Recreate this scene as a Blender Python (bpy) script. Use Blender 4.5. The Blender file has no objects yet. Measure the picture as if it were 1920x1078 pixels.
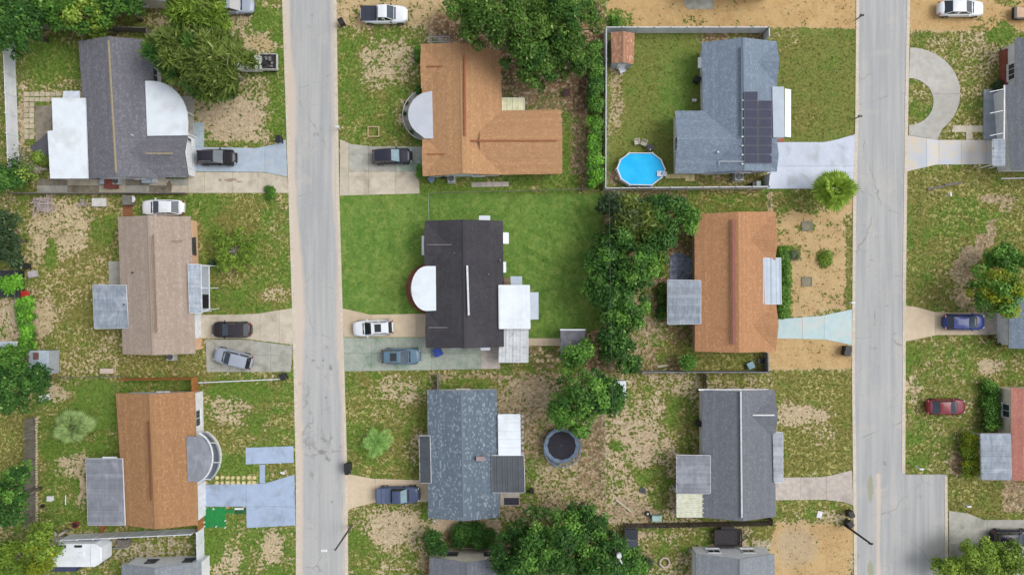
import bpy, math, random
import numpy as np
from mathutils import Vector
SC = bpy.context.scene
COL = SC.collection
R = math.radians
rnd = random.Random(7)

# ------------------------------------------------------------------ camera
CAMH = 80.0                 # drone height in metres, looking straight down; 16 photo pixels = 1 m on the ground
cd = bpy.data.cameras.new('camera'); cam = bpy.data.objects.new('camera', cd); COL.objects.link(cam)
cam.location = (0, 0, CAMH); cam.rotation_euler = (0, 0, 0)
cd.sensor_width = 36; cd.lens = 24.0; cd.clip_start = 0.5; cd.clip_end = 4000
SC.camera = cam
# ------------------------------------------------------------------ world, sun, exposure
SUN_EL, SUN_AZ = 50.0, 78.0     # azimuth clockwise from north (picture up)
world = bpy.data.worlds.new('World'); SC.world = world; world.use_nodes = True
wn, wl = world.node_tree.nodes, world.node_tree.links
wn.clear()
sky = wn.new('ShaderNodeTexSky'); sky.sky_type = 'NISHITA'; sky.sun_disc = False
sky.sun_elevation = R(SUN_EL); sky.sun_rotation = R(SUN_AZ); sky.air_density = 1.0; sky.dust_density = 2.5
hs = wn.new('ShaderNodeHueSaturation'); hs.inputs['Saturation'].default_value = 0.22
bg = wn.new('ShaderNodeBackground'); bg.inputs['Strength'].default_value = 0.14
wo = wn.new('ShaderNodeOutputWorld')
wl.new(sky.outputs[0], hs.inputs['Color']); wl.new(hs.outputs[0], bg.inputs[0]); wl.new(bg.outputs[0], wo.inputs[0])
sd = bpy.data.lights.new('sun', 'SUN'); sd.energy = 1.05; sd.angle = R(34); sd.color = (1.0, 0.965, 0.91)
sun = bpy.data.objects.new('sun', sd); COL.objects.link(sun); sun.location = (0, 0, 60)
d = Vector((math.sin(R(SUN_AZ)) * math.cos(R(SUN_EL)), math.cos(R(SUN_AZ)) * math.cos(R(SUN_EL)), math.sin(R(SUN_EL))))
sun.rotation_euler = d.to_track_quat('Z', 'Y').to_euler()
SC.view_settings.view_transform = 'Standard'; SC.view_settings.look = 'None'
SC.view_settings.gamma = 1; SC.view_settings.use_curve_mapping = False
SC.view_settings.exposure = 0.45
SC.render.engine = 'CYCLES'
SC.cycles.use_denoising = True; SC.cycles.denoising_prefilter = 'ACCURATE'
SC.cycles.max_bounces = 5; SC.cycles.diffuse_bounces = 3; SC.cycles.glossy_bounces = 2; SC.cycles.transmission_bounces = 3
SC.cycles.caustics_reflective = False; SC.cycles.caustics_refractive = False

# ------------------------------------------------------------------ helpers
def W(px, py, h=0.0):
    s = (CAMH - h) / CAMH / 16.0
    return Vector(((px - 960) * s, (539 - py) * s, h))

def C(r, g, b, k=0.88):
    f = lambda v: ((v / 255) / 12.92 if v / 255 <= 0.04045 else ((v / 255 + 0.055) / 1.055) ** 2.4)
    return (f(r) * k, f(g) * k, f(b) * k, 1)

def N(nt, t, **kw):
    n = nt.nodes.new(t)
    for k, v in kw.items():
        if k.startswith('i_'):
            key = k[2:]
            n.inputs[int(key) if key.isdigit() else key].default_value = v
        else: setattr(n, k, v)
    return n

def newmat(name):
    m = bpy.data.materials.new(name); m.use_nodes = True
    nt = m.node_tree; b = nt.nodes['Principled BSDF']
    return m, nt, b

def mixc(nt, fac, a, b, mode='MIX'):
    n = nt.nodes.new('ShaderNodeMix'); n.data_type = 'RGBA'; n.blend_type = mode
    for s, v in ((0, fac), (6, a), (7, b)):
        if hasattr(v, 'links') or isinstance(v, bpy.types.NodeSocket): nt.links.new(v, n.inputs[s])
        else: n.inputs[s].default_value = v
    return n.outputs[2]

def ramp(nt, src, lo, hi, a=0.0, b=1.0, smooth=True):
    n = nt.nodes.new('ShaderNodeMapRange'); n.interpolation_type = 'SMOOTHSTEP' if smooth else 'LINEAR'
    nt.links.new(src, n.inputs[0])
    n.inputs[1].default_value = lo; n.inputs[2].default_value = hi
    n.inputs[3].default_value = a; n.inputs[4].default_value = b
    return n.outputs[0]

def mth(nt, op, a, b=None, c=None):
    n = nt.nodes.new('ShaderNodeMath'); n.operation = op
    for i, v in enumerate((a, b, c)):
        if v is None: continue
        if isinstance(v, bpy.types.NodeSocket): nt.links.new(v, n.inputs[i])
        else: n.inputs[i].default_value = v
    return n.outputs[0]

def noise(nt, vec, scale, detail=4, rough=0.55, dist=0.0):
    n = nt.nodes.new('ShaderNodeTexNoise'); n.inputs['Scale'].default_value = scale
    n.inputs['Detail'].default_value = detail; n.inputs['Roughness'].default_value = rough
    n.inputs['Distortion'].default_value = dist
    if vec is not None: nt.links.new(vec, n.inputs['Vector'])
    return n.outputs['Fac']

def wpos(nt):
    return nt.nodes.new('ShaderNodeNewGeometry').outputs['Position']

def scaled(nt, vec, s):
    n = nt.nodes.new('ShaderNodeMapping'); n.inputs['Scale'].default_value = s
    nt.links.new(vec, n.inputs[0]); return n.outputs[0]

MATS = {}
def M(name, col=None, rough=0.7, col2=None, scale=2.0, stain=None, stain_scale=0.5, stain_amt=0.5, bump=0.0, metal=0.0,
      coat=0.0, stretch=None, trans=0.0, objrand=0.0, spec=None):
    """plain surface with grain and wear"""
    if name in MATS: return MATS[name]
    m, nt, b = newmat(name)
    p = wpos(nt)
    if stretch: pv = scaled(nt, p, stretch)
    else: pv = p
    c2 = col2 or tuple(min(1, x * 0.82) for x in col[:3]) + (1,)
    n1 = noise(nt, pv, scale, 6, 0.65)
    out = mixc(nt, ramp(nt, n1, 0.35, 0.65), col, c2)
    if stain:
        n2 = noise(nt, p, stain_scale, 5, 0.6, 0.4)
        f = ramp(nt, n2, 0.48, 0.72, 0, stain_amt)
        out = mixc(nt, f, out, stain)
    if objrand:
        oi = nt.nodes.new('ShaderNodeObjectInfo')
        v = ramp(nt, oi.outputs['Random'], 0, 1, 1 - objrand, 1 + objrand * 0.6, False)
        hv = nt.nodes.new('ShaderNodeHueSaturation'); nt.links.new(v, hv.inputs['Value']); nt.links.new(out, hv.inputs['Color'])
        out = hv.outputs[0]
    nt.links.new(out, b.inputs['Base Color'])
    b.inputs['Roughness'].default_value = rough; b.inputs['Metallic'].default_value = metal
    if spec is not None: b.inputs['Specular IOR Level'].default_value = spec
    if coat: b.inputs['Coat Weight'].default_value = coat; b.inputs['Coat Roughness'].default_value = 0.08
    if bump:
        bn = nt.nodes.new('ShaderNodeBump'); bn.inputs['Strength'].default_value = bump; bn.inputs['Distance'].default_value = 0.02
        nt.links.new(noise(nt, p, scale * 6, 5, 0.7), bn.inputs['Height']); nt.links.new(bn.outputs[0], b.inputs['Normal'])
    MATS[name] = m
    return m

class MB:
    def __init__(s): s.v = []; s.f = []; s.m = []; s.uv = {}
    def add(s, vs, fs, mi=0):
        o = len(s.v); s.v += [tuple(x) for x in vs]
        for f in fs: s.f.append(tuple(i + o for i in f)); s.m.append(mi)
        return s
    def box(s, c, d, rz=0.0, mi=0, top=None):
        x, y, z = d[0] / 2, d[1] / 2, d[2] / 2
        tx, ty = (top or (1, 1))
        cs, sn = math.cos(rz), math.sin(rz); vs = []
        for k, (ax, ay) in ((-1, (x, y)), (1, (x * tx, y * ty))):
            for sx, sy in ((-1, -1), (1, -1), (1, 1), (-1, 1)):
                a, bb = sx * ax, sy * ay
                vs.append((c[0] + a * cs - bb * sn, c[1] + a * sn + bb * cs, c[2] + k * z))
        return s.add(vs, [(0, 3, 2, 1), (4, 5, 6, 7), (0, 1, 5, 4), (1, 2, 6, 5), (2, 3, 7, 6), (3, 0, 4, 7)], mi)
    def beam(s, p0, p1, w, h, mi=0):
        """box beam between two points, w across, h in height"""
        p0, p1 = Vector(p0), Vector(p1); dd = (p1 - p0)
        side = Vector((-dd.y, dd.x, 0))
        side = side.normalized() * (w / 2) if side.length > 1e-6 else Vector((w / 2, 0, 0))
        up = Vector((0, 0, h / 2))
        if abs(dd.z) > dd.xy.length: up = dd.cross(side).normalized() * (h / 2)
        vs = [p + a * side + b * up for p in (p0, p1) for a, b in ((-1, -1), (1, -1), (1, 1), (-1, 1))]
        return s.add(vs, [(0, 1, 2, 3), (7, 6, 5, 4), (0, 4, 5, 1), (1, 5, 6, 2), (2, 6, 7, 3), (3, 7, 4, 0)], mi)
    def tube(s, p0, p1, r0, r1=None, n=8, mi=0, caps=True):
        r1 = r0 if r1 is None else r1
        p0, p1 = Vector(p0), Vector(p1); ax = (p1 - p0).normalized()
        a = ax.orthogonal().normalized(); b = ax.cross(a)
        vs = []
        for p, r in ((p0, r0), (p1, r1)):
            for i in range(n):
                t = 2 * math.pi * i / n
                vs.append(p + (a * math.cos(t) + b * math.sin(t)) * r)
        fs = [(i, (i + 1) % n, n + (i + 1) % n, n + i) for i in range(n)]
        if caps: fs += [tuple(range(n))[::-1], tuple(range(n, 2 * n))]
        return s.add(vs, fs, mi)
    def prism(s, pts, z0, z1, mi=0, mside=None):
        n = len(pts)
        a = sum(pts[i][0] * pts[(i + 1) % n][1] - pts[(i + 1) % n][0] * pts[i][1] for i in range(n))
        if a < 0: pts = pts[::-1]
        vs = [(p[0], p[1], z0) for p in pts] + [(p[0], p[1], z1) for p in pts]
        s.add(vs, [tuple(range(n, 2 * n))], mi)
        o = len(s.v) - 2 * n
        s.f.append(tuple(range(o, o + n))[::-1]); s.m.append(mi)
        for i in range(n):
            j = (i + 1) % n
            s.f.append((o + i, o + j, o + n + j, o + n + i)); s.m.append(mi if mside is None else mside)
        return s
    def build(s, name, mats, parent=None, smooth=False, bevel=0.0):
        me = bpy.data.meshes.new(name)
        off = parent_loc(parent) if parent else Vector((0, 0, 0))
        me.from_pydata([(v[0] - off[0], v[1] - off[1], v[2] - off[2]) for v in s.v], [], s.f)
        for m in (mats if isinstance(mats, (list, tuple)) else [mats]): me.materials.append(m)
        me.polygons.foreach_set('material_index', s.m)
        if smooth: me.polygons.foreach_set('use_smooth', [True] * len(me.polygons))
        me.update()
        o = bpy.data.objects.new(name, me); COL.objects.link(o)
        if parent: o.parent = parent
        if bevel:
            bv = o.modifiers.new('bevel', 'BEVEL'); bv.width = bevel; bv.segments = 2; bv.limit_method = 'ANGLE'
        return o

def parent_loc(p):
    """world location of a thing; parts of a thing are built in world coordinates and moved to it"""
    l = Vector((0, 0, 0))
    while p is not None:
        l += p.location; p = p.parent
    return l

def thing(name, label, cat, loc=(0, 0, 0), rz=0.0, group=None):
    o = bpy.data.objects.new(name, None); COL.objects.link(o)
    o.location = loc; o.rotation_euler = (0, 0, rz); o.empty_display_size = 0.5
    o['label'] = label; o['category'] = cat
    if group: o['group'] = group
    return o
def tag(o, label, cat, group=None):
    o['label'] = label; o['category'] = cat
    if group: o['group'] = group
    return o
def part(name, parent):
    o = bpy.data.objects.new(name, None); COL.objects.link(o); o.parent = parent; return o
def lerp(a, b, t): return a + (b - a) * t
def bil(q, u, v):
    """q = TL TR BR BL; u to the right, v downwards"""
    return lerp(lerp(q[0], q[1], u), lerp(q[3], q[2], u), v)
def clip(poly, axis, val, keep_less):
    out = []
    n = len(poly)
    for i in range(n):
        a, b = poly[i], poly[(i + 1) % n]
        ia = (a[axis] <= val) == keep_less; ib = (b[axis] <= val) == keep_less
        if ia: out.append(a)
        if ia != ib:
            t = (val - a[axis]) / (b[axis] - a[axis])
            out.append((a[0] + (b[0] - a[0]) * t, a[1] + (b[1] - a[1]) * t))
    return out
NOGRASS = []     # photo-plan polygons (ground pixels) where no tufts grow
def pip(px, py, poly):
    inside = np.zeros(px.shape, bool); n = len(poly)
    for i in range(n):
        x0, y0 = poly[i]; x1, y1 = poly[(i + 1) % n]
        if y0 == y1: continue
        c = ((y0 > py) != (y1 > py)) & (px < (x1 - x0) * (py - y0) / (y1 - y0) + x0)
        inside ^= c
    return inside
def arc(cx, cy, rx, ry, a0, a1, n=16):
    return [(cx + rx * math.cos(R(a0 + (a1 - a0) * i / n)), cy - ry * math.sin(R(a0 + (a1 - a0) * i / n))) for i in range(n + 1)]

# ------------------------------------------------------------------ ground
def make_ground():
    # regions in ground pixels: (shape, values, softness)
    RG = [
     (('r', 35, 60, 150, 260), dict(green=.55, fresh=.45), 12), (('e', 95, 120, 50, 34), dict(green=.95, fresh=.8), 18),
     (('r', 36, 175, 48, 330), dict(green=.2, dark=.5), 6),
     (('r', 285, 10, 535, 275), dict(green=.42, fresh=.5), 12), (('e', 440, 225, 62, 42), dict(green=.12, pink=.7), 16),
     (('e', 385, 195, 30, 16), dict(green=.2, pink=.6), 12),
     (('r', 505, 25, 545, 270), dict(green=.75, fresh=.75), 14), (('e', 492, 45, 20, 18), dict(green=.95, fresh=.9), 8),
     (('e', 490, 88, 36, 12), dict(green=.2, orange=.5), 8), (('e', 430, 40, 40, 20), dict(green=.35, dark=.3), 12),
     (('r', 45, 370, 235, 705), dict(green=.5, fresh=.2, orange=.25), 12), (('e', 110, 430, 60, 60), dict(green=.25, orange=.2), 20),
     (('e', 190, 440, 26, 34), dict(green=.85, fresh=.6), 16), (('e', 97, 475, 14, 28), dict(green=.98, fresh=.9), 8),
     (('e', 155, 520, 60, 50), dict(green=.55, fresh=.05, orange=.5), 18), (('e', 75, 590, 25, 40), dict(green=.15, pink=.4), 14),
     (('e', 120, 640, 30, 30), dict(green=.7, fresh=.3), 14), (('e', 180, 590, 50, 30), dict(green=.75, fresh=.1), 14),
     (('r', 235, 664, 392, 708), dict(green=.6, fresh=.12, orange=.5), 8),
     (('r', 235, 366, 548, 592), dict(green=.92, fresh=.55), 8), (('e', 455, 400, 45, 35), dict(green=.85, fresh=.08, dark=.7), 18),
     (('e', 390, 385, 50, 20), dict(green=1, fresh=.8), 16), (('e', 440, 515, 24, 18), dict(green=.45, fresh=.05), 10), (('e', 515, 545, 35, 16), dict(green=.45, fresh=.2), 10),
     (('e', 374, 440, 8, 60), dict(green=.5, fresh=.2), 8), (('e', 522, 410, 22, 50), dict(green=.6, fresh=.5), 12),
     (('r', 78, 712, 225, 995), dict(green=.72, fresh=.6), 12), (('e', 110, 735, 26, 20), dict(green=.25, pink=.4), 10),
     (('e', 190, 755, 45, 38), dict(green=1, fresh=.75, lush=.3), 16), (('e', 140, 875, 30, 26), dict(green=.3, pink=.4), 12), (('e', 115, 840, 40, 20), dict(green=.95, fresh=.8), 12),
     (('e', 155, 925, 10, 35), dict(green=.2, pink=.5), 8),
     (('r', 235, 712, 372, 732), dict(green=.95, fresh=.6), 5),
     (('r', -40, 775, 50, 890), dict(green=.85, fresh=.15, orange=.3), 8), (('r', -60, 560, 40, 650), dict(green=.25, pink=.6), 8),
     (('r', 378, 715, 556, 900), dict(green=.66, fresh=.5), 8), (('e', 445, 732, 55, 18), dict(green=1, fresh=.8), 10), (('e', 420, 765, 40, 28), dict(green=.35, pink=.4), 14),
     (('e', 400, 815, 40, 22), dict(green=.6, fresh=.15, dark=.3), 14), (('e', 430, 870, 40, 20), dict(green=1, fresh=.8), 12),
     (('r', 380, 985, 556, 1090), dict(green=.6, fresh=.6), 8), (('e', 505, 1030, 22, 36), dict(green=.2, pink=.5), 12), (('e', 425, 1055, 25, 26), dict(green=.25, pink=.6), 12),
     (('e', 395, 1010, 22, 40), dict(green=.95, fresh=.9), 12), (('e', 440, 965, 25, 12), dict(green=.8, fresh=.5), 6),
     (('r', 60, 1005, 372, 1060), dict(green=.42, fresh=.3, grey=.5), 8), (('r', -40, 900, 75, 1090), dict(green=.45, fresh=.4, dark=.3), 10),
     # middle block
     (('r', 632, 45, 795, 272), dict(green=.7, fresh=.5), 8), (('e', 730, 115, 60, 42), dict(green=.3, fresh=.4), 20), (('e', 655, 110, 16, 60), dict(green=.98, fresh=.7), 14),
     (('e', 700, 190, 30, 25), dict(green=.95, fresh=.6), 14), (('e', 770, 205, 26, 30), dict(green=.3), 14), (('r', 632, -20, 850, 50), dict(green=.22, orange=.55), 12),
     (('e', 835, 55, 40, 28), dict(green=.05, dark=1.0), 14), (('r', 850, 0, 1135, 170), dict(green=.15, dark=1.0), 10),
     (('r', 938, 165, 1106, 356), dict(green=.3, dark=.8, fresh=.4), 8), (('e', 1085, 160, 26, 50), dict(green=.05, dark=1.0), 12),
     (('e', 1062, 270, 8, 60), dict(green=.95, fresh=.7), 6), (('e', 1078, 330, 24, 20), dict(green=.25, pink=.5), 8),
     (('r', 786, 326, 1090, 362), dict(green=.75, fresh=.6), 6),
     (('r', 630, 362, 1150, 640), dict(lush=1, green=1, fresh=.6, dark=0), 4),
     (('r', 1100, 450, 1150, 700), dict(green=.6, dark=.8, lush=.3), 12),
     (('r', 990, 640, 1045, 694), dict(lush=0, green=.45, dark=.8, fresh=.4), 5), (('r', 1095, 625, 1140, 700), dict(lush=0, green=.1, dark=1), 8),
     (('r', 645, 699, 806, 900), dict(green=.75, fresh=.35), 6), (('e', 750, 740, 50, 26), dict(green=.35, pink=.3), 16), (('e', 690, 835, 40, 50), dict(green=.97, fresh=.6), 16),
     (('e', 775, 840, 18, 40), dict(green=.45, fresh=.3), 10), (('e', 740, 775, 40, 20), dict(green=.6, dark=.2), 12),
     (('r', 650, 945, 812, 1090), dict(green=.5, fresh=.4), 8), (('e', 740, 990, 50, 30), dict(green=.15, pink=.7), 14), (('e', 680, 1040, 30, 40), dict(green=.75, fresh=.6), 16),
     (('r', 806, 699, 1136, 975), dict(green=.32, dark=.55, pink=.5, fresh=.3), 6), (('e', 1000, 745, 60, 30), dict(green=.2, dark=.4, pink=.6), 20),
     (('e', 880, 715, 60, 14), dict(green=.7, fresh=.5), 8), (('e', 1005, 900, 22, 50), dict(green=.55, fresh=.6), 14), (('e', 1060, 890, 60, 40), dict(green=.35, dark=.3, pink=.2), 20),
     (('e', 1105, 850, 30, 70), dict(green=.2, dark=.8), 14),
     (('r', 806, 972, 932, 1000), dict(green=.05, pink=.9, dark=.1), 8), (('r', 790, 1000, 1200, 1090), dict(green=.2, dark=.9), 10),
     # right block
     (('r', 1134, 58, 1318, 356), dict(green=1, fresh=.12, lush=.45), 4), (('e', 1152, 180, 16, 90), dict(green=.35, pink=.4, lush=0, dark=.35), 10),
     (('e', 1270, 170, 35, 80), dict(lush=.8, fresh=.5), 25), (('e', 1160, 330, 25, 24), dict(green=.3, dark=.7, lush=.0), 8),
     (('r', 1300, 322, 1440, 356), dict(green=.5, dark=.7, fresh=.15), 4), (('r', 1300, 62, 1440, 80), dict(green=.3, dark=1), 4),
     (('r', 1446, 55, 1606, 268), dict(green=.97, fresh=.15, lush=.35), 5), (('e', 1475, 80, 30, 25), dict(green=.6, lush=.1), 10), (('e', 1510, 220, 35, 25), dict(green=.8, fresh=.0, lush=.1), 18),
     (('r', 1138, -30, 1606, 53), dict(green=.06, orange=1), 4), (('e', 1155, 40, 25, 16), dict(green=.6, fresh=.6), 8), (('e', 1300, 35, 25, 12), dict(green=.4, orange=1), 8),
     (('r', 1704, -30, 1960, 60), dict(green=.0, orange=1), 5), (('e', 1890, 5, 30, 8), dict(green=.6), 6),
     (('r', 1704, 60, 1910, 262), dict(green=.55, fresh=.3), 6), (('e', 1850, 90, 35, 60), dict(green=.4, fresh=.25), 20), (('e', 1835, 210, 25, 22), dict(green=.95, fresh=.4), 12),
     (('r', 1704, 147, 1750, 236), dict(green=.6, fresh=.4), 4), (('e', 1885, 70, 30, 20), dict(green=.8, fresh=.8), 10),
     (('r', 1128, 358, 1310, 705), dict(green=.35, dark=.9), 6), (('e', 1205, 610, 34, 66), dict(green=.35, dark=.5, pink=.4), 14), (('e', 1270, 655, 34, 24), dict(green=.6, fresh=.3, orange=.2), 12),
     (('r', 1290, 366, 1440, 402), dict(green=.9, fresh=.5), 4), (('r', 1438, 360, 1602, 592), dict(green=.14, orange=.75), 5), (('e', 1490, 372, 50, 22), dict(green=.75, fresh=.4), 12),
     (('e', 1452, 420, 8, 20), dict(green=.5), 8), (('r', 1584, 400, 1600, 592), dict(green=.72, orange=.3, fresh=.2), 5), (('e', 1490, 470, 12, 14), dict(green=.7), 5), (('e', 1546, 482, 15, 18), dict(green=.6), 5), (('e', 1513, 424, 20, 8), dict(green=.6), 5),
     (('r', 1452, 460, 1482, 600), dict(green=.97, fresh=.7), 5), (('e', 1560, 590, 30, 12), dict(green=.6, orange=.3), 8),
     (('r', 1435, 632, 1602, 694), dict(green=.05, orange=.9), 5), (('r', 1300, 655, 1436, 698), dict(green=.75, fresh=.25), 5),
     (('r', 1310, 696, 1600, 895), dict(green=.82, fresh=.15), 8), (('e', 1500, 780, 55, 28), dict(green=.2, pink=.6), 20), (('e', 1520, 825, 50, 20), dict(green=.5), 12),
     (('r', 1318, 699, 1450, 730), dict(green=.5, fresh=.2), 5), (('r', 1456, 820, 1520, 892), dict(green=.95, fresh=.2), 10),
     (('r', 1134, 702, 1318, 985), dict(green=.38, pink=.7, fresh=.35), 6), (('e', 1210, 725, 55, 30), dict(green=.5), 16), (('e', 1205, 875, 22, 34), dict(green=.95, fresh=.5), 10),
     (('e', 1262, 770, 12, 34), dict(green=.95, fresh=.6), 8), (('e', 1163, 838, 20, 10), dict(green=.95, fresh=.8), 5), (('e', 1200, 830, 40, 40), dict(green=.25, pink=.8), 12), (('e', 1235, 920, 14, 60), dict(green=.7, fresh=.5), 8),
     (('e', 1190, 960, 50, 20), dict(green=.2, dark=.5), 10), (('e', 1290, 800, 26, 50), dict(green=.65, dark=.2), 12),
     (('r', 1454, 938, 1602, 985), dict(green=.7, fresh=.35), 6), (('e', 1570, 970, 25, 12), dict(green=.35, pink=.6), 8), (('r', 1450, 984, 1602, 1090), dict(green=.05, orange=.9), 10),
     (('e', 1495, 1030, 34, 42), dict(green=.08, grey=.35, orange=.75), 18), (('r', 1410, 984, 1455, 1012), dict(green=.8, fresh=.1), 8), (('e', 1420, 1020, 30, 10), dict(green=.3, grey=.6), 6),
     (('r', 1190, 992, 1412, 1090), dict(green=.4, pink=.5), 8), (('e', 1230, 1035, 26, 20), dict(green=.8, fresh=.5), 10), (('e', 1210, 1055, 14, 20), dict(green=.3, dark=.9), 8), (('e', 1290, 1015, 30, 18), dict(green=.7, fresh=.5), 10),
     (('r', 1698, 316, 1960, 582), dict(green=.75, fresh=.3), 6), (('e', 1810, 405, 60, 30), dict(green=1, fresh=.55), 20), (('e', 1735, 470, 40, 70), dict(green=.8, fresh=.45), 20), (('e', 1740, 350, 50, 20), dict(green=.7, fresh=.1), 14),
     (('e', 1870, 372, 45, 8), dict(green=.2, dark=.6, pink=.3), 6), (('e', 1888, 395, 14, 22), dict(green=.1, dark=.4, pink=.4), 6), (('e', 1868, 425, 18, 18), dict(green=.1, dark=.6, pink=.4), 6),
     (('e', 1845, 450, 18, 16), dict(green=.1, dark=.6, pink=.4), 6), (('e', 1822, 478, 22, 18), dict(green=.15, dark=.4, pink=.6), 6), (('e', 1803, 510, 20, 26), dict(green=.15, dark=.6, pink=.4), 6),
     (('e', 1820, 555, 40, 26), dict(green=.3, dark=.5, pink=.4), 10), (('e', 1895, 440, 30, 50), dict(green=.8, dark=.3, fresh=.3), 14),
     (('r', 1698, 632, 1895, 892), dict(green=.62, fresh=.4), 8), (('e', 1715, 668, 22, 18), dict(green=.95, fresh=.6), 8), (('e', 1720, 840, 30, 36), dict(green=.95, fresh=.6), 14), (('e', 1855, 680, 20, 15), dict(green=.2, pink=.7), 8),
     (('e', 1718, 735, 20, 20), dict(green=.3, pink=.5), 10), (('e', 1795, 870, 12, 24), dict(green=.05, dark=.9), 6), (('e', 1850, 650, 60, 14), dict(green=.85, fresh=.5), 10),
     (('r', 1778, 892, 1960, 975), dict(green=.85, fresh=.25), 6), (('e', 1898, 935, 26, 34), dict(green=.1, dark=.7), 10),
    ]
    names = ['green', 'fresh', 'orange', 'dark', 'lush', 'pink', 'grey']
    base = dict(green=.6, fresh=.4, orange=.1, dark=.15, lush=0., pink=.2, grey=0.)
    fine = 0.25
    xs = np.concatenate([[-2500, -900, -350, -150, -90], np.arange(-66, 66.01, fine), [90, 150, 350, 900, 2500]])
    ys = np.concatenate([[-2500, -900, -350, -120, -60], np.arange(-39, 39.01, fine), [60, 120, 350, 900, 2500]])
    X, Y = np.meshgrid(xs, ys)
    px = X * 16 + 960; py = 539 - Y * 16
    rs = np.random.RandomState(3)
    jx = np.zeros_like(px); jy = np.zeros_like(px)
    for k in range(14):
        fr = rs.uniform(.01, .16); th = rs.uniform(0, 6.28); ph = rs.uniform(0, 6.28, 2); am = 0.16 / (fr + .02)
        s = (px * math.cos(th) + py * math.sin(th)) * fr
        jx += np.sin(s + ph[0]) * am * .6; jy += np.sin(s * 1.1 + ph[1]) * am * .6
    A = {n: np.full(px.shape, base[n]) for n in names}
    for sh, vals, soft in RG:
        j = .35 if soft <= 6 else 1.5; soft = soft if soft <= 6 else soft * 1.7
        qx, qy = px + jx * j, py + jy * j
        if sh[0] == 'r':
            _, x0, y0, x1, y1 = sh
            dd = np.minimum(np.minimum(qx - x0, x1 - qx), np.minimum(qy - y0, y1 - qy))
        else:
            _, cx, cy, rx, ry = sh
            dd = (1 - np.sqrt(((qx - cx) / rx) ** 2 + ((qy - cy) / ry) ** 2)) * min(rx, ry)
        w = np.clip(dd / soft + .5, 0, 1); w = w * w * (3 - 2 * w)
        if sh[0] == 'r':
            for n in ('lush', 'pink', 'grey', 'dark', 'orange'):
                if n not in vals and sh[3] - sh[1] > 60 and sh[4] - sh[2] > 25: A[n] = A[n] * (1 - w) + base[n] * w
        for n, v in vals.items(): A[n] = A[n] * (1 - w) + v * w
    ny, nx = X.shape
    Z = np.zeros_like(X)
    v = np.stack([X, Y, Z], -1).reshape(-1, 3)
    i = np.arange(ny * nx).reshape(ny, nx)
    q = np.stack([i[:-1, :-1], i[:-1, 1:], i[1:, 1:], i[1:, :-1]], -1).reshape(-1, 4)
    o = np_mesh('ground', v, q)
    for n in names:
        at = o.data.attributes.new(n, 'FLOAT', 'POINT'); at.data.foreach_set('value', A[n].reshape(-1).astype(np.float32))
    # material
    m, nt, b = newmat('ground_soil_and_grass')
    p = wpos(nt)
    at = lambda n: N(nt, 'ShaderNodeAttribute', attribute_name=n).outputs['Fac']
    n_cl = noise(nt, p, 1.3, 3, .6, .4); n_sm = noise(nt, p, 3.2, 2, .55, .3); n_big = noise(nt, p, .16, 4, .6, .3); n_gr = noise(nt, p, 16, 3, .7)
    n_mid = noise(nt, p, .55, 5, .6, .5)
    mixn = mth(nt, 'ADD', mth(nt, 'MULTIPLY', n_cl, .42), mth(nt, 'MULTIPLY', n_sm, .58))
    thr = mth(nt, 'ADD', mixn, mth(nt, 'MULTIPLY', mth(nt, 'SUBTRACT', at('green'), .43), .38))
    thr = mth(nt, 'ADD', thr, mth(nt, 'MULTIPLY', mth(nt, 'SUBTRACT', n_mid, .5), .30))
    gmask = ramp(nt, thr, .462, .515)
    # bare soil
    bare = mixc(nt, ramp(nt, n_mid, .35, .65), C(214, 200, 164), C(196, 180, 144))
    bare = mixc(nt, at('pink'), bare, mixc(nt, ramp(nt, n_sm, .35, .65), C(214, 194, 168), C(200, 178, 150)))
    bare = mixc(nt, at('orange'), bare, mixc(nt, ramp(nt, n_mid, .35, .65), C(224, 190, 134), C(212, 174, 120)))
    bare = mixc(nt, at('grey'), bare, C(190, 184, 172))
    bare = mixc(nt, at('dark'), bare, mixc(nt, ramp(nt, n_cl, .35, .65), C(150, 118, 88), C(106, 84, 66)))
    bare = mixc(nt, ramp(nt, n_gr, .45, .75, 0, .25), bare, C(130, 106, 76))
    n_fl = noise(nt, p, 2.7, 2, .6, .8); n_dk = noise(nt, scaled(nt, p, (1.1, .9, 1)), 3.9, 2, .6, .5)
    bare = mixc(nt, mth(nt, 'MULTIPLY', ramp(nt, n_fl, .52, .60), ramp(nt, at('orange'), .2, .8, .5, .12)), bare, C(228, 214, 182))
    bare = mixc(nt, mth(nt, 'MULTIPLY', ramp(nt, n_dk, .62, .68), ramp(nt, at('orange'), .2, .8, .6, .3)), bare, C(126, 114, 68))
    # grass
    gx = noise(nt, p, 2.6, 5, .75, .4)
    ff = mth(nt, 'ADD', at('fresh'), mth(nt, 'MULTIPLY', mth(nt, 'SUBTRACT', n_mid, .5), 1.9))
    dry = mixc(nt, ramp(nt, gx, .35, .65), C(150, 142, 82), C(110, 112, 52))
    frs = mixc(nt, ramp(nt, gx, .35, .65), C(120, 146, 62), C(84, 118, 42))
    gr = mixc(nt, ramp(nt, ff, .15, .75), dry, frs)
    gr = mixc(nt, ramp(nt, n_sm, .50, .72, 0, .7), gr, C(70, 88, 34))
    fl_ = mth(nt, 'MULTIPLY', ramp(nt, n_fl, .54, .62), ramp(nt, ff, .2, 1.0, .75, .15))
    fl_ = mth(nt, 'MULTIPLY', fl_, ramp(nt, at('lush'), 0, .4, 1, .12)); fl_ = mth(nt, 'MULTIPLY', fl_, ramp(nt, n_big, .38, .6, .25, 1.15))
    gr = mixc(nt, fl_, gr, C(200, 192, 126))
    # mown lawn
    n_l = noise(nt, scaled(nt, p, (1, .8, 1)), .9, 7, .72, .5)
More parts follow.
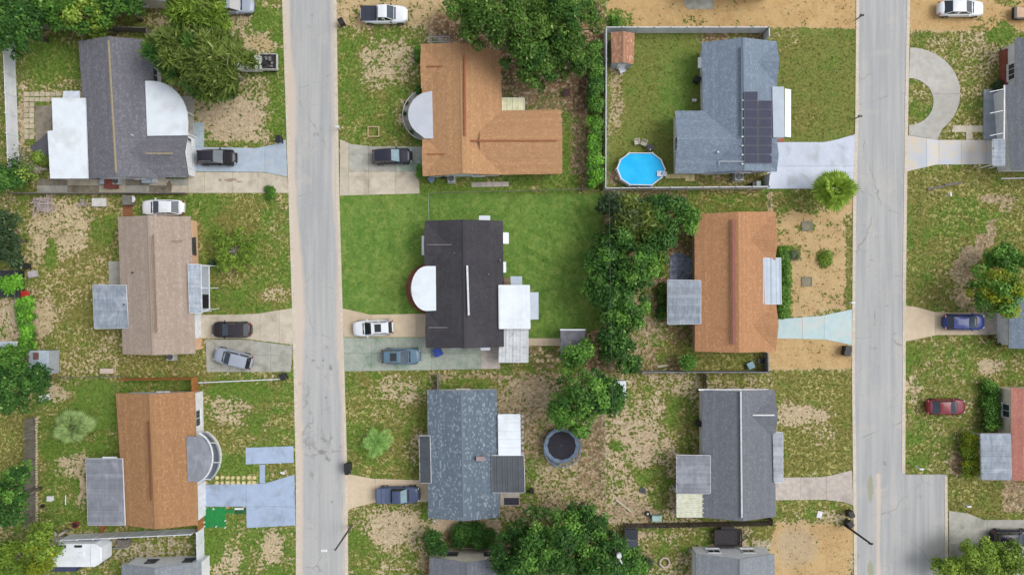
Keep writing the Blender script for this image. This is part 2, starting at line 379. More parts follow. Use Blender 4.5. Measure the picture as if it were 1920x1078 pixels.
    lw = mixc(nt, ramp(nt, n_l, .32, .68), C(132, 160, 78), C(100, 138, 58))
    lw = mixc(nt, ramp(nt, n_sm, .3, .7, 0, .45), lw, C(76, 116, 48))
    lw = mixc(nt, ramp(nt, n_big, .45, .7, 0, .4), lw, C(134, 152, 74))
    col = mixc(nt, gmask, bare, gr)
    lf = mth(nt, 'MULTIPLY', at('lush'), ramp(nt, ff, -.3, .5, .55, 1.0))
    lw = mixc(nt, mth(nt, 'MULTIPLY', ramp(nt, n_cl, .48, .66), .5), lw, C(150, 166, 88))
    lw = mixc(nt, ramp(nt, noise(nt, p, .75, 4, .65, .6), .52, .66, 0, .45), lw, C(80, 112, 48))
    col = mixc(nt, lf, col, lw)
    nt.links.new(col, b.inputs['Base Color']); b.inputs['Roughness'].default_value = .95
    b.inputs['Specular IOR Level'].default_value = .15
    bn = nt.nodes.new('ShaderNodeBump'); bn.inputs['Strength'].default_value = .7; bn.inputs['Distance'].default_value = .12
    nt.links.new(mth(nt, 'ADD', mth(nt, 'MULTIPLY', gmask, .5), mth(nt, 'ADD', n_sm, n_gr)), bn.inputs['Height']); nt.links.new(bn.outputs[0], b.inputs['Normal'])
    o.data.materials.append(m); o['kind'] = 'structure'
    o['label'] = 'sandy ground with patchy lawns between the houses'
    return A, xs, ys

def np_mesh(name, v, q, mat=None, parent=None, attr=None, link=True):
    me = bpy.data.meshes.new(name)
    k = q.shape[1]
    me.vertices.add(len(v)); me.vertices.foreach_set('co', np.ascontiguousarray(v, dtype=np.float32).reshape(-1))
    me.loops.add(q.size); me.loops.foreach_set('vertex_index', np.ascontiguousarray(q, dtype=np.int32).reshape(-1))
    me.polygons.add(len(q)); me.polygons.foreach_set('loop_start', np.arange(len(q), dtype=np.int32) * k)
    me.update(calc_edges=True)
    if mat: me.materials.append(mat)
    if attr is not None:
        at = me.attributes.new('tone', 'FLOAT', 'FACE'); at.data.foreach_set('value', attr.astype(np.float32))
    o = bpy.data.objects.new(name, me)
    if link: COL.objects.link(o)
    if parent: o.parent = parent
    return o
GA, GX, GY = make_ground()

# ------------------------------------------------------------------ roads, kerbs, drives
def interp(tbl, y):
    for (a, xa), (b, xb) in zip(tbl, tbl[1:]):
        if y <= b: return xa + (xb - xa) * (y - a) / (b - a)
    return tbl[-1][1]
LRW = [(-900, 512), (0, 529), (360, 541), (620, 549), (900, 555), (1078, 555), (1900, 556)]     # west kerb line of the left road
LRE = [(-900, 614), (0, 631), (360, 636), (700, 646), (900, 652), (1078, 653), (1900, 656)]
RRW = [(-900, 1612), (0, 1605), (250, 1603), (360, 1599), (700, 1597), (1078, 1601), (1900, 1608)]
RRE = [(-900, 1712), (0, 1706), (300, 1701), (560, 1698), (889, 1697)]
RRE2 = [(890, 1777), (1078, 1777), (1900, 1784)]

def asphalt():
    m, nt, b = newmat('worn_grey_asphalt')
    p = wpos(nt)
    n1 = noise(nt, scaled(nt, p, (1.5, .06, 1)), 1.0, 5, .65, .2)
    n2 = noise(nt, p, 14, 4, .7); n3 = noise(nt, p, .35, 5, .6, .5); n4 = noise(nt, p, 1.1, 6, .7, 1.0)
    c = mixc(nt, ramp(nt, n1, .35, .65), C(190, 190, 189), C(170, 172, 174))
    c = mixc(nt, ramp(nt, n2, .3, .7, 0, .35), c, C(150, 150, 150))
    c = mixc(nt, ramp(nt, n3, .5, .75, 0, .5), c, C(196, 192, 184))
    c = mixc(nt, ramp(nt, n4, .66, .78, 0, .45), c, C(140, 138, 134))
    # thin wandering cracks
    for sc, wd, st in ((.10, .003, .4), (.3, .003, .28)):
        vo = nt.nodes.new('ShaderNodeTexVoronoi'); vo.feature = 'DISTANCE_TO_EDGE'; vo.inputs['Scale'].default_value = sc
        wv = nt.nodes.new('ShaderNodeVectorMath'); wv.operation = 'ADD'
        nn = nt.nodes.new('ShaderNodeTexNoise'); nn.inputs['Scale'].default_value = .7; nn.inputs['Detail'].default_value = 5
        nt.links.new(p, nn.inputs[0]); nt.links.new(p, wv.inputs[0]); nt.links.new(nn.outputs['Color'], wv.inputs[1]); nt.links.new(wv.outputs[0], vo.inputs['Vector'])
        f = mth(nt, 'MULTIPLY', ramp(nt, vo.outputs['Distance'], wd, wd * 2.2, 1, 0), ramp(nt, n3, .45, .6, 0, st))
        c = mixc(nt, f, c, C(110, 108, 104))
    # worn dark scuffs
    n5 = noise(nt, scaled(nt, p, (1, .45, 1)), .62, 6, .75, .8)
    c = mixc(nt, ramp(nt, n5, .70, .76, 0, .55), c, C(120, 118, 118))
    du = N(nt, 'ShaderNodeAttribute', attribute_name='dust').outputs['Fac']
    df = mth(nt, 'ADD', du, mth(nt, 'MULTIPLY', mth(nt, 'SUBTRACT', n3, .5), .7))
    c = mixc(nt, ramp(nt, df, .3, .9, 0, .85), c, C(212, 196, 180))
    sa = N(nt, 'ShaderNodeAttribute', attribute_name='stain').outputs['Fac']; nst = noise(nt, p, 2.2, 5, .7, .5)
    sf = mth(nt, 'MULTIPLY', sa, ramp(nt, nst, .35, .6)); c = mixc(nt, ramp(nt, sf, .1, .7, 0, .65), c, C(112, 110, 110)); c = mixc(nt, ramp(nt, mth(nt, 'MULTIPLY', sa, -1.0), .1, .8, 0, .5), c, C(206, 206, 206))
    gt = N(nt, 'ShaderNodeAttribute', attribute_name='moss').outputs['Fac']
    gf = mth(nt, 'ADD', gt, mth(nt, 'MULTIPLY', mth(nt, 'SUBTRACT', n4, .5), .8))
    c = mixc(nt, ramp(nt, gf, .45, .9, 0, .65), c, C(150, 152, 112))
    nt.links.new(c, b.inputs['Base Color']); b.inputs['Roughness'].default_value = .9
    bn = nt.nodes.new('ShaderNodeBump'); bn.inputs['Strength'].default_value = .3; bn.inputs['Distance'].default_value = .01
    nt.links.new(n2, bn.inputs['Height']); nt.links.new(bn.outputs[0], b.inputs['Normal'])
    return m
ASPH = asphalt()

STAINS = [(577, 53, 9, 6, 1), (585, 31, 7, 5, .8), (571, 248, 16, 14, -1.4), (593, 252, 10, 8, .9), (590, 236, 6, 5, .7), (602, 242, 6, 5, .7), (612, 652, 7, 6, .9), (588, 677, 8, 8, .8), (600, 688, 12, 9, .9), (606, 674, 7, 7, .8), (620, 690, 5, 12, 1.1), (612, 705, 5, 9, 1.1), (563, 718, 8, 5, .9), (605, 846, 14, 12, 1.0), (614, 860, 10, 9, 1.1), (608, 824, 8, 9, .8), (612, 745, 4, 5, 1), (612, 756, 4, 4, 1), (579, 972, 4, 4, 1.3), (622, 939, 4, 4, 1.2), (1632, 490, 12, 5, .8), (1633, 486, 5, 16, .8), (1640, 600, 5, 40, .6), (1636, 652, 22, 6, .6), (1657, 868, 7, 6, 1.2), (1608, 1042, 5, 5, 1.3), (1723, 931, 9, 8, .7), (1663, 572, 8, 5, .8), (585, 385, 12, 5, .6), (582, 457, 14, 5, .6), (600, 1070, 10, 8, .8), (1600, 420, 4, 40, .5)]
def road(name, west, east, y0, y1, z, dustf, label):
    ny = int((y1 - y0) / 5) + 1; nx = 65
    v = []; du = []; mo = []; st = []
    for j in range(ny):
        y = y0 + (y1 - y0) * j / (ny - 1); xw, xe = interp(west, y), interp(east, y)
        for i in range(nx):
            x = xw + (xe - xw) * i / (nx - 1); p = W(x, y); v.append((p.x, p.y, z))
            a, bb = dustf(x, y, x - xw, xe - x); du.append(a); mo.append(bb); st.append(max([0] + [s_[4] * max(0, 1 - math.hypot((x - s_[0]) / s_[2], (y - s_[1]) / s_[3])) for s_ in STAINS]))
    v = np.array(v); i = np.arange(ny * nx).reshape(ny, nx)
    q = np.stack([i[:-1, :-1], i[1:, :-1], i[1:, 1:], i[:-1, 1:]], -1).reshape(-1, 4)
    o = np_mesh(name, v, q, ASPH)
    for n, a in (('dust', du), ('moss', mo), ('stain', st)):
        at = o.data.attributes.new(n, 'FLOAT', 'POINT'); at.data.foreach_set('value', np.array(a, np.float32))
    o['kind'] = 'structure'; o['label'] = label
    ya, yb = max(y0, -40), min(y1, 1120)
    NOGRASS.append([(interp(west, y), y) for y in np.linspace(ya, yb, 20)] + [(interp(east, y), y) for y in np.linspace(yb, ya, 20)])
    return o
def bl(x, c, w): return max(0., 1 - abs(x - c) / w)
def dustL(x, y, dw, de):
    ww = 10 + 12 * bl(y, 180, 130) + 18 * bl(y, 560, 220); we = 9 + 8 * bl(y, 330, 120) + 8 * bl(y, 620, 120)
    return max(0, 1 - dw / (ww + 10)) * 1.7 + max(0, 1 - de / (we + 6)) * 1.4, 0
def dustR(x, y, dw, de):
    d = max(0, 1 - dw / 9) + max(0, 1 - de / 11)
    mo = 0
    if y > 885:
        d = max(0, 1 - dw / 8) + .95 * bl(x, 1647, 9) + bl(de, 0, 10) * .5; mo = bl(x, 1632, 11) * (bl(y, 915, 50) + bl(y, 1068, 34)) * 1.5
    return d, mo
road('street', LRW, LRE, -900, 1900, .030, dustL, 'long pale grey street running down the left half, with sandy edges')
road('street', RRW, RRE, -900, 889, .030, dustR, 'pale grey street on the right beside the curved loop drive')
road('street', RRW, [(889, 1775), (1078, 1777), (1900, 1784)], 889, 1900, .030, dustR, 'wider stretch of the right street past the side turning')

KERB = M('kerb_concrete', C(216, 206, 190), .9, C(202, 190, 174), 3, C(178, 170, 154), .8, .4, bump=.3)
def kerb(tbl, y0, y1, side, label):
    """flush gutter kerb in 3 m stones along a road edge; side -1 = lies west of the line"""
    root = bpy.data.objects.new('kerb', None); COL.objects.link(root); root['kind'] = 'structure'; root['label'] = label
    y = y0
    while y < y1:
        ye = min(y + 48, y1); g = .25
        xa, xb = interp(tbl, y), interp(tbl, ye - g)
        w = 6
        mb = MB(); jj = rnd.uniform(-.6, .6)
        pts = [(xa, y), (xb, ye - g), (xb + side * (w + jj), ye - g), (xa + side * (w + jj), y)]
        P = [W(*p) for p in pts]
        mb.prism([(p.x, p.y) for p in P], -.15, .055 + rnd.uniform(0, .008)); mb.build('kerb_stone', KERB, root)
        y = ye
    NOGRASS.append([(interp(tbl, y0), y0), (interp(tbl, y1), y1), (interp(tbl, y1) + side * 7, y1), (interp(tbl, y0) + side * 7, y0)])
kerb(LRW, -60, 1140, 1, 'tan concrete kerb along the west edge of the left street')
kerb(LRE, -60, 1140, -1, 'tan concrete kerb along the east edge of the left street')
kerb(RRW, -60, 1140, 1, 'tan concrete kerb along the west edge of the right street')
kerb(RRE, -60, 886, -1, 'tan concrete kerb along the east edge of the right street')
kerb([(890, 1776), (1140, 1778)], 892, 1140, -1, 'pale kerb along the widened street by the lower right corner')

def paving(name, label, poly, mats, xs=(), ys=(), z=.045, gap=.2, thick=.15, matf=None):
    """concrete laid in panels with open joints: each panel is an object"""
    root = bpy.data.objects.new(name, None); COL.objects.link(root); root['kind'] = 'structure'; root['label'] = label
    NOGRASS.append(poly)
    X = [-9999] + list(xs) + [9999]; Y = [-9999] + list(ys) + [9999]
    k = 0
    for i in range(len(X) - 1):
        for j in range(len(Y) - 1):
            q = poly
            for ax, v, kl in ((0, X[i] + gap, False), (0, X[i + 1] - gap, True), (1, Y[j] + gap, False), (1, Y[j + 1] - gap, True)):
                if abs(v) < 9000: q = clip(q, ax, v, kl)
                if len(q) < 3: break
            if len(q) < 3: continue
            cx = sum(a for a, b in q) / len(q); cy = sum(b for a, b in q) / len(q)
            mt = matf(cx, cy) if matf else (mats[k % len(mats)] if isinstance(mats, list) else mats)
            k += 1
            P = [W(a, b) for a, b in q]
            mb = MB(); mb.prism([(p.x, p.y) for p in P], z - thick, z + rnd.uniform(0, .006)); mb.build('concrete_panel', mt, root)
    return root
def conc(name, c, c2, st, sa=.5, ss=.5, sc=1.2): return M(name, c, .9, c2, sc, st, ss, min(.9, sa * 1.4), bump=.25, objrand=.09)
cTan = conc('tan_concrete', C(206, 196, 178), C(192, 182, 164), C(160, 148, 128))
cTan2 = conc('smooth_tan_concrete', C(212, 194, 168), C(203, 184, 158), C(190, 172, 150), .3)
cGrey = conc('grey_concrete', C(184, 182, 172), C(168, 167, 158), C(134, 136, 120), .6)
cMoss = conc('mossy_concrete', C(176, 182, 170), C(158, 168, 155), C(120, 146, 128), .75, .45, 2.2)
cBlue = conc('blue_grey_painted_concrete', C(178, 192, 206), C(166, 180, 196), C(186, 190, 190), .5)
cBlue2 = conc('pale_blue_painted_concrete', C(172, 190, 216), C(164, 182, 208), C(146, 158, 176), .7)
cWhite = conc('white_painted_concrete', C(214, 222, 238), C(206, 214, 230), C(184, 190, 198), .6)
cTeal = conc('teal_painted_concrete', C(180, 206, 210), C(194, 212, 214), C(210, 206, 196), .75, .35)
cPatch = conc('mottled_worn_concrete', C(218, 206, 184), C(206, 206, 210), C(190, 202, 218), .6, .3)
cRough = conc('weathered_concrete', C(204, 194, 184), C(186, 176, 168), C(158, 150, 144), .6, .5, 2)
cLoop = conc('loop_concrete', C(190, 188, 180), C(178, 175, 168), C(205, 203, 198), .5, .3)
cDark = conc('stained_concrete', C(150, 142, 126), C(128, 120, 104), C(90, 84, 70), .6, .5, 2)
paving('driveway', 'blue-grey painted drive under the black car at upper left', [(365, 276), (480, 278), (512, 272), (536, 262), (539, 332), (495, 323), (365, 322)], cBlue, [430, 497], [])
paving('driveway', 'plain tan concrete strip below the blue-grey painted drive', [(353, 323), (495, 324), (539, 333), (541, 362), (353, 362)], cTan, [384, 436, 484, 510], [])
paving('side_path', 'stained concrete path along the bottom wall of the grey-roofed house', [(70, 336), (352, 336), (352, 362), (70, 362)], [cDark, cGrey, cTan], [127, 186, 236, 280, 322], [348])
paving('driveway', 'tan drive under the black car at the beige-roofed house', [(372, 590), (424, 590), (484, 588), (520, 582), (548, 578), (550, 646), (500, 640), (452, 634), (372, 634)], cTan, [488, 524], [])
paving('parking_pad', 'grey concrete pad under the silver car', [(386, 636), (452, 636), (500, 642), (549, 648), (545, 697), (388, 697)], cGrey, [430, 468, 508], [666])
paving('driveway', 'pale blue painted drive at the lower left orange-roofed house', [(381, 908), (487, 906), (497, 906), (552, 889), (554, 984), (463, 989), (462, 949), (381, 949)], cBlue2, [462], [949])
paving('parking_pad', 'pale blue painted pad beside the left street', [(461, 839), (550, 836), (551, 867), (461, 870)], cBlue2, [], [])
paving('path', 'narrow pale blue path joining the pad and the drive', [(487, 870.5), (497, 870.5), (497, 905), (487, 905.5)], cBlue2)
paving('driveway', 'tan and grey drive under the dark car by the L-shaped orange roof', [(638, 262), (660, 271), (700, 275), (793, 275), (792, 320), (785, 333), (787, 363), (637, 367)], cTan, [654, 691, 742], [322], matf=lambda x, y: cMoss if x > 745 and y < 320 else (cGrey if x > 650 and y < 320 else cTan))
paving('driveway', 'tan drive under the white car at the black-roofed house', [(640, 578), (652, 580), (694, 590), (800, 588), (800, 632), (645, 632)], cTan2, [696, 780], [])
paving('parking_pad', 'mossy green-grey concrete pad under the blue estate car', [(644, 633), (800, 633), (820, 648), (935, 650), (938, 691), (646, 696)], cMoss, [696, 745, 809, 902], [662], matf=lambda x, y: cRough if x > 902 else cMoss)
paving('driveway', 'tan drive under the navy pickup', [(652, 888), (700, 897), (803, 900), (803, 940), (704, 941), (652, 954)], cTan2, [704], [])
paving('driveway', 'wide white painted drive by the solar panel roof', [(1450, 267), (1545, 267), (1570, 262), (1604, 252), (1602, 354), (1438, 354), (1438, 324), (1450, 322)], cWhite, [], [312])
paving('driveway', 'teal painted drive at the right orange-roofed house', [(1440, 600), (1540, 592), (1597, 580), (1597, 647), (1575, 642), (1545, 636), (1440, 634)], cTeal, [1504, 1545], [])
paving('driveway', 'weathered pinkish concrete drive by the dark grey roof', [(1450, 895), (1540, 894), (1562, 890), (1597, 881), (1600, 947), (1580, 940), (1545, 936), (1450, 937)], cRough, [1500, 1549], [])
paving('driveway', 'curved grey loop drive beside the right street', arc(1706, 176, 94, 86, 90, -50, 20) + [(1757, 262), (1704, 254), (1704, 236)] + arc(1704, 191, 46, 44, -90, 90, 14) , cLoop, [], [176])
paving('driveway', 'patchy tan and pale blue drive below the loop', [(1700, 254), (1760, 263), (1882, 263), (1882, 308), (1755, 309), (1700, 322)], cPatch, [1737, 1760, 1802, 1850], [])
paving('path', 'short concrete path above the patchy drive', [(1787, 236), (1846, 236), (1846, 248), (1823, 248), (1823, 262), (1811, 262), (1811, 248), (1784, 248)], cTan, [1811, 1823], [])
paving('driveway', 'tan drive under the bright blue car', [(1697, 573), (1720, 576), (1752, 585), (1880, 586), (1880, 627), (1756, 628), (1698, 640)], cTan2, [1753, 1834], [], matf=lambda x, y: cRough if x > 1830 else cTan2)
paving('driveway', 'grey-blue drive at the lower right corner', [(1779, 957), (1815, 962), (1845, 974), (1960, 974), (1960, 1110), (1779, 1110)], cGrey, [1850], [1020])
paving('patio', 'small grey concrete patio beside the white patio roof', [(65, 200), (100, 198), (100, 268), (68, 268)], cDark, [], [])
paving('patio', 'dark stained concrete behind the beige-roofed house', [(204, 490), (230, 490), (230, 536), (205, 536)], cGrey)
paving('patio', 'bluish sheeted slab behind the right orange-roofed house', [(1257, 480), (1266, 474), (1282, 476), (1302, 490), (1302, 526), (1255, 526)], conc('bluish_slab', C(140, 152, 172), C(98, 108, 126), C(180, 190, 205), .7, .8, 2.0))
paving('patio', 'small tan step pad by the back door mat', [(938, 924), (974, 924), (974, 947), (938, 947)], cRough)
paving('path', 'cream concrete path beside the small shed', [(990, 634), (1050, 634), (1050, 648), (990, 648)], cTan2, [1020])
paving('slab', 'grey broken slab at the top edge of the sandy plot', [(1282, -10), (1338, -10), (1338, 18), (1290, 18), (1282, 8)], cGrey, [1310])
paving('path', 'narrow walk below the L-shaped orange roof', [(884, 342), (954, 341), (954, 350), (884, 351)], cRough, [900, 912, 926, 940])

# loose pavers, each its own piece of a laid path
PAV = M('pale_paver', C(206, 194, 170), .9, C(184, 172, 148), 4, C(150, 140, 110), 1.5, .5, bump=.4, objrand=.12)
PAVY = M('cream_flagstone', C(222, 206, 158), .9, C(205, 188, 140), 4, bump=.3, objrand=.1)
def paver_set(name, label, cells, mat, z=.06, jitter=.3, irregular=0.0):
    root = bpy.data.objects.new(name, None); COL.objects.link(root); root['kind'] = 'structure'; root['label'] = label
    for (x, y, w, h) in cells:
        a = rnd.uniform(-.06, .06); mb = MB()
        if irregular:
            n = 6; pts = [(x + w / 2 * math.cos(2 * math.pi * i / n + a) * rnd.uniform(.75, 1.15), y + h / 2 * math.sin(2 * math.pi * i / n + a) * rnd.uniform(.75, 1.15)) for i in range(n)]
        else:
            c = [(-w / 2, -h / 2), (w / 2, -h / 2), (w / 2, h / 2), (-w / 2, h / 2)]
            pts = [(x + u * math.cos(a) - v * math.sin(a) + rnd.uniform(-jitter, jitter), y + u * math.sin(a) + v * math.cos(a) + rnd.uniform(-jitter, jitter)) for u, v in c]
        P = [W(*p) for p in pts]; mb.prism([(p.x, p.y) for p in P], -.03, z + rnd.uniform(-.01, .012)); mb.build('paver', mat, root)
    return root
cells = [(x, y, 9, 8) for y in (177, 187) for x in range(50, 118, 10)] + [(x, y, 8.5, 8.5) for x in (50, 60) for y in range(197, 262, 10)]
paver_set('paver_path', 'square pale pavers round the corner patio at upper left', cells, PAV)
cells = [(x, y, 8, 8) for x in range(407, 486, 10) for y in (895, 904.5)]
paver_set('paver_path', 'double row of cream pavers along the pale blue drive', cells, PAVY, irregular=1)
cells = [(1013, 655, 7, 9), (1017, 661, 7, 7), (1028, 667, 15, 8), (1003, 664, 4, 6), (1008, 676, 9, 9), (1017, 676, 10, 9), (1028, 676, 8, 8), (1036, 675, 6, 7), (1046, 674, 8, 8)]
paver_set('stepping_stones', 'irregular cream stepping stones left of the small grey shed', cells, PAVY, irregular=1)
cells = [(1252 + i * 9.5, 331, 9, 8) for i in range(4)] + [(1289, 334, 8, 12), (1298, 334, 8, 12)]
paver_set('stepping_path', 'short cream slab path from the pool to the side wall', cells, PAVY, .08)

# ------------------------------------------------------------------ roof materials
def shingle(name, c1, c2, spots=None, spot_amt=.5, stain=None, stain_amt=.5, w=.20, h=.14):
    m, nt, b = newmat(name)
    uv = nt.nodes.new('ShaderNodeUVMap').outputs[0]
    br = nt.nodes.new('ShaderNodeTexBrick'); nt.links.new(uv, br.inputs['Vector'])
    br.inputs['Scale'].default_value = 1; br.inputs['Brick Width'].default_value = w; br.inputs['Row Height'].default_value = h
    br.inputs['Mortar Size'].default_value = .006; br.inputs['Mortar Smooth'].default_value = .5; br.inputs['Bias'].default_value = 0
    br.inputs['Color1'].default_value = (0, 0, 0, 1); br.inputs['Color2'].default_value = (1, 1, 1, 1); br.inputs['Mortar'].default_value = (0, 0, 0, 1)
    p = wpos(nt)
    sx = nt.nodes.new('ShaderNodeSeparateXYZ'); nt.links.new(uv, sx.inputs[0])
    row = mth(nt, 'FLOOR', mth(nt, 'DIVIDE', sx.outputs[1], h)); cu = mth(nt, 'FLOOR', mth(nt, 'ADD', mth(nt, 'DIVIDE', sx.outputs[0], w), mth(nt, 'MULTIPLY', mth(nt, 'MODULO', row, 2.0), .5)))
    cx = nt.nodes.new('ShaderNodeCombineXYZ'); nt.links.new(cu, cx.inputs[0]); nt.links.new(row, cx.inputs[1])
    wnz = nt.nodes.new('ShaderNodeTexWhiteNoise'); wnz.noise_dimensions = '2D'; nt.links.new(cx.outputs[0], wnz.inputs['Vector']); tab = wnz.outputs['Value']
    n1 = noise(nt, uv, 1.6, 4, .7, .4); n2 = noise(nt, uv, 9, 3, .8)
    f = mth(nt, 'ADD', mth(nt, 'MULTIPLY', tab, .5), mth(nt, 'MULTIPLY', n2, .7))
    c = mixc(nt, ramp(nt, f, .2, 1.05, .22, .78), c1, c2)
    n4 = noise(nt, scaled(nt, uv, (5, .5, 1)), 1.0, 4, .7); c = mixc(nt, ramp(nt, n4, .45, .75, 0, .3), c, tuple(x * .8 for x in c1[:3]) + (1,))
    if spots: c = mixc(nt, ramp(nt, mth(nt, 'ADD', tab, mth(nt, 'MULTIPLY', n2, .4)), .95, 1.1, 0, spot_amt * .7), c, spots)
    wr = nt.nodes.new('ShaderNodeTexWhiteNoise'); wr.noise_dimensions = '1D'; nt.links.new(mth(nt, 'FLOOR', mth(nt, 'DIVIDE', sx.outputs[1], h * 2)), wr.inputs['W'])
    c = mixc(nt, mth(nt, 'MULTIPLY', wr.outputs['Value'], .28), c, tuple(x * .72 for x in c1[:3]) + (1,))
    c = mixc(nt, ramp(nt, n1, .4, .7, 0, .16), c, tuple(x * .6 for x in c1[:3]) + (1,))
    if stain:
        n3 = noise(nt, scaled(nt, p, (1, .7, 1)), .35, 5, .6, .6)
        c = mixc(nt, ramp(nt, n3, .45, .7, 0, stain_amt), c, stain)
    c = mixc(nt, mth(nt, 'MULTIPLY', br.outputs['Fac'], .45), c, tuple(x * .4 for x in c1[:3]) + (1,))
    nt.links.new(c, b.inputs['Base Color']); b.inputs['Roughness'].default_value = .92
    bn = nt.nodes.new('ShaderNodeBump'); bn.inputs['Strength'].default_value = .8; bn.inputs['Distance'].default_value = .03
    nt.links.new(mth(nt, 'SUBTRACT', mth(nt, 'ADD', n2, mth(nt, 'MULTIPLY', tab, .6)), br.outputs['Fac']), bn.inputs['Height']); nt.links.new(bn.outputs[0], b.inputs['Normal'])
    return m
rGreyDk = shingle('dark_grey_shingles', C(104, 104, 112), C(140, 140, 150), C(164, 164, 172), .4, C(118, 116, 118), .3)
rBeige = shingle('beige_shingles', C(166, 148, 134), C(196, 180, 166), C(208, 194, 182), .4, C(158, 140, 124), .35)
rOrange = shingle('orange_brown_shingles', C(158, 114, 78), C(196, 150, 104), C(212, 174, 130), .4, C(166, 130, 90), .35)
rOrange2 = shingle('light_orange_shingles', C(182, 136, 98), C(216, 170, 122), C(228, 188, 144), .4, C(192, 152, 112), .35)
rRust = shingle('rust_shingles', C(178, 128, 92), C(212, 160, 114), C(224, 178, 134), .4, C(188, 142, 102), .35)
rBlue = shingle('blue_grey_shingles', C(116, 132, 150), C(150, 166, 184), C(172, 186, 202), .5, C(126, 140, 154), .4)
rBlack = shingle('black_shingles', C(60, 58, 64), C(76, 74, 80), C(90, 88, 94), .3, C(88, 86, 88), .4)
rMott = shingle('mottled_blue_black_shingles', C(92, 106, 120), C(130, 146, 160), C(186, 200, 210), .6, C(104, 118, 132), .3, .24, .17)
rGrey = shingle('mid_grey_shingles', C(108, 112, 122), C(138, 142, 150), C(156, 160, 168), .35, C(120, 124, 132), .4)
rGreyB = shingle('faded_blue_grey_shingles', C(128, 136, 146), C(160, 166, 172), C(178, 184, 188), .35, C(146, 148, 146), .5)
rRed = shingle('red_shingles', C(196, 128, 112), C(220, 154, 138), C(230, 174, 160), .4, C(160, 88, 74), .3)
def trimc(c): return M('trim_%02x%02x%02x' % tuple(int(x * 255) for x in c[:3]), c, .6)
tWhite = trimc(C(232, 234, 238)); tDark = trimc(C(70, 70, 76)); tBrown = trimc(C(150, 100, 66)); tGrey = trimc(C(170, 174, 180)); tTan = trimc(C(190, 172, 150)); tCream = trimc(C(226, 214, 196))
wWhite = M('white_stucco', C(228, 230, 234), .85, C(214, 216, 220), 2, C(190, 190, 186), .6, .3, bump=.3)
wPeach = M('peach_stucco', C(222, 182, 150), .85, C(212, 170, 138), 2, C(190, 150, 120), .6, .3, bump=.3)
wCream = M('cream_stucco', C(226, 216, 200), .85, C(214, 204, 188), 2, C(190, 180, 164), .6, .3, bump=.3)
wGrey = M('grey_stucco', C(170, 176, 184), .85, C(156, 162, 170), 2, bump=.3)
GLASS = M('window_glass', (.03, .04, .05, 1), .08, (.05, .06, .07, 1), 1.0, spec=.8)
DARK = M('black_plastic', (.018, .018, .02, 1), .5)
METAL_W = M('white_sheet_metal', C(230, 238, 246), .5, C(222, 230, 238), .9, C(200, 202, 202), .45, .5)
METAL_G = M('weathered_grey_sheet_metal', C(168, 178, 190), .6, C(140, 150, 164), 1.4, C(196, 204, 212), .8, .6, objrand=.13, stretch=(2.5, .6, 1))
METAL_G2 = M('mid_grey_sheet_metal', C(150, 154, 164), .6, C(134, 138, 148), 1.2, C(180, 184, 192), .6, .6, objrand=.12, stretch=(2.5, .6, 1))
METAL_D = M('charcoal_sheet_metal', C(84, 90, 98), .6, C(74, 80, 88), 1.2, objrand=.05)
METAL_L = M('pale_grey_sheet_metal', C(186, 198, 212), .55, C(176, 188, 202), .8, C(166, 176, 190), .5, .5, objrand=.03)
METAL_S = M('stained_white_sheet_metal', C(218, 222, 226), .6, C(204, 208, 212), 1.5, C(150, 152, 144), 1.4, .45, stretch=(.5, 2.5, 1), objrand=.05)
METAL_Y = M('yellowed_fibreglass', C(228, 224, 190), .6, C(214, 212, 172), 2, C(190, 186, 140), 1.5, .4, objrand=.06)
GALV = M('galvanised_steel', C(150, 152, 154), .45, metal=.6)

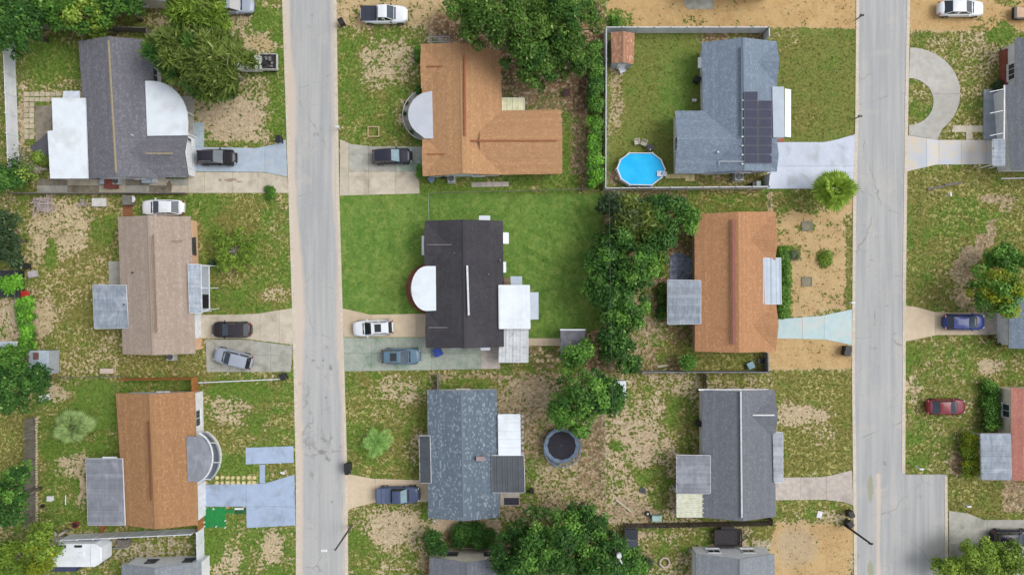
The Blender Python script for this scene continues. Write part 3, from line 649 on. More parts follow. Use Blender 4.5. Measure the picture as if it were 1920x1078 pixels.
# ------------------------------------------------------------------ houses
def gable(house, quad, axis, ze, pitch, mat, tmat, wmat, ends=(True, True), over=.45, eover=.3, cap=None, clipz=None, t=.13, capmat=None, zr=None):
    """quad TL TR BR BL in photo pixels at eave height (or Vectors). axis 'v' ridge north-south, 'h' ridge east-west"""
    Q = [W(*p, ze) if not isinstance(p, Vector) else p.copy() for p in quad]
    if axis == 'h': Q = [Q[3], Q[0], Q[1], Q[2]]       # rotate so the ridge always runs between edge 0-1 and edge 3-2
    A, B, Cc, D = Q
    half = ((B - A).length + (Cc - D).length) / 4
    rise = half * pitch if zr is None else zr - ze
    R0 = (A + B) / 2 + Vector((0, 0, rise)); R1 = (Cc + D) / 2 + Vector((0, 0, rise))
    mb = MB(); dz = Vector((0, 0, -t))
    vs = [A, B, Cc, D, R0, R1]; vs = vs + [v + dz for v in vs]
    fs = [(0, 4, 5, 3), (4, 1, 2, 5), (6, 9, 11, 10), (10, 11, 8, 7), (0, 3, 9, 6), (1, 7, 8, 2), (0, 6, 10, 4), (4, 10, 7, 1), (3, 5, 11, 9), (5, 2, 8, 11)]
    mi = [0, 0] + [1] * 8
    me = bpy.data.meshes.new('roof'); off = parent_loc(house)
    me.from_pydata([tuple(v - off) for v in vs], [], fs); me.materials.append(mat); me.materials.append(tmat)
    me.polygons.foreach_set('material_index', mi)
    uvl = me.uv_layers.new(name='UVMap')
    ax = (R1 - R0).normalized()
    for pi, (e0, sl) in ((0, (A, (R0 - A))), (1, (B, (R0 - B)))):
        sd_ = (sl - ax * sl.dot(ax)).normalized()
        po = me.polygons[pi]
        for li in po.loop_indices:
            v = vs[me.loops[li].vertex_index]
            uvl.data[li].uv = ((v - e0).dot(ax) + (17.3 if pi else 0), (v - e0).dot(sd_))
    me.update()
    ro = bpy.data.objects.new('roof', me); COL.objects.link(ro); ro.parent = house
    # ridge cap, slightly proud
    if cap is not None:
        a, bnd = cap; w = .28
        p0 = lerp(R0, R1, a) + Vector((0, 0, .035)); p1 = lerp(R0, R1, bnd) + Vector((0, 0, .035))
        c = MB(); side = Vector((-(p1 - p0).y, (p1 - p0).x, 0)).normalized() * (w / 2); dn = Vector((0, 0, -.05))
        c.add([p0 - side + dn, p0, p0 + side + dn, p1 - side + dn, p1, p1 + side + dn], [(0, 1, 4, 3), (1, 2, 5, 4), (0, 2, 1), (3, 4, 5), (0, 3, 5, 2)])
        c.build('ridge_cap', capmat or mat, ro)
    # walls under the roof
    u0 = over / (2 * half); L = (D - A).length; v0 = eover / L if ends[0] else -.0; v1 = 1 - eover / L if ends[1] else 1.0
    def pt(u, v):
        return lerp(lerp(A, B, u), lerp(D, Cc, u), v)
    k0, k1, k2, k3 = pt(u0, v0), pt(1 - u0, v0), pt(1 - u0, v1), pt(u0, v1)
    zt = ze - t - .02 + over * (rise / half)
    mid0, mid1 = pt(.5, v0), pt(.5, v1); zm = ze + rise - t - .05
    w_ = MB()
    vs = [Vector((p.x, p.y, z)) for p, z in ((k0, -.1), (k1, -.1), (k2, -.1), (k3, -.1), (k0, zt), (k1, zt), (k2, zt), (k3, zt), (mid0, zm), (mid1, zm))]
    w_.add(vs, [(0, 1, 5, 8, 4), (1, 2, 6, 5), (2, 3, 7, 9, 6), (3, 0, 4, 7), (4, 8, 9, 7), (8, 5, 6, 9)])
    w_.build('wall', wmat, house)
    if axis == 'v': S = dict(N=(k0, k1), E=(k1, k2), S=(k2, k3), W=(k3, k0))
    else: S = dict(W=(k0, k1), N=(k1, k2), E=(k2, k3), S=(k3, k0))
    NOGRASS.append([((p.x * 16 + 960), (539 - p.y * 16)) for p in (k0, k1, k2, k3)])
    return dict(roof=ro, S=S, ze=ze, rise=rise, half=half, R0=R0, R1=R1, ztop=zt, A=A, B=B, C=Cc, D=D)

def wallpt(g, side, t):
    a, b = g['S'][side]; return lerp(a, b, t).to_2d()
def opening(house, g, side, t, w, z0, z1, kind='window', fr=None, panes=2):
    a, b = g['S'][side]; a2, b2 = a.to_2d(), b.to_2d(); dr = (b2 - a2).normalized(); c = lerp(a2, b2, t)
    out = Vector((dr.y, -dr.x)); cen = (g['S']['N'][0] + g['S']['S'][0]).to_2d() / 2
    if out.dot(c - cen) < 0: out = -out
    rz = math.atan2(dr.y, dr.x); fr = fr or tWhite
    zc = (z0 + z1) / 2; h = z1 - z0
    if kind == 'window':
        f = MB()
        for s in (-1, 1):
            q = c + dr * (w / 2 - .04) * s + out * .03; f.box((q.x, q.y, zc), (.08, .1, h), rz)
            q = c + out * .03; f.box((q.x, q.y, zc + s * (h / 2 - .04)), (w - .16, .1, .08), rz)
        for i in range(1, panes):
            q = c + dr * (w * (i / panes - .5)) + out * .03; f.box((q.x, q.y, zc), (.05, .08, h - .16), rz)
        wo_ = f.build('window', fr, house)
        g_ = MB(); q = c + out * .02; g_.box((q.x, q.y, zc), (w - .16, .05, h - .16), rz); g_.build('pane', GLASS, wo_)
        s_ = MB(); q = c + out * .08; s_.box((q.x, q.y, z0 - .04), (w + .16, .2, .08), rz); s_.build('sill', fr, wo_)
    elif kind == 'garage':
        f = MB(); n = 4; ph = h / n
        r = part('garage_door', house)
        for i in range(n):
            f = MB(); q = c + out * .02; f.box((q.x, q.y, z0 + ph * (i + .5)), (w, .08, ph - .025), rz)
            f.build('door_panel', fr, r, bevel=.01)
        f = MB()
        for s in (-1, 1):
            q = c + dr * (w / 2 + .06) * s + out * .04; f.box((q.x, q.y, zc), (.12, .12, h), rz)
        q = c + out * .04; f.box((q.x, q.y, z1 + .06), (w + .24, .12, .12), rz); f.build('door_frame', fr, r)
    elif kind == 'door':
        f = MB(); q = c + out * .03; f.box((q.x, q.y, zc), (w, .08, h), rz); do = f.build('door', fr, house)
        k = MB(); q = c + dr * (w * .38) + out * .1; k.box((q.x, q.y, z0 + 1.0), (.05, .08, .05), rz); k.build('handle', GALV, do)

def wing(house, main, side, y0, y1, outx, mat, tmat, wmat, pitch, extra=0.03, cap=None, over=.45, eover=.45, ze=None, capmat=None):
    """cross gable on the east or west side; y0..y1 photo rows of its eaves, outx photo column of its front"""
    ze = ze or main['ze']
    P0, P1 = W(outx, y0, ze), W(outx, y1, ze)
    hw = (P0 - P1).length / 2; mx = (main['R0'].x + main['R1'].x) / 2
    if side == 'W':
        ex = main['A'].x; inx = min(mx - .2, max(ex, P0.x) + hw * 1.0 + .25)
        q = [Vector((P0.x - extra, P0.y, ze)), Vector((inx, P0.y, ze)), Vector((inx, P1.y, ze)), Vector((P1.x - extra, P1.y, ze))]
        return gable(house, q, 'h', ze, pitch, mat, tmat, wmat, (True, False), over, eover, cap, capmat=capmat)
    ex = main['B'].x; inx = max(mx + .2, min(ex, P0.x) - hw * 1.0 - .25)
    q = [Vector((inx, P0.y, ze)), Vector((P0.x + extra, P0.y, ze)), Vector((P1.x + extra, P1.y, ze)), Vector((inx, P1.y, ze))]
    return gable(house, q, 'h', ze, pitch, mat, tmat, wmat, (False, True), over, eover, cap, capmat=capmat)

def flat_roof(house, poly, z, mat, t=.14, name='porch_roof', posts=(), edge=None):
    P = [W(a, b, z) for a, b in poly]
    mb = MB(); mb.prism([(p.x, p.y) for p in P], z - t, z); o = mb.build(name, [mat], house)
    for (a, b) in posts:
        q = W(a, b, z - t); m2 = MB(); m2.box((q.x, q.y, (z - t) / 2), (.12, .12, z - t - .01)); m2.build('post', tWhite, o)
    return o
def patio(house, quad, z0, z1, n, mat, along='h', name='patio_roof', frame=tWhite, rib=.05, posts=True, t=.06):
    """sheet-metal patio roof: n ribbed panels. along 'h': panels side by side from left to right (ribs run up-down);
    'v': stacked from top to bottom. z0 at left/top edge of slope, z1 at right/bottom of ribs direction"""
    Z = [z0, z1, z1, z0]
    Q = [W(*p, z) for p, z in zip(quad, Z)]
    r = part(name, house)
    for i in range(n):
        g = .006
        if along == 'h': a, b, c, d_ = bil(Q, i / n + g / n, 0), bil(Q, (i + 1) / n - g / n, 0), bil(Q, (i + 1) / n - g / n, 1), bil(Q, i / n + g / n, 1)
        else: a, b, c, d_ = bil(Q, 0, (i + 1) / n - g / n), bil(Q, 0, i / n + g / n), bil(Q, 1, i / n + g / n), bil(Q, 1, (i + 1) / n - g / n)
        # a-b is across the panel, a-d along it; profile: rib at each edge
        mb = MB(); prof = [(0, 0), (0, rib), (.09, rib), (.12, 0), (.45, 0), (.48, rib * .5), (.52, rib * .5), (.55, 0), (.88, 0), (.91, rib), (1, rib), (1, 0)]
        top = [lerp(a, b, u) + Vector((0, 0, zz)) for u, zz in prof]; bot = [lerp(d_, c, u) + Vector((0, 0, zz)) for u, zz in prof]
        und = [lerp(a, b, u) + Vector((0, 0, -.02)) for u in (0, 1)] + [lerp(d_, c, u) + Vector((0, 0, -.02)) for u in (0, 1)]
        k = len(prof)
        mb.add(top + bot + und, [(j, j + 1, k + j + 1, k + j) for j in range(k - 1)] + [(2 * k, 2 * k + 2, 2 * k + 3, 2 * k + 1), (0, k, 2 * k + 2, 2 * k), (k - 1, 2 * k + 1, 2 * k + 3, 2 * k - 1), tuple(range(k)) + (2 * k + 1, 2 * k), tuple(range(2 * k - 1, k - 1, -1)) + (2 * k + 2, 2 * k + 3)])
        mb.build('roof_panel', mat, r)
    fb = MB()
    for i in range(4):
        p, q = Q[i] + Vector((0, 0, -.08)), Q[(i + 1) % 4] + Vector((0, 0, -.08)); fb.beam(p, q, .1, .12)
    fb.build('frame', frame, r)
    if posts:
        for u in ((.04,) if quad[0][0] < quad[1][0] else (.04,)):
            pass
        cen = sum(Q, Vector()) / 4; hl = parent_loc(house)
        order = sorted(range(4), key=lambda i: -(Q[i] - hl).length)[:2]
        for i in order:
            q = lerp(Q[i], cen, .06); m2 = MB(); m2.box((q.x, q.y, (Q[i].z - .14) / 2), (.1, .1, Q[i].z - .15)); m2.build('post', frame, r)
    return r
def rvent(house, p0, p1, h0, h1, mat, w=.3, t=.1, name='ridge_vent'):
    mb = MB(); mb.beam(W(*p0, h0), W(*p1, h1), w, t); return mb.build(name, mat, house)
def bx(house, name, x0, y0, x1, y1, z0, z1, mat, zref=None, bevel=.0):
    """box whose top outline covers photo rectangle x0..x1, y0..y1 at height z1"""
    a, b = W(x0, y0, z1), W(x1, y1, z1); mb = MB()
    mb.box(((a.x + b.x) / 2, (a.y + b.y) / 2, (z0 + z1) / 2), (abs(b.x - a.x), abs(b.y - a.y), z1 - z0)); return mb.build(name, mat, house, bevel=bevel)
def awning(house, x0, y0, x1, y1, side, z=2.3, mat=None):
    a, b = W(x0, y0, z), W(x1, y1, z); l, r_, t_, b_ = a.x, b.x, a.y, b.y
    hi, lo = z + .12, z - .28
    zz = {'W': (lo, hi, hi, lo), 'E': (hi, lo, lo, hi), 'N': (lo, lo, hi, hi), 'S': (hi, hi, lo, lo)}[side]
    P = [Vector((x, y, h)) for (x, y), h in zip(((l, t_), (r_, t_), (r_, b_), (l, b_)), zz)]
    mb = MB(); mb.add(P + [p - Vector((0, 0, .05)) for p in P], [(3, 2, 1, 0), (4, 5, 6, 7), (0, 1, 5, 4), (1, 2, 6, 5), (2, 3, 7, 6), (3, 0, 4, 7)])
    o = mb.build('awning', mat or METAL_W, house)
    return o
def plumb_vent(house, px, py, h, mat=GALV, r=.06):
    q = W(px, py, h + .3); mb = MB(); mb.tube((q.x, q.y, h - .3), (q.x, q.y, h + .3), r, n=8); mb.build('vent_pipe', mat, house)
def roof_h(g, px, py):
    """height of main roof slope under a photo pixel"""
    h = g['ze']
    for _ in range(6):
        p = W(px, py, h); a, b = (g['R0'], g['R1']); ab = (b - a).to_2d().normalized(); rel = (p - a).to_2d()
        dist = abs(rel.x * ab.y - rel.y * ab.x); h = g['ze'] + g['rise'] * max(0, 1 - dist / g['half'])
    return h
def house(name, label, px, py, cat='house', group=None):
    return thing(name, label, cat, W(px, py), 0, group)
ZE = 2.6; PI_ = .34

# 1 dark grey house, upper left
h = house('house', 'dark grey shingled house with a white quarter-round porch roof', 250, 200)
g = gable(h, [(147, 78), (285, 76), (297, 334), (165, 336)], 'v', ZE, PI_, rGreyDk, tDark, wWhite, cap=(.03, .97), capmat=M('tan_ridge', C(160, 148, 122), .8))
w1 = wing(h, g, 'E', 243, 333, 353, rGreyDk, tDark, wWhite, PI_, cap=None)
rvent(h, (273, 288), (324, 288), 4.15, 4.15, M('tan_ridge'), .16, .08)
o = flat_roof(h, [(272, 152)] + [(352 - 68 * (1 - math.cos(R(a))) * 1.0, 225 - 73 * math.sin(R(a))) for a in (90, 80, 70, 60, 50, 40, 30, 20, 10, 0)] + [(352, 254), (276, 255)], 3.05, METAL_W, .16, posts=[(346, 248), (340, 205), (318, 178)])
flat_roof(h, [(97, 184), (160, 184), (165, 335), (94, 335), (89, 246), (99, 245)], 3.0, METAL_W, .16, 'patio_roof', posts=[(99, 188), (93, 250), (97, 330)])
flat_roof(h, [(119, 171), (149, 171), (149, 184), (117, 184)], 2.75, M('off_white_panel', C(212, 220, 232), .6), .1, 'awning')
opening(h, w1, 'E', .5, 2.7, 0, 2.15, 'garage', tWhite)
opening(h, w1, 'E', .15, .8, 1, 2.1, 'window'); opening(h, g, 'S', .35, 1.2, 1, 2.1); opening(h, g, 'S', .75, 1.0, 0, 2.05, 'door'); opening(h, g, 'E', .22, 1.6, .9, 2.1); opening(h, g, 'W', .3, 1.5, .9, 2.1)
for x, y in ((246, 253),): plumb_vent(h, x, y, roof_h(g, x, y), tWhite)
bx(h, 'porch_floor', 278, 180, 362, 258, 0, .16, cGrey)
bx(h, 'step', 362, 230, 382, 276, 0, .1, M('step_blue', C(176, 192, 200), .8))

# 2 beige house
h = house('house', 'beige shingled house with peach walls beside the silver and black cars', 295, 535)
g = gable(h, [(221, 407), (357, 406), (366, 663), (230, 664)], 'v', ZE, PI_, rBeige, tTan, wPeach, cap=(.0, 1), over=.45)
rvent(h, (287, 440), (293, 624), 4.32, 4.32, M('brown_vent', C(150, 122, 104), .8), .12, .16)
rvent(h, (322, 452), (342, 452), 3.6, 3.2, M('brown_vent'), .1, .06, 'roof_seam')
opening(h, g, 'E', .2, 2.0, .9, 2.1, fr=tDark); opening(h, g, 'E', .815, 2.6, 0, 2.15, 'garage', tWhite); opening(h, g, 'E', .62, .95, 0, 2.05, 'door', tDark); opening(h, g, 'S', .3, 1.2, 1, 2.1); opening(h, g, 'W', .5, 1.6, 0, 2.05)
patio(h, [(352, 496), (376, 496), (378, 587), (355, 586)], 3.05, 2.6, 5, METAL_G, 'v', 'porch_roof')
patio(h, [(174, 534), (236, 535), (241, 615), (177, 616)], 2.45, 2.95, 12, METAL_G, 'v')
sc = MB()
for a, b in (((377, 497, 2.5), (392, 498, 2.5)), ((392, 498, 2.5), (393, 580, 2.5)), ((378, 585, 2.5), (393, 580, 2.5)), ((377, 540, 2.5), (393, 540, 2.5)), ((392, 498, .05), (393, 580, .05)), ((377, 497, 2.5), (378, 585, 2.5))): sc.beam(W(*a), W(*b), .08, .08)
for x, y in ((392, 498), (392.5, 540), (393, 580)):
    q = W(x, y, 2.4); sc.box((q.x, q.y, 1.25), (.08, .08, 2.5))
so = sc.build('screen_frame', tWhite, h)
bx(so, 'floor', 378, 498, 391, 584, 0, .12, cBlue)
bx(so, 'doormat', 379, 552, 391, 578, .12, .15, DARK)
for x, y in ((247, 511), (232, 571)): plumb_vent(h, x, y, roof_h(g, x, y), DARK, .08)

# 3 orange house, lower left
h = house('house', 'orange-brown shingled house with a grey half-round porch and pale blue drive', 300, 860)
g = gable(h, [(217, 737), (365, 734), (371, 984), (233, 984)], 'v', ZE, .30, rOrange, tBrown, wWhite, cap=(0, 1), over=.25)
rvent(h, (278, 790), (283, 938), 4.2, 4.2, M('dark_brown_vent', C(120, 72, 44), .8), .12, .14)
opening(h, g, 'E', .2, 1.9, .9, 2.1, fr=tWhite); opening(h, g, 'E', .82, 2.6, 0, 2.15, 'garage', tWhite); opening(h, g, 'N', .5, 1.4, .9, 2.1); opening(h, g, 'E', .55, .95, 0, 2.05, 'door', tGrey)
flat_roof(h, [(349, 818), (366, 818)] + arc(366, 860, 30, 42, 90, -62, 12) + [(372, 903), (352, 903)], 3.0, METAL_G2, .1)
sc = MB()
ar = arc(362, 857, 37, 48, 72, -58, 14); ao = arc(362, 857, 51, 54, 62, -50, 14)
for a, b in zip(ar, ar[1:]): sc.beam(W(*a, 2.85), W(*b, 2.85), .13, .16)
for a, b in zip(ao, ao[1:]): sc.beam(W(*a, .35), W(*b, .35), .1, .7)
for i in (0, 4, 9, 14): sc.beam(W(*ar[i], 2.85), W(*ao[i], .7), .1, .1); sc.beam(W(*ao[i], .02), W(*ao[i], .7), .1, .1)
so = sc.build('porch_frame', tWhite, h)
mb = MB(); P = [W(a, b, .1) for a, b in arc(362, 857, 50, 53, 64, -52, 12) + [(362, 900), (362, 815)]]; mb.prism([(p.x, p.y) for p in P], 0, .1); mb.build('porch_floor', cBlue2, so)
mb = MB()
for i in range(14):
    a, b = ar[i], ar[i + 1]; c_, d_ = ao[i + 1], ao[i]; Pp = [W(*a, 2.75), W(*b, 2.75), W(*c_, .7), W(*d_, .7)]
    mb.add(Pp, [(0, 1, 2, 3)])
scrm, nt_, b_ = newmat('insect_screen'); b_.inputs['Base Color'].default_value = (.08, .09, .1, 1); b_.inputs['Alpha'].default_value = .45; b_.inputs['Roughness'].default_value = .8
mb.build('insect_screen', scrm, so)
patio(h, [(161, 860), (229, 860), (234, 984), (165, 984)], 2.45, 2.95, 18, METAL_G2, 'v')
bx(h, 'coping', 192, 856, 219, 862, 2.4, 2.5, tWhite)

# 4 L-shaped orange house, top centre
h = house('house', 'L-shaped light orange shingled house with a pale half-round porch', 910, 230)
g = gable(h, [(789, 83), (939, 96), (943, 328), (795, 331)], 'v', ZE, .30, rOrange2, tBrown, wWhite, cap=(0, 1), zr=4.1)
g['half'] = 4.6
w1 = wing(h, g, 'W', 84, 166, 790, rOrange2, tBrown, wWhite, .30); w2 = wing(h, g, 'W', 252, 330, 793, rOrange2, tBrown, wWhite, .30)
q = [W(900, 208, ZE), W(1052, 206, ZE), W(1054, 326, ZE), W(900, 328.5, ZE)]
w3 = gable(h, q, 'h', ZE, .30, rOrange2, tBrown, wWhite, (False, True), zr=3.85)
vm = M('orange_brown_vent', C(162, 100, 66), .85)
rvent(h, (884, 264), (1044, 264), 3.9, 3.9, vm, .16, .12); rvent(h, (871, 105), (872, 255), 4.17, 4.17, vm, .2, .12); rvent(h, (800, 125), (838, 125), 3.4, 3.4, vm, .1, .1); rvent(h, (800, 289), (836, 289), 3.4, 3.4, vm, .1, .1)
flat_roof(h, [(814, 170)] + [(814 - 49 * math.sin(R(a)) if a < 178 else 814, 215 - 45 * math.cos(R(a))) for a in range(28, 153, 12)] + [(796, 260), (814, 260)], 3.0, M('pale_grey_membrane', C(196, 202, 212), .7, C(188, 194, 204), .8), .1)
mb = MB(); P = [W(a, b, .15) for a, b in [(796, 168)] + [(806 - 51 * math.sin(R(a)), 216 - 50 * math.cos(R(a))) for a in range(20, 165, 12)] + [(796, 262)]]; mb.prism([(p.x, p.y) for p in P], 0, .15); mb.build('porch_floor', cGrey, h)
mb = MB(); pts = [(806 - 51 * math.sin(R(a)), 216 - 50 * math.cos(R(a))) for a in range(25, 160, 9)]
for a, b in zip(pts, pts[1:]): mb.beam(W(*a, .85), W(*b, .85), .07, .07); mb.beam(W(*a, .1), W(*a, .85), .06, .06); mb.beam(W(*a, .3), W(*b, .3), .05, .05)
mb.build('railing', tWhite, h)
patio(h, [(941, 184), (983, 184), (983, 210), (941, 210)], 2.6, 2.4, 4, METAL_Y, 'h')
opening(h, g, 'S', .3, 1.4, .9, 2.1); opening(h, w3, 'S', .3, 1.4, .9, 2.1); opening(h, w3, 'S', .65, 1.1, 0, 2.05, 'door'); opening(h, w2, 'W', .5, 2.5, 0, 2.1, 'garage'); opening(h, w1, 'W', .5, 1.7, .9, 2.1); opening(h, w3, 'E', .5, 1.5, .9, 2.1)

# 5 blue-grey house with solar panels, top right
h = house('house', 'blue-grey shingled house with black solar panels beside the pool', 1380, 200)
g = gable(h, [(1316, 80), (1456, 78), (1457, 322), (1320, 324)], 'v', ZE, .32, rBlue, tGrey, wWhite, cap=(0, 1))
w1 = wing(h, g, 'W', 208, 325, 1266, rBlue, tGrey, wWhite, .32, over=.3); w2 = wing(h, g, 'E', 80, 160, 1456, rBlue, tGrey, wWhite, .32)
w3 = wing(h, g, 'E', 262, 322, 1456, rBlue, tGrey, wWhite, .32)
vm = M('blue_grey_vent', C(100, 116, 134), .8); rvent(h, (1390, 88), (1391, 254), 4.05, 4.05, vm, .14, .14); 
pan = M('solar_cell_black', C(50, 54, 76), .6, C(56, 60, 82), 2, spec=.25); pfr = M('solar_frame', C(70, 70, 84), .4)
x0, x1_ = 1395.5, 1421
arr = part('solar_array', h)
for c_ in range(2):
    n = 8 if c_ == 0 else 7
    for i in range(n):
        xa, xb = (1395.5, 1421) if c_ == 0 else (1422, 1447.5); y1_ = 306 - i * 16.8; y0_ = y1_ - 16.2
        cs = []
        for (x, y) in ((xa, y0_), (xb, y0_), (xb, y1_), (xa, y1_)):
            xx = W(x, y, 3.6).x
            tt = max(0, 1 - (xx - g['R0'].x) / g['half']); hh = ZE + g['rise'] * tt + .22
            cs.append(W(x, y, hh))
        mb = MB(); n_ = Vector((0, 0, -.05)); mb.add(cs + [p + n_ for p in cs], [(3, 2, 1, 0), (4, 5, 6, 7), (0, 1, 5, 4), (1, 2, 6, 5), (2, 3, 7, 6), (3, 0, 4, 7)], 0)
        ins = [lerp(p, sum(cs, Vector()) / 4, .05) + Vector((0, 0, .006)) for p in cs]; mb.add(ins, [(3, 2, 1, 0)], 1)
        mb.build('solar_panel', [pfr, pan], arr)
mb = MB()
for i in range(8): q = W(1393, 188 + i * 17, 4.2); mb.box((q.x, q.y, 4.0), (.18, .14, .2))
mb.build('panel_bracket', tWhite, arr)
flat_roof(h, [(1448, 163), (1470, 163), (1471, 258), (1450, 258)], 2.9, METAL_L, .12, posts=[(1468, 166), (1468, 255)])
awning(h, 1471, 167, 1485, 257, 'E', 2.7)
awning(h, 1310, 107, 1317, 127, 'W'); awning(h, 1456, 105, 1460, 131, 'E')
opening(h, w1, 'W', .5, 1.6, .9, 2.1); opening(h, g, 'S', .35, 1.3, .9, 2.1); opening(h, g, 'W', .25, 1.3, .9, 2.1); opening(h, g, 'E', .2, 1.5, .9, 2.1); opening(h, w3, 'E', .5, 2.4, 0, 2.1, 'garage'); opening(h, w1, 'S', .4, 1.2, 0, 2.0, 'door')
plumb_vent(h, 1347, 285, roof_h(w1, 1347, 285) if False else 3.4, tWhite, .1)
mb = MB(); mb.tube(W(1348, 303, 3.3), W(1394, 303, 4.1), .04, n=6); mb.tube(W(1348, 303, 3.3), W(1348, 322, 2.75), .04, n=6); mb.build('conduit', tWhite, h)
bx(h, 'door_step', 1452, 259, 1470, 266, 0, .15, M('brick_red', C(176, 110, 90), .9))

# 6 black-roofed house, centre
h = house('house', 'black shingled house with a white half-round porch in the middle of the green lawn', 870, 532)
g = gable(h, [(797, 414), (943, 414), (945, 650), (799, 652)], 'v', ZE, .33, rBlack, tDark, wGrey, cap=(0, 1), over=.4)
w1 = wing(h, g, 'W', 415, 504, 797, rBlack, tDark, wGrey, .33, cap=None, over=.4); w2 = wing(h, g, 'W', 582, 652, 799, rBlack, tDark, wGrey, .33, cap=None, over=.4)
capg = M('grey_ridge', C(116, 114, 118), .85)
rvent(h, (876, 498), (879, 591), 4.18, 4.18, tWhite, .2, .12); rvent(h, (800, 459), (850, 459), 3.58, 3.58, capg, .12, .06, 'ridge_cap'); rvent(h, (803, 614), (845, 614), 3.4, 3.4, capg, .12, .06, 'ridge_cap')
o = flat_roof(h, [(817, 499)] + [(800 - 29 * math.sin(R(a)) , 541 - 42 * math.cos(R(a))) for a in range(0, 181, 12)] + [(819, 582)], 3.0, METAL_W, .14, posts=[(776, 530), (776, 556)])
brk = M('red_brick', C(150, 84, 68), .9, C(120, 66, 54), 6, C(170, 120, 100), 1.5, .4, bump=.4, objrand=.12)
rg = part('brick_edging', h)
for i in range(26):
    a0, a1 = 94 + i * 172 / 26 , 94 + (i + .9) * 172 / 26 
    P = [W(805 + 44 * math.cos(R(a)) * r, 541 - 47 * math.sin(R(a)) * r, .25) for a, r in ((a0, 1), (a1, 1), (a1, .83), (a0, .83))]
    mb = MB(); mb.prism([(p.x, p.y) for p in P], 0, .25 + rnd.uniform(0, .01)); mb.build('brick', brk, rg)
mb = MB(); P = [W(a, b, .12) for a, b in [(800 - 36 * math.sin(R(a)), 541 - 42 * math.cos(R(a))) for a in range(0, 181, 12)]]; mb.prism([(p.x, p.y) for p in P], 0, .12); mb.build('porch_floor', cTan2, h)
awning(h, 790, 442, 798, 478, 'W'); awning(h, 898, 404, 919, 415, 'N'); awning(h, 943, 436, 954, 457, 'E'); awning(h, 943, 491, 949, 511, 'E'); awning(h, 845, 649, 865, 654, 'S'); awning(h, 901, 648, 919, 657, 'S')
patio(h, [(935, 535), (993, 535), (994, 616), (936, 616)], 3.05, 2.75, 1, METAL_W, 'h', rib=.01)
patio(h, [(937, 612), (990, 612), (990, 679), (935, 679)], 2.3, 2.3, 4, METAL_S, 'h', 'carport_roof')
awning(h, 994, 548, 1010, 599, 'E', 2.6, METAL_L)
flat_roof(h, [(957, 518), (979, 518), (979, 535), (958, 535)], 2.4, METAL_L, .08, 'door_canopy')
bx(h, 'step', 945, 521, 957, 535, 0, .2, M('brown_step', C(160, 136, 112), .9))
opening(h, w1, 'W', .5, 1.9, .9, 2.1, fr=tWhite); opening(h, w2, 'W', .5, 2.6, 0, 2.1, 'garage', tWhite); opening(h, g, 'S', .3, 1.2, .9, 2.1); opening(h, g, 'S', .7, .9, 0, 2.05, 'door'); opening(h, g, 'N', .75, 1.3, .9, 2.1); opening(h, g, 'E', .15, 1.3, .9, 2.1)
plumb_vent(h, 916, 514, roof_h(g, 916, 514)); plumb_vent(h, 852, 474, roof_h(g, 852, 474)); mb = MB(); q = W(938, 488, 2.9); mb.tube((q.x, q.y, 2.5), (q.x, q.y, 3.2), .09); mb.tube((q.x + .4, q.y - .1, 2.6), (q.x + .4, q.y - .1, 2.95), .05); mb.build('flue', GALV, h)

# 7 mottled blue-black house, bottom centre
h = house('house', 'mottled blue-grey shingled house left of the round trampoline', 870, 850)
g = gable(h, [(801, 731), (931, 730), (937, 970), (803, 971)], 'v', ZE, .26, rMott, tGrey, wWhite, cap=(0, 1), over=.35)
patio(h, [(786, 817), (806, 817), (808, 905), (788, 905)], 2.4, 2.85, 2, METAL_D, 'v', 'porch_roof')
patio(h, [(934, 777), (975, 777), (976, 854), (935, 854)], 2.9, 2.6, 5, METAL_W, 'v', rib=.03)
patio(h, [(922, 854), (982, 854), (984, 923), (923, 923)], 3.0, 2.6, 6, METAL_D, 'h')
bx(h, 'doormat', 945, 933, 973, 946, .02, .08, M('dark_mat', C(70, 66, 80), .95))
mb = MB()
for i in range(8): q = W(980, 780 + i * 10, 2.5); mb.box((q.x, q.y, 2.45), (.25, .3, .12))
mb.build('gutter_bracket', tGrey, h)
opening(h, g, 'W', .25, 1.5, .9, 2.1); opening(h, g, 'W', .75, 2.2, 0, 2.1, 'garage'); opening(h, g, 'N', .5, 1.4, .9, 2.1); opening(h, g, 'E', .85, 1, .9, 2.1)
for x, y in ((889, 815), (898, 839), (908, 835)): plumb_vent(h, x, y, roof_h(g, x, y), tWhite, .05)
mb = MB(); q = W(815, 975, 2.2); mb.tube((q.x, q.y, 2.4), (q.x - .05, q.y - 1.0, .1), .07); mb.build('downspout', tWhite, h)
bx(h, 'roof_hatch', 893, 856, 908, 864, 3.3, 3.75, M('pinkish_metal', C(170, 150, 150), .7))

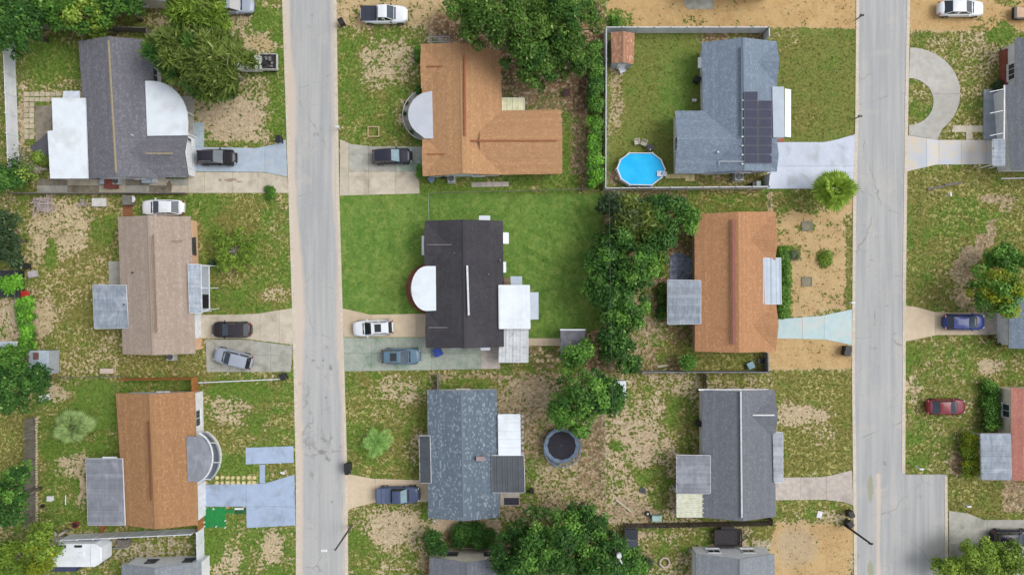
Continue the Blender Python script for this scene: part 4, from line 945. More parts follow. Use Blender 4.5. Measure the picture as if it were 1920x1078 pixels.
# 8 rust house, right
h = house('house', 'rust-orange shingled house with a brown ridge next to the teal drive', 1378, 530)
g = gable(h, [(1302, 402), (1452, 397), (1455, 659), (1303, 659)], 'v', ZE, .30, rRust, tBrown, wPeach, over=.4)
rvent(h, (1375, 411), (1376, 645), 4.12, 4.12, M('purple_brown_ridge', C(150, 96, 86), .8), .3, .12)
w1 = wing(h, g, 'E', 398, 500, 1452, rRust, tBrown, wPeach, .30); w2 = wing(h, g, 'E', 562, 658, 1454, rRust, tBrown, wPeach, .30)
patio(h, [(1430, 484), (1464, 484), (1465, 570), (1430, 570)], 3.05, 2.7, 2, METAL_L, 'h', 'porch_roof')
patio(h, [(1252, 525), (1314, 526), (1314, 607), (1252, 608)], 2.45, 2.95, 12, METAL_G, 'v')
opening(h, g, 'W', .25, 1.4, .9, 2.1); opening(h, g, 'S', .3, 1.1, .9, 2.1); opening(h, g, 'S', .75, 1.1, .9, 2.1); opening(h, w1, 'E', .5, 1.8, .9, 2.1); opening(h, w2, 'E', .5, 2.5, 0, 2.1, 'garage')

# 9 grey house, lower right
h = house('house', 'dark grey shingled house with a white ridge and cream patio panel', 1385, 850)
g = gable(h, [(1317, 731), (1451, 730), (1455, 968), (1317, 970)], 'v', ZE, .33, rGrey, tGrey, wWhite, over=.35)
rvent(h, (1389, 733), (1391, 970), 4.05, 4.05, trimc(C(204, 208, 214)), .18, .08, 'ridge_cap'); 
w1 = wing(h, g, 'E', 732, 824, 1452, rGrey, tGrey, wWhite, .33); rvent(h, (1411, 778), (1452, 778), 3.6, 3.6, tWhite, .14, .08, 'ridge_cap')
patio(h, [(1450, 811), (1468, 811), (1468, 904), (1452, 904)], 2.9, 2.6, 4, METAL_G2, 'v', 'porch_roof')
patio(h, [(1269, 853), (1332, 854), (1332, 925), (1269, 925)], 2.5, 3.1, 4, METAL_G2, 'v')
patio(h, [(1269, 925), (1320, 926), (1320, 969), (1269, 969)], 2.4, 2.6, 5, M('off_white_fibreglass', C(224, 226, 212), .6, C(206, 206, 178), 2, C(178, 178, 140), 1.5, .4, objrand=.06), 'v', 'carport_roof')
opening(h, g, 'W', .3, 1.4, .9, 2.1); opening(h, g, 'N', .5, 1.4, .9, 2.1); opening(h, w1, 'E', .5, 1.6, .9, 2.1); opening(h, g, 'E', .8, 2.4, 0, 2.1, 'garage')
bx(h, 'gutter', 1310, 729, 1440, 732, 2.55, 2.65, tWhite)

# 10 blue-grey gable at the bottom edge
h = house('house', 'faded blue-grey house cut by the bottom edge beside the black trailer', 1380, 1110)
g = gable(h, [(1305, 1038), (1452, 1038), (1455, 1210), (1305, 1210)], 'v', ZE, .34, rGreyB, tGrey, wWhite, over=.2, eover=.15, cap=(0, 1))
opening(h, g, 'N', .25, 1.5, .9, 2.0); opening(h, g, 'N', .72, 1.5, .9, 2.0)
mb = MB(); q = W(1302, 1042, 2.2); mb.tube((q.x, q.y, .1), (q.x, q.y, 2.3), .06); mb.build('downspout', tWhite, h)
wing(h, g, 'E', 1110, 1200, 1452, rGreyB, tGrey, wWhite, .34)
# 11 grey gable at the bottom, centre
h = house('house', 'grey house cut by the bottom edge half under the large tree', 880, 1120)
g = gable(h, [(805, 1044), (950, 1044), (950, 1210), (805, 1210)], 'v', ZE, .34, rGrey, tGrey, wCream, over=.2, eover=.15, cap=(0, 1))
opening(h, g, 'N', .28, 1.2, 1.2, 2.0, fr=tDark); opening(h, g, 'N', .78, 1.2, 1.2, 2.0, fr=tDark)
# 12 bottom left
h = house('house', 'dull grey house at the bottom edge below the white camper', 300, 1130)
g = gable(h, [(228, 1057), (377, 1052), (380, 1210), (228, 1210)], 'v', ZE, .34, rGreyB, tGrey, wWhite, over=.2, eover=.3, cap=(0, 1))
opening(h, g, 'N', .3, 1.2, 1.1, 2.0, fr=tDark); opening(h, g, 'N', .8, 1.2, 1.1, 2.0, fr=tDark)
# 13 right edge top
h = house('house', 'grey-roofed house at the right edge facing the loop drive', 1960, 190)
g = gable(h, [(1904, 72), (2050, 72), (2050, 200), (1904, 200)], 'v', ZE, .3, rGrey, tGrey, wWhite, eover=.3, over=.3)
g2 = gable(h, [(1885, 160), (2060, 160), (2060, 320), (1897, 320)], 'v', ZE, .3, rGrey, tGrey, wWhite, over=.3)
bk = MB(); a, b = g['S']['W']
bk.box((a.x - .15, (a.y + b.y) / 2 + .4, .5), (.28, abs(b.y - a.y) - 1.5, 1.0)); bk.build('brick_planter', M('red_brick'), h)
opening(h, g, 'W', .55, 1.9, 1.1, 2.2, panes=3); opening(h, g2, 'W', .18, 2.7, 0, 2.15, 'garage', tWhite)
bx(h, 'porch_floor', 1845, 168, 1880, 262, 0, .2, M('porch_grey', C(164, 172, 182), .8, C(150, 158, 168), 1.5))
fr = MB()
for y in (170, 210, 252): q = W(1880, y, 2.4); fr.beam(W(1856, y + 3, .2), W(1856, y + 3, 2.4), .09, .09); fr.beam(W(1856, y + 3, 2.4), W(1884, y - 3, 2.5), .08, .1)
fr.beam(W(1883, 160, 2.5), W(1882, 262, 2.5), .14, .16); fr.build('porch_frame', tWhite, h)
patio(h, [(1862, 262), (1884, 262), (1884, 310), (1862, 310)], 2.4, 2.6, 3, METAL_G, 'v', 'carport_roof')
# 14 right edge middle
h = house('house', 'blue-grey roofed house behind the yellow-green tree at the right edge', 1960, 600)
g = gable(h, [(1892, 548), (2050, 548), (2050, 653), (1892, 653)], 'v', ZE, .3, rBlue, tGrey, wWhite, over=.5)
opening(h, g, 'W', .38, 2.6, 0, 2.15, 'garage', tWhite)
# 15 red roof
h = house('house', 'red shingled house at the right edge with a grey metal patio roof', 1960, 820)
g = gable(h, [(1896, 727), (2050, 727), (2050, 900), (1897, 900)], 'v', ZE, .3, rRed, tCream, wCream, over=.25)
opening(h, g, 'W', .75, 1.6, .9, 2.1)
patio(h, [(1839, 813), (1895, 813), (1897, 899), (1841, 899)], 2.45, 2.95, 8, METAL_G, 'v', frame=tGrey)
# 16 roof at top edge
h = house('house', 'white-roofed corner of a house at the top edge above the sandy plot', 1420, -90)
g = gable(h, [(1290, -200), (1464, -200), (1464, -14), (1290, -14)], 'v', ZE, .25, rGreyB, tWhite, wWhite)
opening(h, g, 'S', .5, 1.4, .9, 2.1)
h = house('house', 'small grey gable at the top edge above the dark grey roof', 270, -80)
g = gable(h, [(180, -170), (322, -170), (322, 4), (180, 4)], 'v', ZE, .3, rGreyB, tGrey, wCream)
opening(h, g, 'S', .5, 1.4, .9, 2.1)
# ------------------------------------------------------------------ fences
vinyl = M('white_vinyl', C(226, 230, 238), .45, C(214, 218, 226), 1.2, C(196, 198, 196), .8, .35)
wdG = M('weathered_grey_wood', C(128, 122, 114), .9, C(104, 98, 92), 3, C(84, 78, 70), 1, .5, objrand=.18, stretch=(1, 1, .3))
wdO = M('orange_stained_wood', C(184, 124, 70), .85, C(160, 102, 54), 3, objrand=.14)
wdD = M('dark_brown_wood', C(104, 94, 86), .9, C(80, 70, 62), 3, objrand=.2)
wdM = M('mid_grey_wood', C(136, 138, 142), .9, C(112, 114, 118), 2, objrand=.1)
def fence(label, pts, kind='vinyl', h=1.8, seg=2.4, cat='fence', name='fence', group=None, mat=None):
    """pts: ground pixels of its base line. Each panel / picket / post is an object"""
    P = [W(*p) for p in pts]
    root = thing(name, label, cat, P[0], 0, group)
    for a, b in zip(P, P[1:]):
        L = (b - a).length; n = max(1, round(L / seg)); rz = math.atan2(b.y - a.y, b.x - a.x); dr = (b - a) / L
        for i in range(n + 1):
            q = a + dr * (L * i / n)
            mb = MB()
            if kind == 'vinyl':
                mb.box((q.x, q.y, h / 2 + .04), (.13, .13, h + .08), rz); mb.add([(q.x - .08, q.y - .08, h + .08), (q.x + .08, q.y - .08, h + .08), (q.x + .08, q.y + .08, h + .08), (q.x - .08, q.y + .08, h + .08), (q.x, q.y, h + .16)], [(0, 1, 4), (1, 2, 4), (2, 3, 4), (3, 0, 4)])
                mb.build('post', vinyl, root)
            elif kind == 'link':
                mb.tube((q.x, q.y, 0), (q.x, q.y, h + .05), .03, n=6); mb.build('post', GALV, root)
            else:
                mb.box((q.x, q.y, h * .48), (.1, .1, h * .96), rz); mb.build('post', mat, root)
        for i in range(n):
            c = a + dr * (L * (i + .5) / n); w = L / n
            if kind == 'vinyl':
                mb = MB(); mb.box((c.x, c.y, h / 2), (w - .15, .05, h - .16), rz)
                mb.box((c.x, c.y, h - .06), (w - .14, .09, .12), rz); mb.box((c.x, c.y, .1), (w - .14, .09, .12), rz); mb.build('fence_panel', vinyl, root)
            elif kind == 'link':
                mb = MB(); mb.tube(c - dr * (w / 2) + Vector((0, 0, h)), c + dr * (w / 2) + Vector((0, 0, h)), .025, n=6)
                mb.build('rail', GALV, root)
                mb = MB(); st = .16; m_ = int(w / st)
                for k in range(m_ + int(h / st)):
                    for sg in (1, -1):
                        u0 = (k - int(h / st)) * st; u1 = u0 + h; z0, z1 = 0., h
                        if u0 < 0: z0 = -u0; u0 = 0
                        if u1 > w: z1 = h - (u1 - w); u1 = w
                        if z1 <= z0: continue
                        if sg < 0: u0, u1 = w - u0, w - u1
                        p0 = a + dr * (L * i / n + u0) + Vector((0, 0, z0)); p1 = a + dr * (L * i / n + u1) + Vector((0, 0, z1)); d_ = Vector((0, 0, .008))
                        mb.add([p0 - d_, p1 - d_, p1 + d_, p0 + d_], [(0, 1, 2, 3)])
                o = mb.build('wire_mesh', GALV, root)
            elif kind == 'solid':
                mb = MB(); mb.box((c.x, c.y, h / 2), (w - .02, .06, h), rz); mb.box((c.x, c.y, h), (w - .02, .12, .05), rz); mb.build('fence_panel', mat, root)
            else:
                for zz in (.4, h - .4):
                    mb = MB(); q = c + Vector((-dr.y, dr.x, 0)) * -.05; mb.box((q.x, q.y, zz), (w, .05, .09), rz); mb.build('rail', mat, root)
        if kind == 'picket':
            sp = .17 if L < 22 else .24; m_ = int(L / sp); me = None
            for i in range(m_):
                q = a + dr * (sp * (i + .5))
                if me is None:
                    mb = MB(); mb.box((0, 0, h / 2), (sp * .8, .025, h)); o = mb.build('picket', mat); me = o.data; o.parent = root
                else:
                    o = bpy.data.objects.new('picket', me); COL.objects.link(o); o.parent = root
                o.location = q - P[0] + Vector((0, 0, rnd.uniform(-.05, .03))); o.rotation_euler = (rnd.uniform(-.03, .03), 0, rz)
    return root
fence('tall white vinyl fence running down the far left edge', [(27, 72), (37, 330)], 'vinyl', 1.85, 2.4)
fence('white vinyl fence around the pool yard with the shed', [(1432, 78), (1432, 62), (1133, 62), (1132, 357), (1432, 354), (1434, 330)], 'vinyl', 1.75, 1.85)
fence('white vinyl fence above the white camper at lower left', [(133, 1002), (371, 991)], 'vinyl', 1.85, 1.9)
fence('white vinyl fence going down beside the house at the bottom left', [(382, 988), (383, 1040), (388, 1100)], 'vinyl', 1.85, 1.9)
fence('orange stained wood fence above the orange-brown roof', [(237, 709), (371, 707), (372, 732)], 'picket', 1.75, 2.2, mat=wdO)
fence('short orange stained wood fence piece by the green mat', [(383, 963), (383, 985)], 'picket', 1.7, 2.0, mat=wdO)
fence('weathered grey picket fence down the left edge behind the silvery palm', [(66, 782), (66, 980)], 'picket', 1.8, 2.4, mat=wdG)
fence('dark slatted fence below the grey house with the white ridge', [(1172, 981), (1440, 976)], 'picket', 1.7, 2.4, mat=wdD)
fence('dark fence corner piece beside the cream patio house', [(1440, 966), (1440, 976)], 'picket', 1.6, 1.2, mat=wdD)
fence('dark wooden gate fence from the boundary down to the grey roof', [(1318, 701), (1318, 733)], 'picket', 1.6, 1.4, mat=wdD)
fence('grey board fence behind the upper left grey roof', [(70, 55), (200, 60), (288, 62), (289, 88)], 'solid', 1.6, 2.4, mat=wdG)
fence('grey boundary fence below the rust roof', [(1200, 695), (1432, 695), (1431, 660)], 'solid', 1.5, 2.4, mat=wdM)
fence('dull grey boundary fence along the stained side path', [(30, 364), (352, 364)], 'solid', .9, 2.4, mat=wdG)
fence('sagging chain link fence below the beige-roofed house', [(85, 706), (236, 704)], 'link', 1.2, 3)
fence('chain link fence up the lot line left of the trampoline tree', [(1131, 705), (1133, 930)], 'link', 1.2, 3)
fence('chain link fence between the lawn and the dense trees', [(1136, 366), (1140, 690)], 'link', 1.2, 3)
fence('short chain link run from the black roof up to the lot line', [(805, 366), (806, 416)], 'link', 1.1, 3)
fence('grey gate fence above the mottled blue-grey roof', [(822, 700), (823, 732)], 'solid', 1.2, 2, mat=wdM)
fence('chain link fence left of the bright hedge at the left edge', [(40, 480), (42, 600)], 'link', 1.2, 3)
fence('thin chain link fence below the L-shaped orange roof', [(810, 364), (1100, 357)], 'link', 1.1, 3)
fence('chain link fence above the lower left tree by the bottom grey house', [(812, 1020), (935, 1022)], 'link', 1.1, 3)
fence('short fence joining the rust roof and the vinyl fence', [(1438, 362), (1438, 398)], 'link', 1.2, 2)
r = thing('fence_rail', 'low white rail between the silver car pad and the patchy front lawn', 'fence', W(375, 715))
a, b = W(377, 716), W(535, 709)
for i in range(5):
    q = lerp(a, b, i / 4); mb = MB(); mb.box((q.x, q.y, .35), (.09, .09, .7)); mb.build('post', vinyl, r)
mb = MB(); mb.beam(a + Vector((0, 0, .66)), b + Vector((0, 0, .66)), .1, .1); mb.build('rail', vinyl, r)

# ------------------------------------------------------------------ vehicles
TYRE = M('tyre_rubber', (.02, .02, .02, 1), .85); RIM = M('alloy_rim', C(150, 152, 156), .35, metal=.8)
CGL = M('car_glass', (.012, .015, .02, 1), .05, (.02, .025, .03, 1), .8, spec=.9)
WSH = M('windscreen_glass', C(78, 90, 102), .3, C(62, 74, 86), .8, spec=.3)
HL = M('headlight_lens', C(190, 200, 210), .1); TLm = M('tail_light_lens', C(150, 30, 30), .2)
def paint(n, c): return M('car_paint_' + n, c, .38, tuple(x * .93 for x in c[:3]) + (1,), .8, coat=.3, spec=.3)
def vehicle(label, cx, cy, Lpx, ang, pc, kind='sedan', cat='car', name='parked_car', width=1.82, sunroof=False, rails=False, roofmat=None, hoodmat=None, windmat=None, group='parked cars'):
    """cx, cy photo pixel of its middle; ang degrees counter-clockwise of where the bonnet points (0 = right)"""
    hz = .9
    c = W(cx, cy, hz); L = Lpx / 16 * (CAMH - hz) / CAMH; Wd = width
    root = thing(name, label, cat, (c.x, c.y, .045), R(ang), group)
    # in local metres, x forward
    Hs = {'sedan': 1.42, 'suv': 1.68, 'hatch': 1.5, 'pickup': 1.8}[kind]
    def sh(u):   # shoulder height along the length 0 rear .. 1 front
        if kind == 'sedan': pts = [(0, .78), (.04, .95), (.2, 1.0), (.65, .98), (.72, .95), (.95, .74), (1, .55)]
        elif kind == 'pickup': pts = [(0, 1.0), (.03, 1.08), (.42, 1.08), (.7, 1.1), (.75, 1.1), (.95, .98), (1, .75)]
        else: pts = [(0, .85), (.03, 1.02), (.2, 1.06), (.65, 1.04), (.72, 1.02), (.94, .85), (1, .6)]
        for (a, za), (b, zb) in zip(pts, pts[1:]):
            if u <= b: return za + (zb - za) * (u - a) / (b - a)
        return pts[-1][1]
    us = [0, .012, .035, .08, .14, .2, .3, .4, .5, .6, .68, .74, .8, .87, .92, .96, .985, 1]
    ring = []
    for u in us:
        t = abs(2 * u - 1); hw = Wd / 2 * (1 - .36 * t ** 8 - .05 * t ** 3); z = sh(u); x = (u - .5) * L
        half = [(0, z + .03), (.45 * hw, z + .025), (.8 * hw, z), (.93 * hw, z - .05), (hw, z - .18), (hw * 1.0, .5), (hw * .97, .32), (hw * .8, .24), (0, .22)]
        rg_ = half + [(-y, zz) for y, zz in half[-2:0:-1]]
        ring.append([(x, y, zz) for y, zz in rg_])
    n = len(ring[0]); mb = MB(); vs = [p for r_ in ring for p in r_]
    fs = [(i * n + j, (i + 1) * n + j, (i + 1) * n + (j + 1) % n, i * n + (j + 1) % n) for i in range(len(us) - 1) for j in range(n)]
    fs += [tuple(range(n)), tuple(range((len(us) - 1) * n, len(us) * n))[::-1]]
    mb.add(vs, fs)
    def pb(mb_, nm, m_, par=root, **k):
        off = parent_loc(par); mb_.v = [(v[0] + off[0], v[1] + off[1], v[2] + off[2]) for v in mb_.v]; return mb_.build(nm, m_, par, **k)
    body = pb(mb, 'body', pc, smooth=True)
    # greenhouse
    G = {'sedan': (.10, .24, .52, .71), 'suv': (.02, .09, .50, .70), 'hatch': (.04, .14, .50, .72), 'pickup': (.36, .40, .58, .72)}[kind]
    if kind == 'sedan': G = (.09, .25, .52, .71)
    xr0, xr1, xf1, xf0 = [(g_ - .5) * L for g_ in G]
    zb = sh(.5) - .0; zt = Hs; wb, wt = Wd / 2 * .91, Wd / 2 * .74
    zbr, zbf = sh(G[0]) - .02, sh(G[3]) - .01
    B = [Vector((xr0, -wb * .96, zbr)), Vector((xf0, -wb * .92, zbf)), Vector((xf0, wb * .92, zbf)), Vector((xr0, wb * .96, zbr))]
    T = [Vector((xr1, -wt * .96, zt - .03)), Vector((xf1, -wt, zt)), Vector((xf1, wt, zt)), Vector((xr1, wt * .96, zt - .03))]
    mid = [Vector((0, -wb, zb)), Vector((0, wb, zb))]
    mb = MB(); mb.add(B + T, [(0, 1, 5, 4), (1, 2, 6, 5), (2, 3, 7, 6), (3, 0, 4, 7)])
    pb(mb, 'cabin', pc, body, smooth=False)
    # crowned roof
    mb = MB(); rv = []; nx_, ny_ = 6, 6
    for i in range(nx_ + 1):
        for j in range(ny_ + 1):
            u, v = i / nx_, j / ny_; p = lerp(lerp(T[0], T[1], u), lerp(T[3], T[2], u), v)
            p.z += .06 * (1 - (2 * u - 1) ** 4) * (1 - (2 * v - 1) ** 4) + .004; rv.append(p)
    mb.add(rv, [(i * (ny_ + 1) + j, (i + 1) * (ny_ + 1) + j, (i + 1) * (ny_ + 1) + j + 1, i * (ny_ + 1) + j + 1) for i in range(nx_) for j in range(ny_)])
    pb(mb, 'roof', roofmat or pc, smooth=True)
    def pane(nm, a, b, c_, d_, m_, ins=.06, split=1):
        cen = (a + b + c_ + d_) / 4; nrm = (b - a).cross(d_ - a).normalized()
        if nrm.dot(cen - Vector((0, 0, .8))) < 0: nrm = -nrm
        for k in range(split):
            u0, u1 = k / split + ins * .5, (k + 1) / split - ins * .5
            q = [lerp(lerp(a, b, u), lerp(d_, c_, u), v) + nrm * .012 for u, v in ((u0, ins), (u1, ins), (u1, 1 - ins), (u0, 1 - ins))]
            mb_ = MB(); mb_.add(q + [p - nrm * .01 for p in q], [(0, 1, 2, 3), (7, 6, 5, 4), (0, 4, 5, 1), (1, 5, 6, 2), (2, 6, 7, 3), (3, 7, 4, 0)]); pb(mb_, nm, m_, root)
    pane('windscreen', B[1], B[2], T[2], T[1], windmat or WSH); pane('rear_window', B[3], B[0], T[0], T[3], CGL if kind != 'sedan' else (windmat or WSH))
    pane('side_window', B[0], B[1], T[1], T[0], CGL, .08, 2); pane('side_window', B[2], B[3], T[3], T[2], CGL, .08, 2)
    for sx in (-.31, .33):
        for sy in (-1, 1):
            x = sx * L; y0 = sy * (Wd / 2 - .2); y1 = sy * (Wd / 2 + .01); r_ = .33 if kind != 'pickup' else .39
            mb = MB(); mb.tube((x, y0, r_), (x, y1, r_), r_, n=16); wh = pb(mb, 'wheel', TYRE, root)
            mb = MB(); mb.tube((x, y1, r_), (x, y1 + sy * .015, r_), r_ * .62, n=10); pb(mb, 'rim', RIM, wh)
    for sy in (-1, 1):
        mb = MB(); mb.box((xf0 - .35, sy * (Wd / 2 + .06), sh(.62) + .02), (.14, .2, .13)); pb(mb, 'mirror', pc if kind != 'pickup' else DARK, root, bevel=.02)
        mb = MB(); z = sh(.965) - .04; mb.box((L * .462, sy * Wd * .33, z - .05), (.2, .26, .12), sy * -.45); pb(mb, 'headlight', HL, root, bevel=.02)
        mb = MB(); z = sh(.01); mb.box((-L * .485, sy * Wd * .37, z - .04), (.16, .24, .16), sy * .2); pb(mb, 'tail_light', TLm, root, bevel=.02)
    mb = MB(); mb.box((L * .5 - .04, 0, .40), (.1, Wd * .5, .18)); pb(mb, 'grille', DARK, root)
    mb = MB(); mb.box((xf0 + .12, 0, sh(.735) + .02), (.16, Wd * .7, .03)); pb(mb, 'cowl', DARK, root)
    if rails:
        for sy in (-1, 1):
            mb = MB(); mb.beam((xr1 + .2, sy * (wt - .06), zt + .06), (xf1 - .2, sy * (wt - .06), zt + .07), .05, .05); pb(mb, 'roof_rail', GALV, root)
    if sunroof:
        mb = MB(); mb.box((xf1 - .75, 0, zt + .062), (.75, .9, .02)); pb(mb, 'sunroof', CGL, root)
    if kind == 'pickup':
        x0, x1 = -L / 2 + .1, xr0 - .05
        mb = MB(); mb.box(((x0 + x1) / 2, 0, 1.14), (x1 - x0, Wd * .88, .06)); pb(mb, 'bed_cover', hoodmat or DARK, root, bevel=.02)
        for k in range(1, 3):
            mb = MB(); mb.box((x0 + (x1 - x0) * k / 3, 0, 1.176), (.04, Wd * .86, .012)); pb(mb, 'cover_seam', DARK, root)
    return root
pBlk = paint('black', C(26, 26, 32)); pWht = paint('white', C(234, 238, 244)); pSil = paint('silver', C(160, 168, 182)); pBlu = paint('bright_blue', C(40, 62, 136))
pNav = paint('navy', C(72, 84, 114)); pDk = paint('dark_blue_grey', C(42, 44, 60)); pTeal = paint('steel_blue', C(96, 124, 144)); pRed = paint('dark_red', C(128, 44, 56)); pNv2 = paint('midnight', C(20, 22, 48))
pBr = paint('black_brown', C(44, 38, 44))
vehicle('black suv with roof rails on the blue-grey painted drive', 405, 295, 73, 0, pBlk, 'suv', rails=True, roofmat=paint('dark_grey_roof', C(44, 42, 52)))
vehicle('white saloon parked against the upper wall of the beige-roofed house', 304, 389, 80, 180, pWht, 'sedan')
vehicle('black people carrier with its bonnet towards the beige-roofed house', 433, 618, 74, 180, pBr, 'hatch', roofmat=paint('soft_black_roof', C(54, 50, 56)))
vehicle('silver estate parked askew on the grey concrete pad', 436, 672, 74, 166, pSil, 'suv')
vehicle('white suv with a dark sunroof at the black-roofed house', 699, 615, 76, 183, pWht, 'suv', sunroof=True, rails=True, windmat=CGL)
vehicle('steel blue estate car on the mossy concrete pad', 752, 668, 73, 0, pTeal, 'suv', sunroof=True, rails=True)
vehicle('dark blue-grey car on the drive by the L-shaped orange roof', 735, 293, 74, 2, pDk, 'suv', windmat=M('pale_windscreen', C(140, 166, 176), .3, spec=.3))
vehicle('white pickup with a black bed cover at the top of the middle block', 720, 27, 88, 0, pWht, 'pickup', 'pickup truck', 'pickup_truck', 2.0, hoodmat=M('tonneau_slate', C(50, 56, 72), .7), group=None)
vehicle('silver suv cut by the top edge left of the street', 436, 10, 78, 0, pSil, 'suv', sunroof=True, windmat=CGL)
vehicle('navy pickup with a flat bed cover at the mottled grey-roofed house', 746, 928, 82, 1, pNav, 'pickup', 'pickup truck', 'pickup_truck', 1.95, hoodmat=M('tonneau_navy', C(92, 106, 136), .5), windmat=M('pale_windscreen'), group=None)
vehicle('bright blue car half under the yellow-green tree', 1810, 604, 77, 0, pBlu, 'hatch')
vehicle('dark red saloon standing on the patchy lawn at the right', 1776, 763, 73, 0, pRed, 'sedan')
vehicle('white saloon on the orange sand at the top right', 1804, 15, 86, 0, pWht, 'sedan', windmat=M('dark_screen', C(52, 62, 72), .08))
vehicle('midnight blue car at the lower right corner behind the tree', 1900, 1009, 78, 0, pNv2, 'suv')

# old flatbed truck with junk under the feathery tree
def P3(px, py, z=0): return W(px, py, z)
r = thing('flatbed_truck', 'old white truck with a railed bed of junk under the feathery tree', 'truck', W(488, 117), 0)
tb = M('faded_white_paint', C(200, 204, 200), .6, C(168, 172, 166), 3, C(120, 110, 96), 1.5, .5)
c0 = W(503, 117, 1.0)
bxw = lambda nm, c, s, m_, **k: MB().box(c, s).build(nm, m_, r, **k)
bxw('bed', (c0.x, c0.y, .75), (2.1, 1.8, .12), M('dark_steel', C(70, 66, 66), .7))
for sx, sy, dx, dy in ((0, 1, 2.1, .08), (0, -1, 2.1, .08), (1, 0, .08, 1.8), (-1, 0, .08, 1.8)):
    bxw('bed_side', (c0.x + sx * 1.03, c0.y + sy * .88, 1.0), (dx, dy, .5), tb)
for i in range(9):
    a_ = rnd.uniform(0, 3); MB().box((c0.x + rnd.uniform(-.7, .7), c0.y + rnd.uniform(-.6, .6), .95 + rnd.uniform(0, .15)), (rnd.uniform(.2, .7), rnd.uniform(.1, .4), .2), a_).build('junk', [M('junk_grey', C(120, 118, 120), .8), M('junk_dark', C(50, 46, 46), .8)][i % 2], r)
c1 = W(471, 117, 1.5); MB().box((c1.x, c1.y, 1.35), (1.3, 1.65, .7), 0, 0, (.8, .86)).build('cab', tb, r, bevel=.08); MB().box((c1.x - 1.2, c1.y, .85), (1.3, 1.6, .5), 0, 0, (.95, .9)).build('bonnet', tb, r, bevel=.06)
MB().box((c1.x - .2, c1.y, .8), (2.4, 1.7, .5)).build('chassis', tb, r)
MB().box((c1.x - .62, c1.y, 1.38), (.12, 1.35, .42)).build('windscreen', CGL, r)
for x in (c1.x - 1.0, c0.x + .3):
    for s in (-1, 1): MB().tube((x, c0.y + s * .62, .36), (x, c0.y + s * .86, .36), .36, n=14).build('wheel', TYRE, r)

# white camper
r = thing('camper_trailer', 'long white camper trailer under the yellow-green tree at lower left', 'camper', W(140, 1030), 0)
cw = M('camper_white', C(232, 236, 242), .4, C(222, 226, 232), .8, C(196, 198, 194), .8, .3)
a, b = W(88, 1019, 2.6), W(190, 1063, 2.6)
prof = [(a.x, b.y), (b.x - .8, b.y), (b.x, b.y + .5), (b.x, a.y - .5), (b.x - .8, a.y), (a.x, a.y)]
mb = MB(); mb.prism(prof, .45, 2.6); mb.build('body', cw, r, bevel=.12)
for x in (116, 146): bx(r, 'roof_hatch', x - 7, 1022, x + 7, 1026, 2.6, 2.68, DARK)
bx(r, 'roof_vent', 147, 1036, 156, 1045, 2.6, 2.72, cw)
bx(r, 'slide_out', 92, 1060, 142, 1071, .6, 2.2, M('navy_awning', C(60, 66, 96), .6))
bx(r, 'roof_seam', 169, 1024, 170, 1060, 2.6, 2.625, M('camper_grey', C(196, 198, 204), .5))
bx(r, 'front_strip', 188, 1026, 190, 1056, .6, 2.3, DARK)
for x in (130, 142):
    for y in (1012, 1056): q = W(x, y); MB().tube((q.x, q.y - .1, .35), (q.x, q.y + .1, .35), .35, n=14).build('wheel', TYRE, r)
MB().beam((b.x, (a.y + b.y) / 2, .45), (b.x + 1.2, (a.y + b.y) / 2, .4), .12, .1).build('hitch', GALV, r)

# black utility trailer
r = thing('utility_trailer', 'black utility trailer with a dark mesh floor above the bottom grey roof', 'trailer', W(1370, 1008), 0)
bm_ = M('black_trailer_steel', C(44, 42, 46), .7, C(60, 58, 62), 3)
a, b = W(1341, 994, 1.0), W(1391, 1024, 1.0)
MB().box(((a.x + b.x) / 2, (a.y + b.y) / 2, .55), (b.x - a.x, a.y - b.y, .08)).build('bed', M('trailer_floor', C(66, 62, 66), .85, C(48, 44, 48), 6), r)
for (x, y, dx, dy) in (((a.x + b.x) / 2, a.y, b.x - a.x, .07), ((a.x + b.x) / 2, b.y, b.x - a.x, .07), (a.x, (a.y + b.y) / 2, .07, a.y - b.y), (b.x, (a.y + b.y) / 2, .07, a.y - b.y)):
    MB().box((x, y, 1.0), (dx, dy, .08)).build('rail', bm_, r); MB().box((x, y, .8), (dx, dy, .06)).build('rail', bm_, r)
for i in range(5):
    for y in (a.y, b.y): x = a.x + (b.x - a.x) * i / 4; MB().box((x, y, .78), (.06, .06, .48)).build('post', bm_, r)
for s, y in ((1, a.y + .15), (-1, b.y - .15)):
    for dx in (-.4, .4): MB().tube(((a.x + b.x) / 2 + dx, y - .1, .33), ((a.x + b.x) / 2 + dx, y + .1, .33), .33, n=12).build('wheel', TYRE, r)
    MB().box(((a.x + b.x) / 2, y, .72), (1.6, .28, .06)).build('mudguard', bm_, r)
cy = (a.y + b.y) / 2
MB().beam((b.x, a.y - .3, .5), (b.x + .9, cy, .48), .09, .09).build('drawbar', bm_, r); MB().beam((b.x, b.y + .3, .5), (b.x + .9, cy, .48), .09, .09).build('drawbar', bm_, r)

r = thing('handcart', 'small tan flat cart at the upper right corner', 'cart', W(1914, 25), 0)
bx(r, 'bed', 1907, 14, 1935, 33, .5, .6, M('plywood', C(214, 180, 150), .8)); bx(r, 'side_board', 1902, 13, 1907, 35, .3, .75, DARK); bx(r, 'side_board', 1907, 33, 1935, 36, .4, .75, DARK)
for y in (17, 32): q = W(1915, y); MB().tube((q.x, q.y - .06, .25), (q.x, q.y + .06, .25), .25, n=12).build('wheel', TYRE, r)

